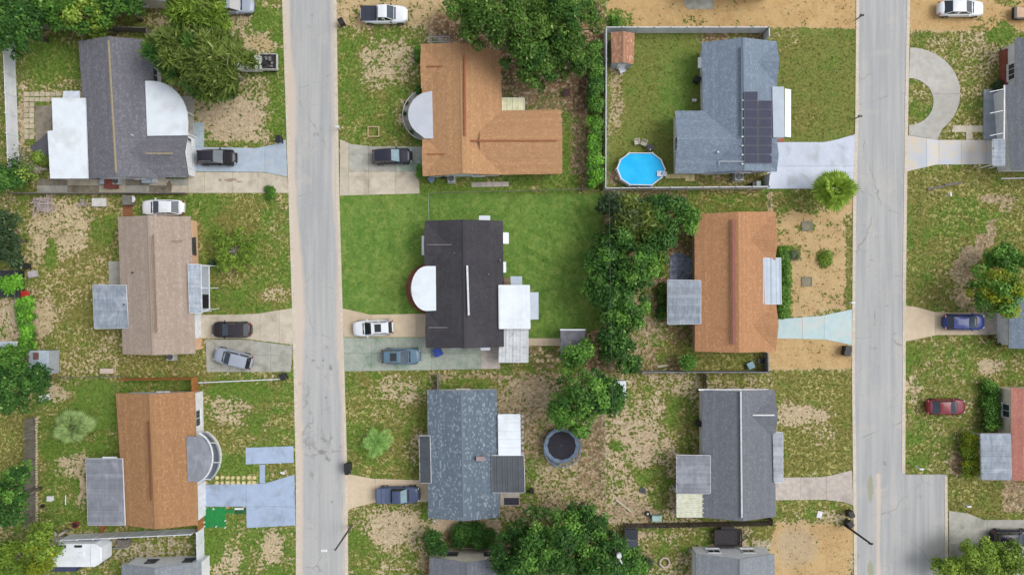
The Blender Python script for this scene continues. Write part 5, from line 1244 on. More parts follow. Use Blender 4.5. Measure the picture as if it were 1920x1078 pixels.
# ------------------------------------------------------------------ pool, trampoline, sheds
r = thing('swimming_pool', 'above-ground ten-sided pool with bright blue water and a white rim', 'pool', W(1204, 320), 0)
zp = 1.25
pol = [(1180, 286.5), (1224, 286.5), (1240, 299), (1248, 317), (1242, 333), (1223, 348), (1181, 347), (1164, 336), (1156.5, 316), (1163, 299)]
PP = [W(x, y, zp) for x, y in pol]; cen = sum(PP, Vector()) / len(PP)
for i in range(len(PP)):
    a, b = PP[i], PP[(i + 1) % len(PP)]
    ai, bi = lerp(a, cen, .05), lerp(b, cen, .05); k = .012
    a2, b2, ai2, bi2 = lerp(a, b, k), lerp(b, a, k), lerp(ai, bi, k), lerp(bi, ai, k)
    MB().prism([(p.x, p.y) for p in (a2, b2, bi2, ai2)], zp - .04, zp).build('rim', vinyl, r)
    a3, b3, a4, b4 = lerp(a, cen, .02), lerp(b, cen, .02), lerp(a, cen, .03), lerp(b, cen, .03)
    MB().prism([(p.x, p.y) for p in (a3, b3, b4, a4)], 0, zp - .05).build('wall_panel', METAL_W, r)
    q = lerp(a, cen, .01); MB().box((q.x, q.y, zp / 2 - .03), (.16, .16, zp - .06), math.atan2(cen.y - q.y, cen.x - q.x)).build('post', vinyl, r)
wm, nt, b_ = newmat('pool_water')
p = wpos(nt); n1 = noise(nt, p, .8, 3, .5, .4)
nt.links.new(mixc(nt, ramp(nt, n1, .3, .7), C(28, 176, 236, 1), C(46, 186, 240, 1)), b_.inputs['Base Color'])
b_.inputs['Roughness'].default_value = .12; b_.inputs['Specular IOR Level'].default_value = .25
bn = nt.nodes.new('ShaderNodeBump'); bn.inputs['Strength'].default_value = .12; nt.links.new(noise(nt, p, 3, 3, .5), bn.inputs['Height']); nt.links.new(bn.outputs[0], b_.inputs['Normal'])
q = [lerp(p_, cen, .04) for p_ in PP]; MB().prism([(p_.x, p_.y) for p_ in q], .05, zp - .14).build('water', wm, r)
ld = part('ladder', r)
for x, y in ((1237, 322), (1237, 330)):
    MB().tube(W(x, y, zp - .1), W(x, y, zp + .7), .03, n=6).build('rail', vinyl, ld); MB().tube(W(x + 10, y, 0), W(x + 10, y, zp + .7), .03, n=6).build('rail', vinyl, ld); MB().tube(W(x, y, zp + .7), W(x + 10, y, zp + .7), .03, n=6).build('rail', vinyl, ld)
for k in range(4):
    q0, q1 = W(1247 + k * .6, 322, 1.1 - k * .3), W(1247 + k * .6, 330, 1.1 - k * .3); MB().beam(q0, q1, .28, .04).build('step', vinyl, ld)
bx(ld, 'landing', 1232, 321, 1240, 331, zp - .03, zp + .02, vinyl)
r = thing('pool_pump', 'small pale pool pump at the left end of the pool', 'pump', W(1155, 335), 0)
q = W(1156, 335); MB().tube((q.x, q.y, .1), (q.x, q.y, .6), .25, n=12).build('tank', M('beige_plastic', C(200, 170, 140), .6), r); MB().box((q.x + .4, q.y, .2), (.5, .25, .3)).build('motor', DARK, r)

r = thing('trampoline', 'round trampoline with a black mat and blue-grey net frame', 'trampoline', W(1054, 834), 0)
tz = .9; tc = W(1053, 835, tz); R0_ = 1.98; tn = 12
padm = M('blue_grey_padding', C(96, 116, 142), .7, C(120, 138, 160), 1.5)
for i in range(tn):
    a0, a1 = 2 * math.pi * i / tn, 2 * math.pi * (i + .97) / tn
    pr = [(tc.x + rr * math.cos(a), tc.y + rr * math.sin(a)) for rr, a in ((R0_ * 1.05, a0), (R0_ * 1.05, a1), (R0_ * .84, a1), (R0_ * .84, a0))]
    MB().prism(pr, tz - .03, tz + .04).build('pad', padm, r)
mb = MB(); mb.prism([(tc.x + R0_ * .85 * math.cos(2 * math.pi * i / 24), tc.y + R0_ * .85 * math.sin(2 * math.pi * i / 24)) for i in range(24)], tz - .05, tz - .03); mb.build('mat', M('black_mat', C(34, 32, 42), .8, C(42, 40, 50), 1.5), r)
mb = MB()
for i in range(24):
    a0, a1 = 2 * math.pi * i / 24, 2 * math.pi * (i + 1) / 24; mb.tube((tc.x + .12 * math.cos(a0), tc.y + .12 * math.sin(a0), tz - .024), (tc.x + .12 * math.cos(a1), tc.y + .12 * math.sin(a1), tz - .024), .012, n=4)
mb.build('mat_mark', padm, r)
for i in range(6):
    a = 2 * math.pi * (i + .3) / 6; x, y = tc.x + R0_ * 1.08 * math.cos(a), tc.y + R0_ * 1.08 * math.sin(a)
    MB().tube((x, y, 0), (x, y, 2.5), .035, n=6).build('pole', padm, r)
    a2 = a + .3; MB().tube((x, y, .05), (tc.x + R0_ * 1.08 * math.cos(a2), tc.y + R0_ * 1.08 * math.sin(a2), .05), .03, n=6).build('foot', GALV, r)
mb = MB(); n_ = 36
for i in range(n_):
    a0, a1 = 2 * math.pi * i / n_, 2 * math.pi * (i + 1) / n_
    A_ = [(tc.x + R0_ * 1.04 * math.cos(a), tc.y + R0_ * 1.04 * math.sin(a)) for a in (a0, a1)]
    mb.add([(A_[0][0], A_[0][1], tz), (A_[1][0], A_[1][1], tz), (A_[1][0], A_[1][1], 2.3), (A_[0][0], A_[0][1], 2.3)], [(0, 1, 2, 3)])
netm, nt_, b_ = newmat('trampoline_net'); b_.inputs['Base Color'].default_value = C(110, 130, 158); b_.inputs['Alpha'].default_value = .3
mb.build('net', netm, r)
mb = MB()
for i in range(n_):
    a0, a1 = 2 * math.pi * i / n_, 2 * math.pi * (i + 1) / n_; mb.beam((tc.x + R0_ * 1.06 * math.cos(a0), tc.y + R0_ * 1.06 * math.sin(a0), 2.3), (tc.x + R0_ * 1.06 * math.cos(a1), tc.y + R0_ * 1.06 * math.sin(a1), 2.3), .08, .08)
mb.build('top_ring', padm, r)
q = W(1040, 868); MB().beam(W(1038, 860, .85), W(1039, 874, .05), .4, .06).build('ladder', padm, r)

r = thing('garden_shed', 'shed with a salmon shingled roof in the corner of the pool yard', 'shed', W(1162, 98), 0)
rSal = shingle('salmon_shingles', C(166, 116, 88), C(214, 164, 132), C(232, 196, 170), .7, w=.3, h=.16)
g = gable(r, [(1146, 61), (1190, 63), (1188, 121), (1147, 119)], 'v', 2.1, .35, rSal, tGrey, wGrey, over=.15, eover=.1, cap=(0, 1))
opening(r, g, 'S', .5, .9, 0, 1.8, 'door', tWhite)
r = thing('small_shed', 'small grey flat-roofed shed in the back corner of the green lawn', 'shed', W(1076, 645), 0)
bx(r, 'wall', 1053, 620, 1095, 672, 0, 2.1, wGrey); o = bx(r, 'roof', 1051, 618, 1097, 674, 2.1, 2.2, M('grey_roll_roofing', C(120, 120, 130), .85, C(104, 104, 114), 1.5, C(140, 140, 148), .8, .4)); bx(r, 'roof_edge', 1050, 617, 1098, 619.5, 2.12, 2.25, METAL_W); q = W(1050, 650); MB().box((q.x + .02, q.y, 1), (.05, .9, 1.8)).build('door', tWhite, r)
r = thing('tool_shed', 'half-hidden blue-grey roofed shed beside the large dark tree at left', 'shed', W(74, 680), 0)
g = gable(r, [(54, 657), (92, 657), (92, 704), (54, 704)], 'v', 1.9, .15, M('blue_grey_panel', C(176, 190, 200), .6, C(160, 174, 186)), tGrey, wGrey, over=.1, eover=.1)
bx(r, 'roof_patch', 62, 661, 72, 674, 1.98, 2.12, M('rusty_sheet', C(120, 84, 78), .8))
r = thing('lean_to', 'pale metal lean-to roof at the left edge under the hedge', 'shed', W(10, 655), 0)
patio(r, [(-30, 641), (30, 641), (30, 672), (-30, 674)], 2.1, 2.3, 6, METAL_L, 'h')
r = thing('playhouse', 'dark blue-black playhouse roof beside the big tree at the bottom', 'shed', W(1184, 1012), 0)
bx(r, 'wall', 1174, 994, 1194, 1028, 0, 1.2, wGrey); bx(r, 'roof', 1172, 992, 1196, 1012, 1.2, 1.3, M('slate_sheet', C(44, 48, 62), .6)); bx(r, 'roof', 1172, 1013, 1196, 1030, 1.2, 1.26, M('slate_sheet_2', C(66, 72, 90), .6))
r = thing('storage_shed', 'white-topped shed box beneath the tree beside the chain link fence', 'shed', W(1158, 735), 0)
bx(r, 'wall', 1145, 716, 1172, 746, 0, 1.7, wGrey); bx(r, 'roof', 1143, 714, 1174, 722, 1.7, 1.8, METAL_W); bx(r, 'roof', 1143, 722.5, 1174, 748, 1.7, 1.78, METAL_W)

# ------------------------------------------------------------------ small yard things
def bin_(label, px, py, col=None, lidc=None, ang=0, s=1.0, group='wheelie bins'):
    q = W(px, py); m_ = col or DARK
    r = thing('wheelie_bin', label, 'bin', q, R(ang), group)
    def lb(nm, c, d, m, **k):
        mb = MB(); mb.box((c[0] + q.x, c[1] + q.y, c[2]), d, 0, 0, k.pop('top', None)); return mb.build(nm, m, r, **k)
    lb('body', (0, 0, .5 * s), (.5 * s, .56 * s, .95 * s), m_, top=(1.2, 1.2), bevel=.03); lb('lid', (0, 0, 1.02 * s), (.64 * s, .72 * s, .08), lidc or m_, bevel=.03); lb('handle', (0, -.4 * s, .95 * s), (.5 * s, .06, .06), m_)
    for sx in (-1, 1): MB().tube((q.x + sx * .22, q.y - .3, .12), (q.x + sx * .3, q.y - .3, .12), .12, n=10).build('wheel', TYRE, r)
    return r
bin_('black wheelie bin by the kerb below the white pickup', 643, 46, ang=30)
bin_('black wheelie bin at the kerb end of the blue-grey drive', 527, 263)
bin_('black wheelie bin at the kerb end of the low white rail', 535, 704, ang=20)
bin_('upper black wheelie bin by the kerb above the navy pickup drive', 656, 871, s=1.25)
bin_('smaller black wheelie bin just below its larger neighbour by the tan drive', 653, 881, s=.8)
bin_('upper of two black bins on orange sand below the teal drive', 1583, 652, ang=85)
bin_('lower of two black bins on orange sand below the teal drive', 1581, 661, ang=88)
bin_('black wheelie bin on the grass just below the weathered pinkish drive', 1589, 959, ang=20)
bin_('black bin at the foot of the right street light pole', 1587, 977, ang=40)
bin_('blue-grey bin between the slatted fence and the sandy yard', 1180, 988, col=M('slate_plastic', C(76, 88, 110), .5))
bin_('black bin at the wall of the grey house with the white ridge', 1308, 791, lidc=DARK, ang=80)
bin_('dark bin by the back of the pool house', 1303, 153, ang=70)
bin_('small black bin in the dirt beside the door mat pad', 997, 917, s=.7)
bin_('black bin by the lower right vinyl fence corner', 1410, 347, s=.8)
bin_('pale round-topped bin beside the black one at the vinyl fence', 1418, 346, col=M('pale_green_plastic', C(180, 196, 190), .5), s=.8)

def ac(label, px, py, s=.85):
    q = W(px, py); r = thing('air_conditioner', label, 'air conditioner', q, 0, 'outdoor air conditioners')
    MB().box((q.x, q.y, .4), (s, s, .78)).build('casing', M('ac_casing', C(200, 204, 204), .5), r, bevel=.03)
    MB().box((q.x, q.y, .02), (s + .2, s + .2, .08)).build('pad', cGrey, r)
    MB().tube((q.x, q.y, .78), (q.x, q.y, .8), s * .42, n=20).build('fan_opening', DARK, r)
    for i in range(5):
        a = i * 2 * math.pi / 5; mb = MB(); mb.beam((q.x, q.y, .815), (q.x + s * .36 * math.cos(a), q.y + s * .36 * math.sin(a), .815), .12, .01); mb.build('blade', GALV, r)
    mb = MB()
    for rr in (.2, .32, .42):
        for i in range(16): a0, a1 = i * math.pi / 8, (i + 1) * math.pi / 8; mb.beam((q.x + s * rr * math.cos(a0), q.y + s * rr * math.sin(a0), .84), (q.x + s * rr * math.cos(a1), q.y + s * rr * math.sin(a1), .84), .02, .02)
    mb.build('grille', GALV, r)
ac('square air conditioner below the blue-grey roof with the solar panels', 1382, 333, .95)
ac('air conditioner at the lower wall of the beige-roofed house', 325, 668, .8)
ac('air conditioner at the lower wall of the L-shaped orange-roofed house', 847, 337, .8)
ac('air conditioner beside the path below the dark grey roof', 224, 342, .7)

def chair(label, px, py, ang, col, sc=1, group=None):
    q = W(px, py); r = thing('garden_chair', label, 'chair', q, R(ang), group)
    def lb(nm, c, d, **k): return MB().box((c[0] * sc + q.x, c[1] * sc + q.y, c[2]), (d[0] * sc, d[1] * sc, d[2])).build(nm, col, r, **k)
    lb('seat', (0, 0, .42), (.55, .55, .05)); lb('backrest', (0, .28, .68), (.55, .06, .5))
    for x in (-1, 1):
        for y in (-1, 1): lb('leg', (x * .24, y * .24, .2), (.05, .05, .4))
        lb('armrest', (x * .29, 0, .62), (.06, .55, .04))
chairm = M('beige_sling', C(206, 200, 184), .8); 
chair('left of two beige sling chairs above the pool', 1193, 268, 10, chairm, 1.05, 'beige pool chairs')
chair('right beige sling chair between its twin and the dark table', 1206, 270, -20, chairm, 1.05, 'beige pool chairs')
chair('white plastic chair below the salmon-roofed shed', 1165, 134, 25, vinyl, 1.1)
def table(label, px, py, w, d_, mat, h=.7, ang=0, name='garden_table', top=None):
    q = W(px, py); r = thing(name, label, 'table', q, R(ang))
    MB().box((q.x, q.y, h), (w, d_, .05)).build('tabletop', mat, r)
    for x in (-1, 1):
        for y in (-1, 1): MB().box((q.x + x * w * .42, q.y + y * d_ * .42, h / 2), (.06, .06, h)).build('leg', mat, r)
    return r
table('dark square table with a white cup above the pool', 1217, 279, .7, .7, M('dark_table', C(62, 56, 76), .6), ang=20)
q = W(1219, 281, .72); r = thing('cup', 'white cup standing on the dark square pool table', 'cup', q); MB().tube(q, q + Vector((0, 0, .14)), .06, .07, 10).build('cup_body', vinyl, r)
table('dark brown square table in the dirt right of the cream canopy', 1062, 176, .75, .75, M('maroon_wood', C(66, 32, 34), .6))
table('small white bench by the back wall of the blue-grey pool house', 1300, 190, .5, .3, tWhite, .45, name='garden_bench')
chair('blue folding chair lying near the wall under the L-shaped orange roof', 810, 338, 40, M('blue_grey_cloth', C(130, 146, 176), .8), 1.0)
chair('black folding chair by the lower wall of the L-shaped orange roof', 832, 333, 0, DARK, .8)
r = tag(MB().box(W(1184, 353, .1) + Vector((0, 0, 0)), (.1, .1, .1)).build('valve_box', cGrey), 'tiny grey valve box under the pool rim', 'box')

def mailbox(label, px, py, ang=0, col=None, h=1.1):
    q = W(px, py); r = thing('mailbox', label, 'mailbox', q, R(ang), 'mailboxes'); m_ = col or tWhite
    MB().box((q.x, q.y, h / 2), (.1, .1, h)).build('post', m_, r); MB().box((q.x, q.y + .0, h + .1), (.22, .5, .2)).build('box', m_, r, bevel=.05)
    MB().box((q.x + .13, q.y + .1, h + .16), (.02, .12, .14)).build('flag', TLm, r)
mailbox('white mailbox leaning at the kerb left of the half-round porch lawn', 637, 242, 80)
mailbox('white mailbox at the kerb above the teal drive', 1590, 567, 90)
mailbox('black mailbox at the kerb on the orange sand at the top', 1606, 37, 95, DARK)
mailbox('dark mailbox at the kerb beside the olive lawn above the white drive', 1603, 223, 90, M('grey_post', C(90, 88, 88), .6))
mailbox('white mailbox on the grass near the side turning at lower right', 1716, 874, 85)
mailbox('white mailbox on the grass above the lower right corner drive', 1804, 943, 88)
mailbox('pale mailbox between the pale blue pad and drive', 536, 881, 70)
mailbox('white mailbox on the grass below the patchy drive at right', 1770, 367, 10)

# street lights
def lamp(label, bxp, byp, tx, ty, armx, h):
    q = W(bxp, byp); r = thing('street_light', label, 'street light', q, 0, 'street lights')
    pm = M('dark_pole', C(92, 90, 90), .7); t = Vector((q.x, q.y, h))
    MB().tube(q, t, .13, .09, 10).build('pole', pm, r)
    a = W(armx, ty, h + .2); a.y = t.y + .02
    MB().tube(t - Vector((0, 0, .3)), a, .035, n=6).build('arm', GALV, r)
    mb = MB(); mb.box(a - Vector((.0, 0, .02)), (.75, .32, .16), 0, 0, (.8, .8)); mb.build('lamp_head', M('lamp_head_white', C(226, 228, 230), .5), r, bevel=.04)
lamp('street light with a white head reaching over the left street', 660, 984, 635, 1033, 607, 7.6)
def pole(label, bxp, byp, h, wires=()):
    q = W(bxp, byp); r = thing('utility_pole', label, 'utility pole', q, 0, 'utility poles')
    MB().tube(q, q + Vector((0, 0, h)), .14, .1, 10).build('pole', M('tarred_wood', C(64, 56, 52), .9), r)
    MB().box((q.x, q.y, h - .2), (.5, .12, .12)).build('crossarm', M('tarred_wood'), r)
    return r
pole('dark wooden pole leaning out over the right street near the bottom', 1584, 984, 6.0)
r = pole('utility pole with a round white lamp rising through the large bottom tree', 1135, 985, 8.4)
q = W(1135, 985); t = q + Vector((.25, -.1, 8.5)); MB().tube(t, t + Vector((0, 0, .35)), .28, .25, 14).build('lamp', M('lamp_head_white'), r)
MB().box(t + Vector((.25, -.7, -.1)), (.12, .5, .15), .5).build('bracket', tWhite, r)
wr = M('cable_grey', C(120, 124, 120), .6)
for i, (x1_, y1_) in enumerate(((1143, 1300), (1150, 1300))):
    mb = MB(); a = q + Vector((.1 + i * .3, 0, 8.2)); b = W(x1_, y1_, 8.2)
    pts = [lerp(a, b, k / 8) - Vector((0, 0, .6 * (1 - (2 * k / 8 - 1) ** 2))) for k in range(9)]
    for p0, p1 in zip(pts, pts[1:]): mb.tube(p0, p1, .012, n=4, caps=False)
    mb.build('cable', wr, r)
mb = MB(); a = q + Vector((0, 0, 8.1)); b = W(1136, -500, 8.1)
pts = [lerp(a, b, k / 24) - Vector((0, 0, 1.8 * (1 - (2 * k / 24 - 1) ** 2))) for k in range(25)]
for p0, p1 in zip(pts, pts[1:]): mb.tube(p0, p1, .012, n=4, caps=False)
mb.build('cable', wr, r)

# misc
def boxthing(name, label, cat, x0, y0, x1, y1, z0, z1, mat, ang=0, lid=None):
    a, b = W(x0, y0, z1), W(x1, y1, z1); c = (a + b) / 2; r = thing(name, label, cat, (c.x, c.y, 0), R(ang))
    MB().box((c.x, c.y, (z0 + z1) / 2), (abs(b.x - a.x), abs(b.y - a.y), z1 - z0)).build('body', mat, r, bevel=.03)
    MB().box((c.x, c.y, z1 + .03), (abs(b.x - a.x) * 1.04, abs(b.y - a.y) * 1.04, .05)).build('lid', lid or mat, r, bevel=.01)
    return r
boxthing('storage_chest', 'dark red storage chest on the path below the grey roof', 'chest', 196, 337, 218, 353, 0, .6, M('dark_red_panel', C(142, 74, 62), .7, C(112, 60, 52), 3))
boxthing('water_softener', 'pale blue box on the path left of the dark red chest', 'box', 187, 337, 195, 345, 0, .7, METAL_L)
boxthing('metal_cabinet', 'pale grey cabinet on the path right of the air conditioner', 'cabinet', 266, 335, 282, 343, 0, .8, METAL_L)
boxthing('white_box', 'small white box against the wall beside the red-stained path', 'box', 285, 335, 293, 342, 0, .5, tWhite)
boxthing('mattress', 'white rectangular mattress lying by the boundary fence', 'mattress', 173, 372, 198, 387, 0, .3, M('mattress_white', C(214, 214, 210), .9))
boxthing('bin_store', 'dark grey bin hut left of the white saloon', 'bin', 230, 367, 245, 384, 0, 1.0, wdG, lid=M('grey_lid', C(120, 118, 112), .8))
boxthing('wooden_mat', 'brown mat of bare boards left of the white saloon', 'mat', 231, 386, 248, 405, 0, .05, M('brown_board', C(142, 92, 62), .9))
q = W(253, 375); r = thing('round_table', 'round white table between the grey hut and the white saloon', 'table', q); MB().tube((q.x, q.y, .65), (q.x, q.y, .7), .42, n=20).build('tabletop', tWhite, r); MB().tube((q.x, q.y, 0), (q.x, q.y, .65), .05, n=8).build('leg', tWhite, r)
boxthing('teal_box', 'pale teal box above the dark slatted fence', 'box', 1223, 967, 1240, 977, 0, .6, M('pale_teal', C(170, 204, 200), .6))
q = W(1214, 962); r = thing('tyre', 'black tyre with a white centre near the pale teal box', 'tyre', q); MB().tube((q.x, q.y, 0), (q.x, q.y, .2), .3, n=16).build('ring', TYRE, r); MB().tube((q.x, q.y, .2), (q.x, q.y, .22), .12, n=12).build('centre', tWhite, r)
q = W(1205, 919); r = thing('utility_cover', 'round dark grey lid in the sandy back yard', 'lid', q); MB().tube((q.x, q.y, 0), (q.x, q.y, .15), .36, n=20).build('disc', M('slate_grey', C(84, 86, 92), .7), r); MB().tube((q.x, q.y, .15), (q.x, q.y, .2), .1, n=10).build('knob', DARK, r)
boxthing('rubbish_bag', 'bright blue rubbish bag beside the black roof', 'bag', 813, 653, 828, 668, 0, .7, M('blue_tarp', C(44, 80, 168), .6, C(30, 60, 140), 4), 25)
boxthing('recycling_box', 'pale blue crate by the boundary below the rust roof', 'crate', 1402, 679, 1414, 691, 0, .5, M('pale_blue_plastic', C(140, 176, 190), .6), 25)
boxthing('hose_box', 'small white box with a black lid by the rust roof corner', 'box', 1424, 673, 1433, 681, 0, .5, tWhite, lid=DARK)
boxthing('white_stone', 'white concrete block on the grass beside the green mat', 'block', 440, 952, 456, 955, 0, .2, tWhite)
boxthing('stone_block', 'white square block in the yard right of the grey picket fence', 'block', 88, 930, 98, 939, 0, .3, tWhite)
boxthing('rubbish_bag', 'white bag pile by the large dark tree at left', 'bag', 73, 741, 90, 752, 0, .4, tWhite, 15)
boxthing('grey_box', 'grey-brown cabinet behind the camper under the vinyl fence', 'box', 220, 1012, 240, 1026, 0, .8, wdG)
boxthing('sign_board', 'white board lying on the grass by the lower right street light', 'board', 1532, 958, 1541, 970, 0, .06, tWhite, -15)
boxthing('loose_board', 'pale boards lying near the boundary below the rust patio', 'board', 1233, 684, 1252, 688, 0, .15, M('pale_timber', C(200, 192, 170), .8), 8)
boxthing('broken_pallet', 'small pinkish pallet leaning at the boundary below the beige roof', 'pallet', 188, 691, 212, 700, 0, .3, M('pinkish_timber', C(206, 188, 176), .9))
r = thing('timber_post', 'long pale timber lying in the corner dirt near the dark slatted fence', 'timber', W(1155, 937)); MB().beam(W(1155, 936, .12), W(1184, 959, .12), .22, .14).build('plank', M('pale_timber'), r)
r = thing('timber_post', 'grey timber lying on the grass below the patchy drive', 'timber', W(1740, 354)); MB().beam(W(1739, 355, .1), W(1771, 349, .1), .25, .12).build('plank', wdG, r); MB().beam(W(1772, 347, .1), W(1802, 343, .1), .28, .12).build('plank', wdG, r)
r = thing('white_pipe', 'white pipe lying by the wall at the right edge', 'pipe', W(1878, 335)); MB().tube(W(1877, 335, .08), W(1930, 334, .08), .07, n=8).build('tube', tWhite, r)
r = thing('white_pipe', 'short white pipe lying in the yard by the grey patio', 'pipe', W(123, 930)); MB().tube(W(123, 928, .08), W(123, 946, .08), .06, n=8).build('tube', tWhite, r)
r = thing('branch', 'bare pale branch leaning in the corner dirt beside the small shed', 'branch', W(1100, 645)); MB().tube(W(1100, 648, .1), W(1112, 634, .8), .06, .03, 6).build('stick', M('pale_bark', C(190, 170, 140), .9), r)
# pallet pile
r = thing('timber_pile', 'heap of greyish pink pallet boards by the left boundary', 'timber pile', W(84, 386))
pk = M('pinkish_grey_board', C(190, 176, 172), .9, C(160, 144, 140), 3, objrand=.15)
for i in range(30):
    x, y = rnd.uniform(-1.1, 1.1), rnd.uniform(-.85, .85); c = W(84, 386); a = rnd.choice([0, 0, 1.57, .1, -.15, 1.4])
    MB().box((c.x + x * (.6 if a < 1 else 1), c.y + y * (1 if a < 1 else .5), .1 + .012 * i), (rnd.uniform(1.0, 2.0), .13, .03), a).build('board', pk, r)
r = thing('timber_pile', 'scattered whitish scrap boards left of the mattress', 'timber pile', W(157, 382))
for i in range(14):
    c = W(157 + rnd.uniform(-9, 9), 381 + rnd.uniform(-6, 6)); MB().box((c.x, c.y, .04 + .015 * i), (rnd.uniform(.3, .9), .1, .03), rnd.uniform(0, 3)).build('board', pk, r)
# turf mat
r = thing('turf_mat', 'bright green artificial turf mat beside the pale blue drive', 'mat', W(402, 970))
tm = M('artificial_turf', C(26, 128, 62), .95, C(36, 142, 72), 3, C(24, 112, 60), .8, .5, bump=.6)
P = [W(a, b) for a, b in ((382, 951), (423, 950), (423, 987), (382, 989))]; MB().prism([(p.x, p.y) for p in P], 0, .05).build('turf', tm, r)
P = [W(a, b) for a, b in ((424, 955), (437, 954), (438, 961), (424, 962))]; MB().prism([(p.x, p.y) for p in P], 0, .05).build('turf', tm, r)
P = [W(a, b) for a, b in ((440, 956), (461, 951), (461, 962), (440, 963))]; MB().prism([(p.x, p.y) for p in P], 0, .04).build('turf', M('dark_turf', C(30, 96, 60), .95, bump=.5), r)
for x, y in ((386, 953), (401, 953), (423, 975), (406, 986), (423, 988), (384, 978), (384, 986)):
    q = W(x, y); MB().tube((q.x, q.y, .05), (q.x, q.y, .25), .1, .07, 8).build('light_cap', tWhite, r)
# square timber planter and fire ring
r = thing('square_planter', 'square wooden-edged planter on the lawn beside the half-round porch', 'planter', W(700, 247))
for x0, y0, x1, y1 in ((689, 237, 711, 239), (689, 255, 711, 257), (689, 239, 691, 255), (709, 239, 711, 255)): bx(r, 'board', x0, y0, x1, y1, 0, .25, M('planter_wood', C(190, 170, 130), .9))
r = thing('fire_ring', 'ring of pinkish stones in the sandy yard left of the bottom grey roof', 'fire pit', W(1246, 1053))
for i in range(16):
    a = 2 * math.pi * i / 16; c = W(1246, 1053); MB().box((c.x + .55 * math.cos(a), c.y + .55 * math.sin(a), .1), (.2, .2, .2 + rnd.uniform(0, .04)), a).build('stone', M('pinkish_stone', C(214, 194, 180), .9, C(190, 170, 158), 4, objrand=.1), r, bevel=.02)
r = thing('fire_pit', 'small round red fire bowl left of the leaning wood panel', 'fire pit', W(144, 982)); c = W(144, 982); MB().tube((c.x, c.y, 0), (c.x, c.y, .35), .35, .42, 16).build('bowl', M('rusty_red', C(140, 62, 44), .8), r); MB().tube((c.x, c.y, .35), (c.x, c.y, .36), .3, n=16).build('ash', DARK, r)
r = thing('wheelbarrow', 'red wheelbarrow by the bright green hedge at left', 'wheelbarrow', W(53, 551)); c = W(53, 551)
MB().box((c.x, c.y, .5), (.7, .5, .3), 0, 0, (1.5, 1.4)).build('tray', M('red_enamel', C(196, 50, 34), .4), r, bevel=.03); MB().tube((c.x - .7, c.y - .05, .2), (c.x - .7, c.y + .05, .2), .2, n=12).build('wheel', TYRE, r)
for s in (-1, 1): MB().tube((c.x - .7, c.y + s * .1, .2), (c.x + .9, c.y + s * .28, .55), .025, n=6).build('handle', wdG, r); MB().tube((c.x + .3, c.y + s * .2, 0), (c.x + .3, c.y + s * .2, .4), .02, n=6).build('leg', GALV, r)
bin_('black round bin beside the sandy path by the left hedge', 55, 499, s=.9); boxthing('cement_bag', 'pale cloth bag below the black bin at left', 'bag', 53, 508, 68, 520, 0, .35, M('sack_cloth', C(186, 178, 180), .9), 12)
r = thing('wood_panel', 'orange wood gate panel leaning on the lower left vinyl fence', 'gate', W(195, 988))
for i in range(4): MB().beam(W(189 + i * 4, 984, 1.2 - i * .1), W(189 + i * 1.5, 1000 - i * 2, .1), .2, .03).build('board', wdO, r)
r = thing('trellis', 'white two-bay trellis on the ground above the L-shaped orange roof', 'trellis', W(823, 75))
for x in (804, 823, 842): MB().beam(W(x, 69, .9), W(x, 80, .9), .08, .08).build('upright', tGrey, r)
for y in (69, 79.5): MB().beam(W(804, y, .9), W(842, y, .9), .08, .08).build('rail', tGrey, r)
for i in range(9): MB().beam(W(806 + i * 4, 70, .88), W(806 + i * 4, 79, .88), .03, .03).build('slat', tGrey, r)
for x in (804, 842): MB().beam(W(x, 74, 0), W(x, 74, .85), .08, .08).build('leg', tGrey, r)
def pot(label, px, py, rr=.22, col=None):
    q = W(px, py); r = thing('flower_pot', label, 'flower pot', q, 0, 'flower pots'); MB().tube((q.x, q.y, 0), (q.x, q.y, .35), rr * .75, rr, 12).build('pot', col or M('terracotta', C(170, 104, 78), .9), r); leafblob(q.x, q.y, .45, rr * 1.2, r, 60, 'plant')
# potted things are placed once the foliage builder exists
POTS = [('pot plant leftmost on the curved porch edge of the L-shaped house', 763, 195), ('pot plant middle of the curved porch edge of the L-shaped house', 759, 215), ('pot plant at the lower end of the curved porch edge', 772, 250),
        ('pot plant left of the blue car garage at the right edge', 1853, 632), ('white pot plant below its neighbour by the right edge garage', 1868, 646)]
r = thing('basin', 'black pet basin by the fence post at lower left corner yard', 'basin', W(81, 948)); c = W(81, 948); MB().tube((c.x, c.y, 0), (c.x, c.y, .15), .2, .25, 12).build('bowl', DARK, r)
# small white edging stones along the grey picket fence
r = bpy.data.objects.new('edging_stones', None); COL.objects.link(r); r['kind'] = 'structure'; r['label'] = 'small pale edging stones beside the grey picket fence'
stm = M('edging_stone', C(216, 202, 178), .9, C(196, 180, 156), 4, objrand=.1)
for i in range(40):
    q = W(69.5 + rnd.uniform(-.6, .6), 785 + i * 4.9); MB().box((q.x, q.y, .06), (rnd.uniform(.14, .22), rnd.uniform(.18, .28), .14), rnd.uniform(0, 3)).build('stone', stm, r)

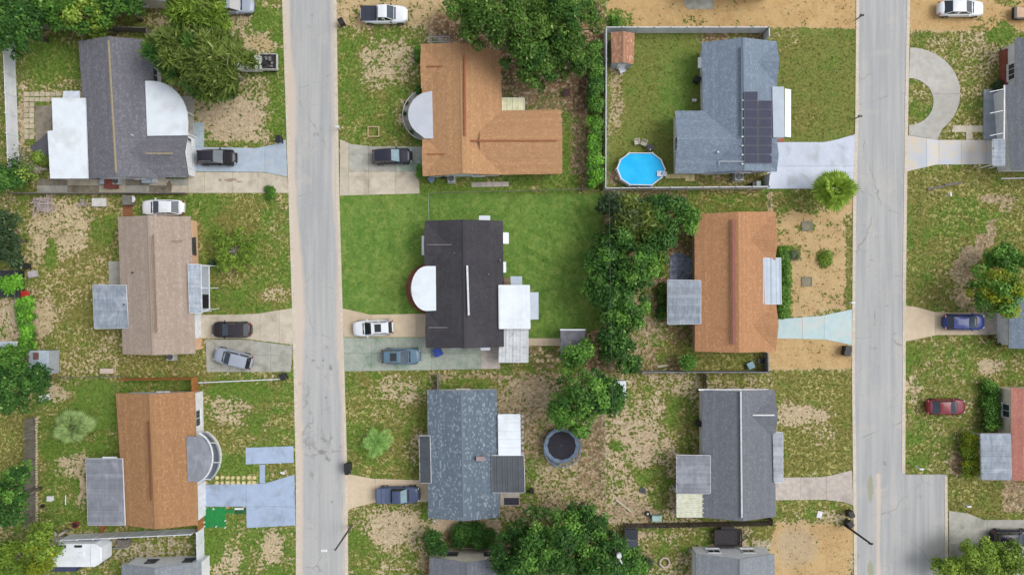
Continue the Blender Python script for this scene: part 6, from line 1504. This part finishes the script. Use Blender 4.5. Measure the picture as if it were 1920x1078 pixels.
# dark shade sail, covered trampoline at the left edge, meter box frames, litter
r = thing('shade_sail', 'dark grey cloth shade tied beside the white patio roof', 'shade sail', W(75, 270))
mb = MB(); P = [W(92, 247, 2.4), W(56, 276, 1.9), W(70, 296, 2.0), W(92, 290, 2.3)]; mb.add(P + [p - Vector((0, 0, .02)) for p in P], [(0, 1, 2, 3), (7, 6, 5, 4), (0, 4, 5, 1), (1, 5, 6, 2), (2, 6, 7, 3), (3, 7, 4, 0)]); mb.build('cloth', M('dark_cloth', C(92, 92, 100), .9), r)
for p in P[:3]: MB().tube((p.x, p.y, 0), (p.x, p.y, p.z), .04, n=6).build('pole', GALV, r)
boxthing('covered_stack', 'black tarpaulin covered stack at the left edge behind the lime bush', 'tarpaulin', -20, 508, 36, 556, 0, .9, M('black_tarp', C(48, 52, 62), .7, C(36, 38, 48), 1.5))
for lab, y in (('upper square frame set in the orange sand in front of the rust roof', 424), ('lower square frame set in the orange sand in front of the rust roof', 528)):
    r = thing('meter_box', lab, 'frame', W(1513, y)); fm = M('frame_grey', C(146, 142, 128), .9, C(120, 116, 100), 4)
    for x0, y0, x1, y1 in ((1503, y - 9, 1523, y - 7), (1503, y + 7, 1523, y + 9), (1503, y - 7, 1505, y + 7), (1521, y - 7, 1523, y + 7)): bx(r, 'edge', x0, y0, x1, y1, 0, .08, fm)
    bx(r, 'cover', 1505.5, y - 6.5, 1520.5, y + 6.5, 0, .05, M('frame_cover', C(128, 122, 104), .9, C(150, 144, 120), 3))

# dark stains soaked into the concrete
def stain(px, py, rx, ry, mat, z=.054, seed=1):
    rr = random.Random(seed); n = 18; mb = MB(); pts = []
    for i in range(n):
        a = 2 * math.pi * i / n; k = rr.uniform(.55, 1.15); p = W(px + rx * math.cos(a) * k, py + ry * math.sin(a) * k); pts.append((p.x, p.y))
    mb.prism(pts, z - .004, z); o = mb.build('oil_stain', mat); o['kind'] = 'structure'; o['label'] = 'dark stain on the concrete'; return o
sm = M('oil_stain', C(136, 118, 100), .9, C(170, 156, 138), 5)
stain(432, 338, 12, 3.5, sm, seed=2); stain(413, 338, 4, 3, sm, seed=3); stain(449, 341, 5, 1.6, sm, seed=4); stain(318, 347, 5, 11, M('brown_stain', C(112, 96, 82), .9, C(136, 120, 104), 4), seed=5)
stain(430, 612, 14, 8, M('faint_tyre_stain', C(176, 166, 150), .9, C(196, 186, 170), 3), seed=6)
# ------------------------------------------------------------------ vegetation
def leafmat(name, dark, mid, light, hi=None):
    m, nt, b = newmat(name)
    at = N(nt, 'ShaderNodeAttribute', attribute_name='tone').outputs['Fac']
    cr = nt.nodes.new('ShaderNodeValToRGB'); nt.links.new(at, cr.inputs[0])
    e = cr.color_ramp.elements; e[0].position = 0; e[0].color = dark; e[1].position = .5; e[1].color = mid
    x = e.new(.85); x.color = light
    x = e.new(1.0); x.color = hi or light
    nt.links.new(cr.outputs[0], b.inputs['Base Color']); b.inputs['Roughness'].default_value = .6; b.inputs['Specular IOR Level'].default_value = .25
    tr = nt.nodes.new('ShaderNodeBsdfTranslucent'); nt.links.new(cr.outputs[0], tr.inputs[0])
    mx = nt.nodes.new('ShaderNodeMixShader'); mx.inputs[0].default_value = .22
    nt.links.new(b.outputs[0], mx.inputs[1]); nt.links.new(tr.outputs[0], mx.inputs[2]); nt.links.new(mx.outputs[0], nt.nodes['Material Output'].inputs[0])
    return m
K = .95
LM = dict(
 deep=leafmat('deep_green_leaves', C(28, 62, 24, K), C(62, 104, 42, K), C(98, 142, 62, K), C(140, 176, 98, K)),
 oak=leafmat('oak_green_leaves', C(44, 74, 26, K), C(84, 120, 46, K), C(122, 156, 70, K), C(176, 196, 120, K)),
 bright=leafmat('bright_green_leaves', C(54, 94, 32, K), C(92, 138, 52, K), C(128, 174, 76, K), C(168, 204, 106, K)),
 lime=leafmat('lime_leaves', C(74, 126, 34, K), C(112, 174, 54, K), C(148, 206, 76, K), C(180, 226, 104, K)),
 olive=leafmat('olive_feathery_leaves', C(66, 86, 32, K), C(106, 126, 56, K), C(140, 156, 78, K), C(186, 194, 130, K)),
 olight=leafmat('light_olive_leaves', C(78, 104, 36, K), C(122, 152, 56, K), C(158, 184, 74, K), C(190, 206, 104, K)),
 grey=leafmat('grey_green_leaves', C(62, 78, 54, K), C(100, 116, 82, K), C(134, 148, 110, K), C(164, 174, 140, K)),
 yellow=leafmat('yellow_green_leaves', C(92, 108, 28, K), C(142, 158, 42, K), C(184, 192, 56, K), C(214, 200, 60, K)),
 dull=leafmat('dull_dark_leaves', C(34, 54, 34, K), C(60, 84, 52, K), C(88, 112, 72, K), C(130, 146, 110, K)),
)
BARK = M('grey_bark', C(128, 120, 106), .9, C(96, 88, 76), 5, bump=.5)
BARKP = M('pale_limb_bark', C(176, 172, 158), .9, C(146, 140, 126), 4)
rs = np.random.RandomState(11)
def unit(v): return v / np.maximum(np.linalg.norm(v, axis=-1, keepdims=True), 1e-9)
def leaves(centres, radii, counts, size, elong=1.7, outward=.6, up=.45, squash=.8, tone0=None, droop=0.0, shell=.55):
    """clouds of leaf-sized rhombic faces filling each clump; returns verts, quads, tone"""
    idx = np.repeat(np.arange(len(centres)), counts); n = len(idx)
    d_ = unit(rs.normal(size=(n, 3))); d_[:, 2] = np.where(rs.rand(n) < .65, np.abs(d_[:, 2]), d_[:, 2])
    rad = radii[idx] * (shell + (1 - shell) * rs.rand(n) ** .5) * (1 + .18 * rs.normal(size=n))
    p = centres[idx] + d_ * rad[:, None] * np.array([1, 1, squash])
    nrm = unit(d_ * outward + np.array([0, 0, up]) + rs.normal(size=(n, 3)) * .45)
    t = unit(np.cross(nrm, rs.normal(size=(n, 3)))); bt = np.cross(nrm, t)
    if elong > 3:   # sprays point outwards
        t = unit(d_ + rs.normal(size=(n, 3)) * .5 + np.array([0, 0, -droop])); bt = unit(np.cross(nrm, t))
    s = size * (0.65 + .7 * rs.rand(n))[:, None]; l = s * .5 * elong ** .5; w = s * .5 / elong ** .5
    v = np.stack([p - t * l, p - bt * w + t * l * .1, p + t * l, p + bt * w + t * l * .1], 1).reshape(-1, 3)
    q = np.arange(n * 4).reshape(n, 4)
    cl = (rs.rand(len(centres)) if tone0 is None else tone0)
    tone = np.clip(.12 + .50 * cl[idx] + .30 * (rs.rand(n) - .4) + .14 * d_[:, 2], 0, 1)
    tone = np.where(rs.rand(n) < .012, 1.0, np.minimum(tone, .9))
    return v, q, tone
def leafblob(x, y, z, r, parent, n=200, name='foliage', kind='deep', size=.14, squash=.8):
    v, q, t = leaves(np.array([[x, y, z]]), np.array([r]), np.array([n]), size, squash=squash)
    off = np.array(parent_loc(parent)); return np_mesh(name, v - off, q, LM[kind], parent, t)
def tree(label, px, py, rpx, h, kind='deep', ry=None, style='leaf', dens=1.0, size=.27, trunk=.22, mat2=None, name='leafy_tree', bark=None, limbs=True, flat=.55, lob=1.0, seed=None, rot=0, open_=0.0):
    """px,py: middle of its crown in the photo"""
    zc = h * .62; c = W(px, py, zc); rx = rpx / 16 * (CAMH - zc) / CAMH; ryy = (ry or rpx) / 16 * (CAMH - zc) / CAMH
    root = thing(name, label, 'tree', (c.x, c.y, 0)); bark = bark or BARK
    NOGRASS_T.append((c.x, c.y, min(rx, ryy) * .5))
    r_ = (rx + ryy) / 2; rl0 = min(max(.75, .22 * r_), 1.25) * lob
    n = max(5, int((2.1 if style == 'leaf' else 2.6) * 1.3 * rx * ryy / (rl0 ** 2) * (1 - open_)))
    ang = rs.rand(n) * 2 * math.pi; rho = (np.arange(n) + .5) / n; rho = np.sqrt(rho) * (.97)
    wob = 1 + .13 * np.sin(ang * 3 + rs.rand() * 6) + .09 * np.sin(ang * 5 + rs.rand() * 6)
    hh = h - .5 * rl0; zb = h * flat * .7
    rl = rl0 * (.65 + .6 * rs.rand(n)); k = 1 - rl0 * .55 / max(rx, rl0)
    lx = np.cos(ang) * rho * wob * rx * k; ly = np.sin(ang) * rho * wob * ryy * k
    lz = zb + (hh - zb) * np.sqrt(np.clip(1 - (rho * .95) ** 2, 0, 1)) + rs.normal(size=n) * .35 * rl0 - (rs.rand(n) < .25) * rl0 * .8
    if rot: lx, ly = lx * math.cos(rot) - ly * math.sin(rot), lx * math.sin(rot) + ly * math.cos(rot)
    cen = np.stack([lx, ly, np.maximum(lz, rl * .8)], 1)
    if style == 'leaf':
        la = size * size * .5; cnt = np.maximum(20, (4 * math.pi * rl ** 2 * .75 / la * .70 * dens)).astype(int)
        v, q, t = leaves(cen, rl, cnt, size)
    else:
        sz = size * 1.55; la = sz * sz * .5 / 6; cnt = np.maximum(30, (4 * math.pi * rl ** 2 * .75 / (sz * sz * .12) * .42 * dens)).astype(int)
        v, q, t = leaves(cen, rl * 1.1, cnt, sz, 7, .35, .6, .7, droop=.1, shell=.2)
    me = np_mesh('crown', v, q, LM[kind], root, t)
    if mat2:   # a share of the leaves in another tone
        me.data.materials.append(LM[mat2]); mi = np.repeat((rs.rand(len(cen)) < .35).astype(np.int32), cnt); me.data.polygons.foreach_set('material_index', mi)
    mb = MB(); base = Vector((0, 0, -.05)); top = Vector((rs.normal() * .1 * r_, rs.normal() * .1 * r_, zb))
    mb.tube(base, top, trunk, trunk * .65, 9); off = parent_loc(root)
    mb.v = [(v_[0] + off[0], v_[1] + off[1], v_[2] + off[2]) for v_ in mb.v]; mb.build('trunk', bark, root, smooth=True)
    mb = MB(); sel = rs.choice(n, min(n, 26 if limbs else 10), replace=False)
    for i in sel:
        e = Vector(cen[i]); m_ = lerp(top, e, .5) + Vector((0, 0, -.15 * (e - top).length * .5)); rr = trunk * .42
        mb.tube(top - Vector((0, 0, .2)), m_, rr, rr * .55, 5); mb.tube(m_, e, rr * .55, rr * .2, 5)
    mb.v = [(v_[0] + off[0], v_[1] + off[1], v_[2] + off[2]) for v_ in mb.v]; mb.build('limbs', bark, root, smooth=True)
    return root
NOGRASS_T = []
def hedge(label, x0, y0, x1, y1, h, kind='bright', size=.17, dens=1.0, name='hedge', jit=.25, cat='hedge', kind2=None):
    a, b = W(x0, y0, h * .8), W(x1, y1, h * .8); cx, cy = (a.x + b.x) / 2, (a.y + b.y) / 2
    root = thing(name, label, cat, (cx, cy, 0)); w, d_ = abs(b.x - a.x), abs(b.y - a.y); s = min(w, d_) * .5
    rr = max(.3, min(s * .62, .8)); n = max(3, int(w * d_ / (rr * rr) * 1.3))
    cen = np.stack([(rs.rand(n) - .5) * max(.1, w - rr * 1.3), (rs.rand(n) - .5) * max(.1, d_ - rr * 1.3), h - rr * .8 + rs.normal(size=n) * jit * rr], 1)
    cen2 = cen.copy(); cen2[:, 2] *= .45; cen = np.concatenate([cen, cen2[::2]]); cen[:, 2] = np.maximum(cen[:, 2], .2); rl = rr * (.7 + .5 * rs.rand(len(cen)))
    cnt = np.maximum(15, (4 * math.pi * rl ** 2 * .75 / (size * size * .5) * .6 * dens)).astype(int)
    v, q, t = leaves(cen, rl, cnt, size); o = np_mesh('foliage', v, q, LM[kind], root, t)
    if kind2: o.data.materials.append(LM[kind2]); o.data.polygons.foreach_set('material_index', np.repeat((rs.rand(len(cen)) < .4).astype(np.int32), cnt))
    mb = MB()
    for i in range(min(10, len(cen))): mb.tube((cx + cen[i][0], cy + cen[i][1], -.02), (cx + cen[i][0] * .95, cy + cen[i][1] * .95, cen[i][2]), .035, .02, 5)
    mb.build('stems', BARK, root)
    return root
T = tree
# top left
T('large dark tree in the upper left corner over the white fence', 35, 48, 62, 7.5, 'deep', 56)
T('mid-green tree along the top edge, second from the left corner', 100, 18, 40, 6, 'bright', 40, mat2='deep')
T('rounded green tree behind the small grey gable at the top', 160, 22, 52, 6.5, 'olight', 42, mat2='bright')
T('dark-centred tree at the top left of the small grey gable', 232, 14, 50, 6, 'deep', 34, mat2='bright')
T('small bright tree touching the upper left grey roof edge', 190, 47, 22, 4.5, 'olight', 20)
T('light feathery tree left of the silver suv at the top', 372, 22, 56, 7.5, 'olight', 48, style='spray', size=.3, mat2='olive')
T('big dark feathery tree over the old truck, left part', 355, 108, 74, 8, 'olive', 56, style='spray', size=.3, bark=BARKP, mat2='deep')
T('big dark feathery tree reaching over the old truck, right part', 418, 122, 62, 8.5, 'olive', 58, style='spray', size=.3, bark=BARKP)
T('lower spur of dark feathery foliage above the bare sandy patch', 410, 165, 40, 6.5, 'olive', 30, style='spray', size=.28, mat2='deep')
# left side
T('thin twiggy tree over the tarp corner of the white patio roof', 62, 310, 34, 4.5, 'grey', 32, dens=.35, size=.2, bark=BARKP, open_=.35, mat2='olight')
T('small leafy sprig tree touching the white patio roof', 82, 296, 14, 3.6, 'olight', 18, dens=.7, size=.16)
T('dark green tree at the left edge below the white fence', 8, 330, 34, 6, 'deep', 36)
T('dull dark tree at the left edge above the bright hedge', 12, 448, 32, 5, 'dull', 60)
hedge('bright lime hedge running down at the left edge', 32, 556, 58, 656, 1.8, 'lime', .2, kind2='bright')
hedge('lime bush at the left edge above the red wheelbarrow', 2, 512, 38, 552, 1.8, 'lime', .2, name='bush', cat='bush')
T('big dark rounded tree left of the silvery palm', 38, 718, 58, 7.5, 'deep', 56)
T('brighter rounded crown just above the big dark tree at left', 32, 672, 36, 6.5, 'bright', 26)
T('dark bushy tree at the lower left edge', 26, 935, 46, 7, 'deep', 62, mat2='bright')
T('airy yellow-green tree leaning over the white camper', 92, 1012, 46, 5.5, 'olight', 34, style='leaf', dens=.8, size=.22, bark=BARKP, open_=.2, mat2='yellow')
T('low olive tree at the bottom left corner', 25, 1050, 46, 4.5, 'olight', 36, style='spray', size=.22, dens=.6, bark=BARKP, open_=.25)
T('yellow-green lower crown over the left end of the camper', 80, 1062, 22, 4.6, 'yellow', 26, dens=.8, size=.2)
# middle
T('light green outer crown of the top centre oak cluster', 868, 14, 36, 6, 'bright', 30)
T('huge dark oak above the L-shaped orange roof', 955, 48, 88, 9.5, 'oak', 72, size=.26, trunk=.35)
T('right-hand oak at the top of the hedge', 1062, 42, 66, 9, 'oak', 58, size=.26, trunk=.3, mat2='deep')
T('lower lobe of the oak cluster beside the cream canopy', 1000, 118, 58, 7.5, 'oak', 48, size=.26, mat2='deep')
T('oak crown between the big oak and the hedge', 1072, 110, 46, 7, 'oak', 42, size=.26)
hedge('tall bright hedge between the oak yard and the pool yard', 1102, 78, 1130, 216, 2.4, 'bright', .2, kind2='deep')
hedge('lower stretch of the bright hedge by the pool', 1102, 217, 1130, 350, 2.3, 'bright', .2, kind2='lime')
hedge('small clipped bush by the upper left corner of the L-shaped roof', 776, 88, 787, 116, 1.0, 'bright', .14, name='bush', cat='bush')
hedge('small clipped bush above the half-round porch of the L-shaped house', 780, 158, 789, 176, 1.0, 'deep', .14, name='bush', cat='bush')
hedge('small bush at the lower left corner of the L-shaped roof', 781, 308, 795, 336, 1.0, 'bright', .14, name='bush', cat='bush')
T('grey-green airy tree in the thicket near the pool corner', 1186, 412, 52, 5.5, 'olive', 44, style='spray', size=.24, bark=BARKP, mat2='grey')
T('dark thicket tree below the right pool fence', 1242, 402, 52, 5.2, 'deep', 40)
T('dark thicket tree just right of the lawn corner', 1152, 388, 30, 4.5, 'dull', 26)
T('bright small tree touching the rust roof corner', 1288, 414, 25, 5, 'bright', 30)
T('dark tree in the middle of the thicket', 1230, 448, 39, 4.8, 'deep', 30)
T('bright tree in the thicket left of the bluish slab', 1190, 502, 55, 6.5, 'bright', 42, mat2='deep')
T('left thicket tree hanging over the green lawn', 1128, 478, 39, 5.5, 'deep', 38, mat2='bright')
T('thicket tree below the left overhanging one', 1133, 545, 41, 6, 'deep', 40, mat2='bright')
T('thicket tree left of the brown dirt strip', 1175, 575, 46, 5.5, 'deep', 42, mat2='bright')
T('lower thicket tree near the small grey shed', 1155, 640, 39, 5.2, 'deep', 44)
T('lowest small thicket tree at the boundary corner', 1178, 682, 27, 4, 'deep', 20)
T('bushy tree spilling over the boundary fence below the rust roof', 1288, 685, 22, 2.6, 'bright', 15, size=.2)
T('upper tree half covering the small grey shed', 1086, 662, 32, 6, 'bright', 26, mat2='deep')
T('large tree above the trampoline', 1098, 740, 64, 7.5, 'bright', 54, mat2='deep', trunk=.3)
T('tree crown reaching left from the large trampoline tree', 1062, 765, 39, 6.5, 'bright', 38)
T('right crown over the chain link fence beside the white-topped shed', 1146, 742, 26, 6, 'deep', 38)
T('green bough drooping to the trampoline rim', 1084, 806, 18, 4.2, 'bright', 14)
T('huge dark tree at the bottom centre', 1045, 1015, 96, 9, 'deep', 66, trunk=.35, mat2='bright')
T('left part of the dark bottom trees beside the grey gable', 968, 1032, 55, 7.5, 'deep', 52)
T('right part of the dark bottom trees by the round lamp pole', 1128, 1040, 64, 8, 'deep', 54, mat2='bright')
T('upper crown of the bottom trees near the chain link fence', 1100, 965, 48, 6.5, 'deep', 30)
T('lower crown of the bottom trees at the picture edge', 1175, 1068, 39, 6, 'bright', 26)
T('dark bush left of the cream gable at the bottom', 818, 1020, 24, 3, 'deep', 26, size=.22)
hedge('dark low bushes above the cream gable', 848, 984, 932, 1028, 1.4, 'deep', .18, name='bush', cat='bush')
# right
hedge('green bush strip along the front of the rust-roofed house', 1460, 462, 1480, 598, .9, 'bright', .15, name='bush', cat='bush')
T('yellow-green tree half over the house at the right edge', 1862, 540, 54, 6, 'yellow', 42, mat2='bright')
T('bright green bushes above the yellow-green tree', 1888, 492, 46, 4, 'bright', 30)
T('bright lower crown between the blue car and the right house', 1868, 572, 34, 5.4, 'bright', 26, mat2='yellow')
hedge('dark green bush strip beside the red-roofed house', 1845, 712, 1876, 808, 1.3, 'bright', .17, name='bush', cat='bush', kind2='deep')
hedge('yellow-green hedge left of the grey patio roof at the right', 1808, 806, 1836, 892, 1.3, 'yellow', .17, kind2='olight')
T('light green tree at the lower right, middle crown', 1832, 1045, 42, 4.4, 'olight', 46, size=.22)
T('light green tree left of its taller neighbour at the lower right', 1778, 1064, 34, 3.4, 'olight', 26, size=.22)
T('light green tree in front of the midnight blue car', 1892, 1052, 44, 4.2, 'olight', 38, size=.22)
hedge('dry grey-green shrub on the orange sand', 1480, 466, 1500, 486, .6, 'grey', .13, name='shrub', cat='shrub', dens=.5)
hedge('low weedy shrub in the orange sand by the right street', 1532, 470, 1560, 500, .4, 'olight', .12, name='shrub', cat='shrub', dens=.35)
hedge('dark teal shrub beside the grey porch at right edge', 1866, 150, 1880, 168, 1.0, 'dull', .14, name='shrub', cat='shrub')
hedge('small leafy shrub cluster by the beige house porch corner', 392, 488, 400, 498, .8, 'dull', .12, name='shrub', cat='shrub')
hedge('reddish-brown dead bush in the sandy yard by the fire ring', 1196, 1048, 1226, 1072, .8, 'dull', .13, name='shrub', cat='shrub', dens=.5)
hedge('round weedy shrub at the kerb above the tan strip', 497, 350, 515, 376, .5, 'bright', .14, name='shrub', cat='shrub')
hedge('light weedy shrub patch at the top sand corner', 1140, 28, 1164, 52, .7, 'bright', .14, name='shrub', cat='shrub', dens=.6)
for p_ in POTS: pot(*p_)

T('extra dark crown filling the middle of the thicket', 1165, 450, 36, 5.2, 'deep', 34)
T('dark crown filling the lower middle of the thicket', 1160, 540, 36, 5.4, 'deep', 34)
T('dull dark crown beneath the greyish thicket tree', 1218, 388, 26, 4.2, 'dull', 20)
T('dark crown joining the small shed corner to the thicket', 1140, 600, 24, 4.8, 'deep', 30)
hedge('low green shrubs between the thicket and the bluish slab', 1225, 455, 1252, 520, 1.2, 'deep', .18, name='shrub', cat='shrub', kind2='olight')
hedge('low dark shrubs at the foot of the thicket beside the rust patio', 1232, 530, 1250, 600, .9, 'deep', .16, name='shrub', cat='shrub', kind2='olight')
# bare-limbed tree on the left lawn
def bare_tree(label, px, py, rpx, n=16):
    c = W(px, py, .5); root = thing('bare_tree', label, 'tree', (c.x, c.y, 0)); R_ = rpx / 16
    mb = MB(); top = Vector((c.x, c.y, 1.2)); mb.tube((c.x, c.y, -.05), top, .14, .1, 8); mb.build('trunk', BARKP, root)
    mb = MB(); tips = []
    for i in range(n):
        a = 2 * math.pi * i / n + rnd.uniform(-.2, .2); l = R_ * rnd.uniform(.6, 1.0)
        m_ = top + Vector((math.cos(a) * l * .5, math.sin(a) * l * .5, rnd.uniform(.3, .8))); e = top + Vector((math.cos(a) * l, math.sin(a) * l, rnd.uniform(.2, 1.2)))
        mb.tube(top, m_, .05, .035, 5); mb.tube(m_, e, .035, .015, 4); tips += [m_, e]
        for k in range(4):
            b0 = lerp(m_, e, rnd.random()); e2 = b0 + Vector((rnd.uniform(-.5, .5), rnd.uniform(-.5, .5), rnd.uniform(0, .4))); mb.tube(b0, e2, .018, .008, 4); tips.append(e2)
    mb.build('limbs', BARKP, root)
    ct = np.array([tuple(t - Vector((c.x, c.y, 0))) for t in tips]); ct = ct[ct[:, 0] < R_ * .85]
    v, q, t = leaves(ct, np.full(len(ct), .4), np.full(len(ct), 44), .17); np_mesh('crown', v, q, LM['olight'], root, t)
bare_tree('bare pale-limbed tree on the lawn right of the beige house', 447, 471, 44, 18)

# palms: every frond is a part
def frond_mesh(name, kind, L, leaflets, mat, width=.06, fan=True):
    v, f, tn = [], [], []
    if fan:
        pl = L * .45; v += [(0, -.02, 0), (pl, -.015, .0), (pl, .015, .0), (0, .02, 0)]; f.append((0, 1, 2, 3)); tn.append(.7)
        for i in range(leaflets):
            a = R(-105 + 210 * i / (leaflets - 1)); l = L * .55 * (1 - .25 * abs(i / (leaflets - 1) * 2 - 1)); dx, dy = math.cos(a), math.sin(a); nx_, ny_ = -dy * width, dx * width
            b = len(v); m_ = .55
            v += [(pl, 0, .01), (pl + dx * l * m_ - nx_, dy * l * m_ - ny_, .03), (pl + dx * l, dy * l, -.12 * L), (pl + dx * l * m_ + nx_, dy * l * m_ + ny_, .03)]; f.append((b, b + 1, b + 2, b + 3)); tn.append(.3 + .5 * rnd.random())
    else:
        m_ = 8; pr = [(L * k / m_, .0, .25 * L * math.sin(k / m_ * 2.6) - .1 * L * (k / m_) ** 2) for k in range(m_ + 1)]
        for k in range(m_):
            b = len(v); v += [(pr[k][0], -.02, pr[k][2]), (pr[k + 1][0], -.015, pr[k + 1][2]), (pr[k + 1][0], .015, pr[k + 1][2]), (pr[k][0], .02, pr[k][2])]; f.append((b, b + 1, b + 2, b + 3)); tn.append(.8)
        for i in range(leaflets):
            u = .12 + .86 * i / leaflets; k = min(m_ - 1, int(u * m_)); w_ = u * m_ - k; x = pr[k][0] + (pr[k + 1][0] - pr[k][0]) * w_; z = pr[k][2] + (pr[k + 1][2] - pr[k][2]) * w_
            ll = L * .33 * math.sin(math.pi * (.15 + .8 * u)) + .05
            for s in (-1, 1):
                b = len(v); v += [(x, 0, z), (x + ll * .35 - .03, s * ll * .5, z + .02), (x + ll * .6, s * ll, z - .12), (x + ll * .35 + .03, s * ll * .5, z + .02)]; f.append((b, b + 1, b + 2, b + 3)); tn.append(.2 + .6 * rnd.random())
    o = np_mesh(name, np.array(v, float), np.array(f), mat, None, np.array(tn), link=False); return o.data
def palm(label, px, py, rpx, h, mat, n=30, fan=True, leaflets=16, trunk=.16):
    c = W(px, py, h); root = thing('palm_tree', label, 'palm tree', (c.x, c.y, 0)); L = rpx / 16 * 1.1
    mb = MB(); mb.tube((c.x, c.y, -.05), (c.x, c.y, h), trunk * 1.2, trunk, 10); mb.build('trunk', BARK, root)
    mes = [frond_mesh('frond', None, L * k, leaflets, mat, .05 * L, fan) for k in (1.0, .92, .8)]
    for i in range(n):
        o = bpy.data.objects.new('frond', mes[i % 3]); COL.objects.link(o); o.parent = root
        el = -.3 + 1.75 * (i / n) ** 1.1; o.location = (0, 0, h + .1 * i / n); o.rotation_euler = (rnd.uniform(-.3, .3), -el + rnd.uniform(-.08, .08), i * 2.39996 + rnd.uniform(-.2, .2))
        s = (.85 + .2 * rnd.random()) * (1 - .35 * (i / n) ** 2); o.scale = (s, s, s)
palm('silvery fan palm in the yard left of the orange-brown roof', 138, 800, 36, 1.6, leafmat('silver_palm', C(96, 118, 66, K), C(136, 162, 96, K), C(172, 192, 128, K)), 26, True, 18)
palm('pale green feather palm on the lawn by the left street', 708, 828, 30, 1.2, leafmat('fresh_palm', C(104, 146, 66, K), C(142, 186, 98, K), C(176, 214, 130, K)), 22, False, 22, .12)
palm('bushy bright fan palm at the corner of the white drive', 1564, 357, 42, 3.2, leafmat('sabal_palm', C(70, 104, 30, K), C(122, 156, 50, K), C(170, 196, 76, K)), 46, True, 18, .2)

# ------------------------------------------------------------------ tufts of grass and weeds
def tufts(n, name, label, w_fn, mat, hgt=(.04, .13), rad=(.05, .15), blades=5):
    x = rs.uniform(-61, 61, n); y = rs.uniform(-34.5, 34.5, n); px = x * 16 + 960; py = 539 - y * 16
    ix = np.searchsorted(GX, x).clip(1, len(GX) - 1); iy = np.searchsorted(GY, y).clip(1, len(GY) - 1)
    keep = rs.rand(n) < w_fn({k: a[iy, ix] for k, a in GA.items()}, px, py)
    x = x
    for poly in NOGRASS: keep &= ~pip(px, py, poly)
    x, y = x[keep], y[keep]; m_ = len(x)
    a = (rs.rand(m_, 1) + np.arange(blades) / blades) * 2 * math.pi + rs.normal(size=(m_, blades)) * .3
    r_ = rs.uniform(*rad, (m_, blades)); z = rs.uniform(*hgt, (m_, blades)); w = r_ * .28
    c = np.stack([x, y, np.full(m_, .003)], 1)[:, None, :]; dx = np.stack([np.cos(a), np.sin(a), 0 * a], -1); dy = np.stack([-np.sin(a), np.cos(a), 0 * a], -1)
    base = c + dx * .0 * r_[..., None]; b0 = base - dy * w[..., None]; b1 = base + dy * w[..., None]; tip = c + dx * r_[..., None] + np.array([0, 0, 1.]) * z[..., None]
    v = np.stack([b0, tip, b1], 2).reshape(-1, 3); q = np.arange(len(v)).reshape(-1, 3)
    t = np.repeat(np.clip(rs.rand(m_) * .7 + .1, 0, 1), blades)
    o = np_mesh(name, v, q, mat, None, t); o['kind'] = 'stuff'; o['label'] = label
    print(name, m_)
gm = leafmat('weed_blades', C(66, 84, 32, K), C(104, 124, 50, K), C(142, 156, 76, K)); dm = leafmat('dry_grass_blades', C(134, 120, 66, K), C(168, 156, 98, K), C(192, 180, 126, K))
lm = leafmat('lawn_blades', C(60, 94, 34, K), C(82, 120, 46, K), C(108, 144, 64, K))
tufts(80000, 'weed_tufts', 'green weed tufts growing through the patchy lawns', lambda A, px, py: np.clip(A['green'] * .75 * (1 - A['lush']), .02, 1), gm)
tufts(30000, 'dry_grass_tufts', 'straw-coloured dry grass tufts in the thin lawns', lambda A, px, py: np.clip((.35 + .8 * A['green'] * (1 - A['fresh'])) * (1 - A['lush']) * (1 - A['orange'] * .9), 0, 1) * .7, dm)
tufts(26000, 'lawn_grass', 'short green blades of the mown lawn round the black roof', lambda A, px, py: A['lush'] * (px > 630) * (px < 1140) * .95, lm, (.03, .07), (.05, .12))
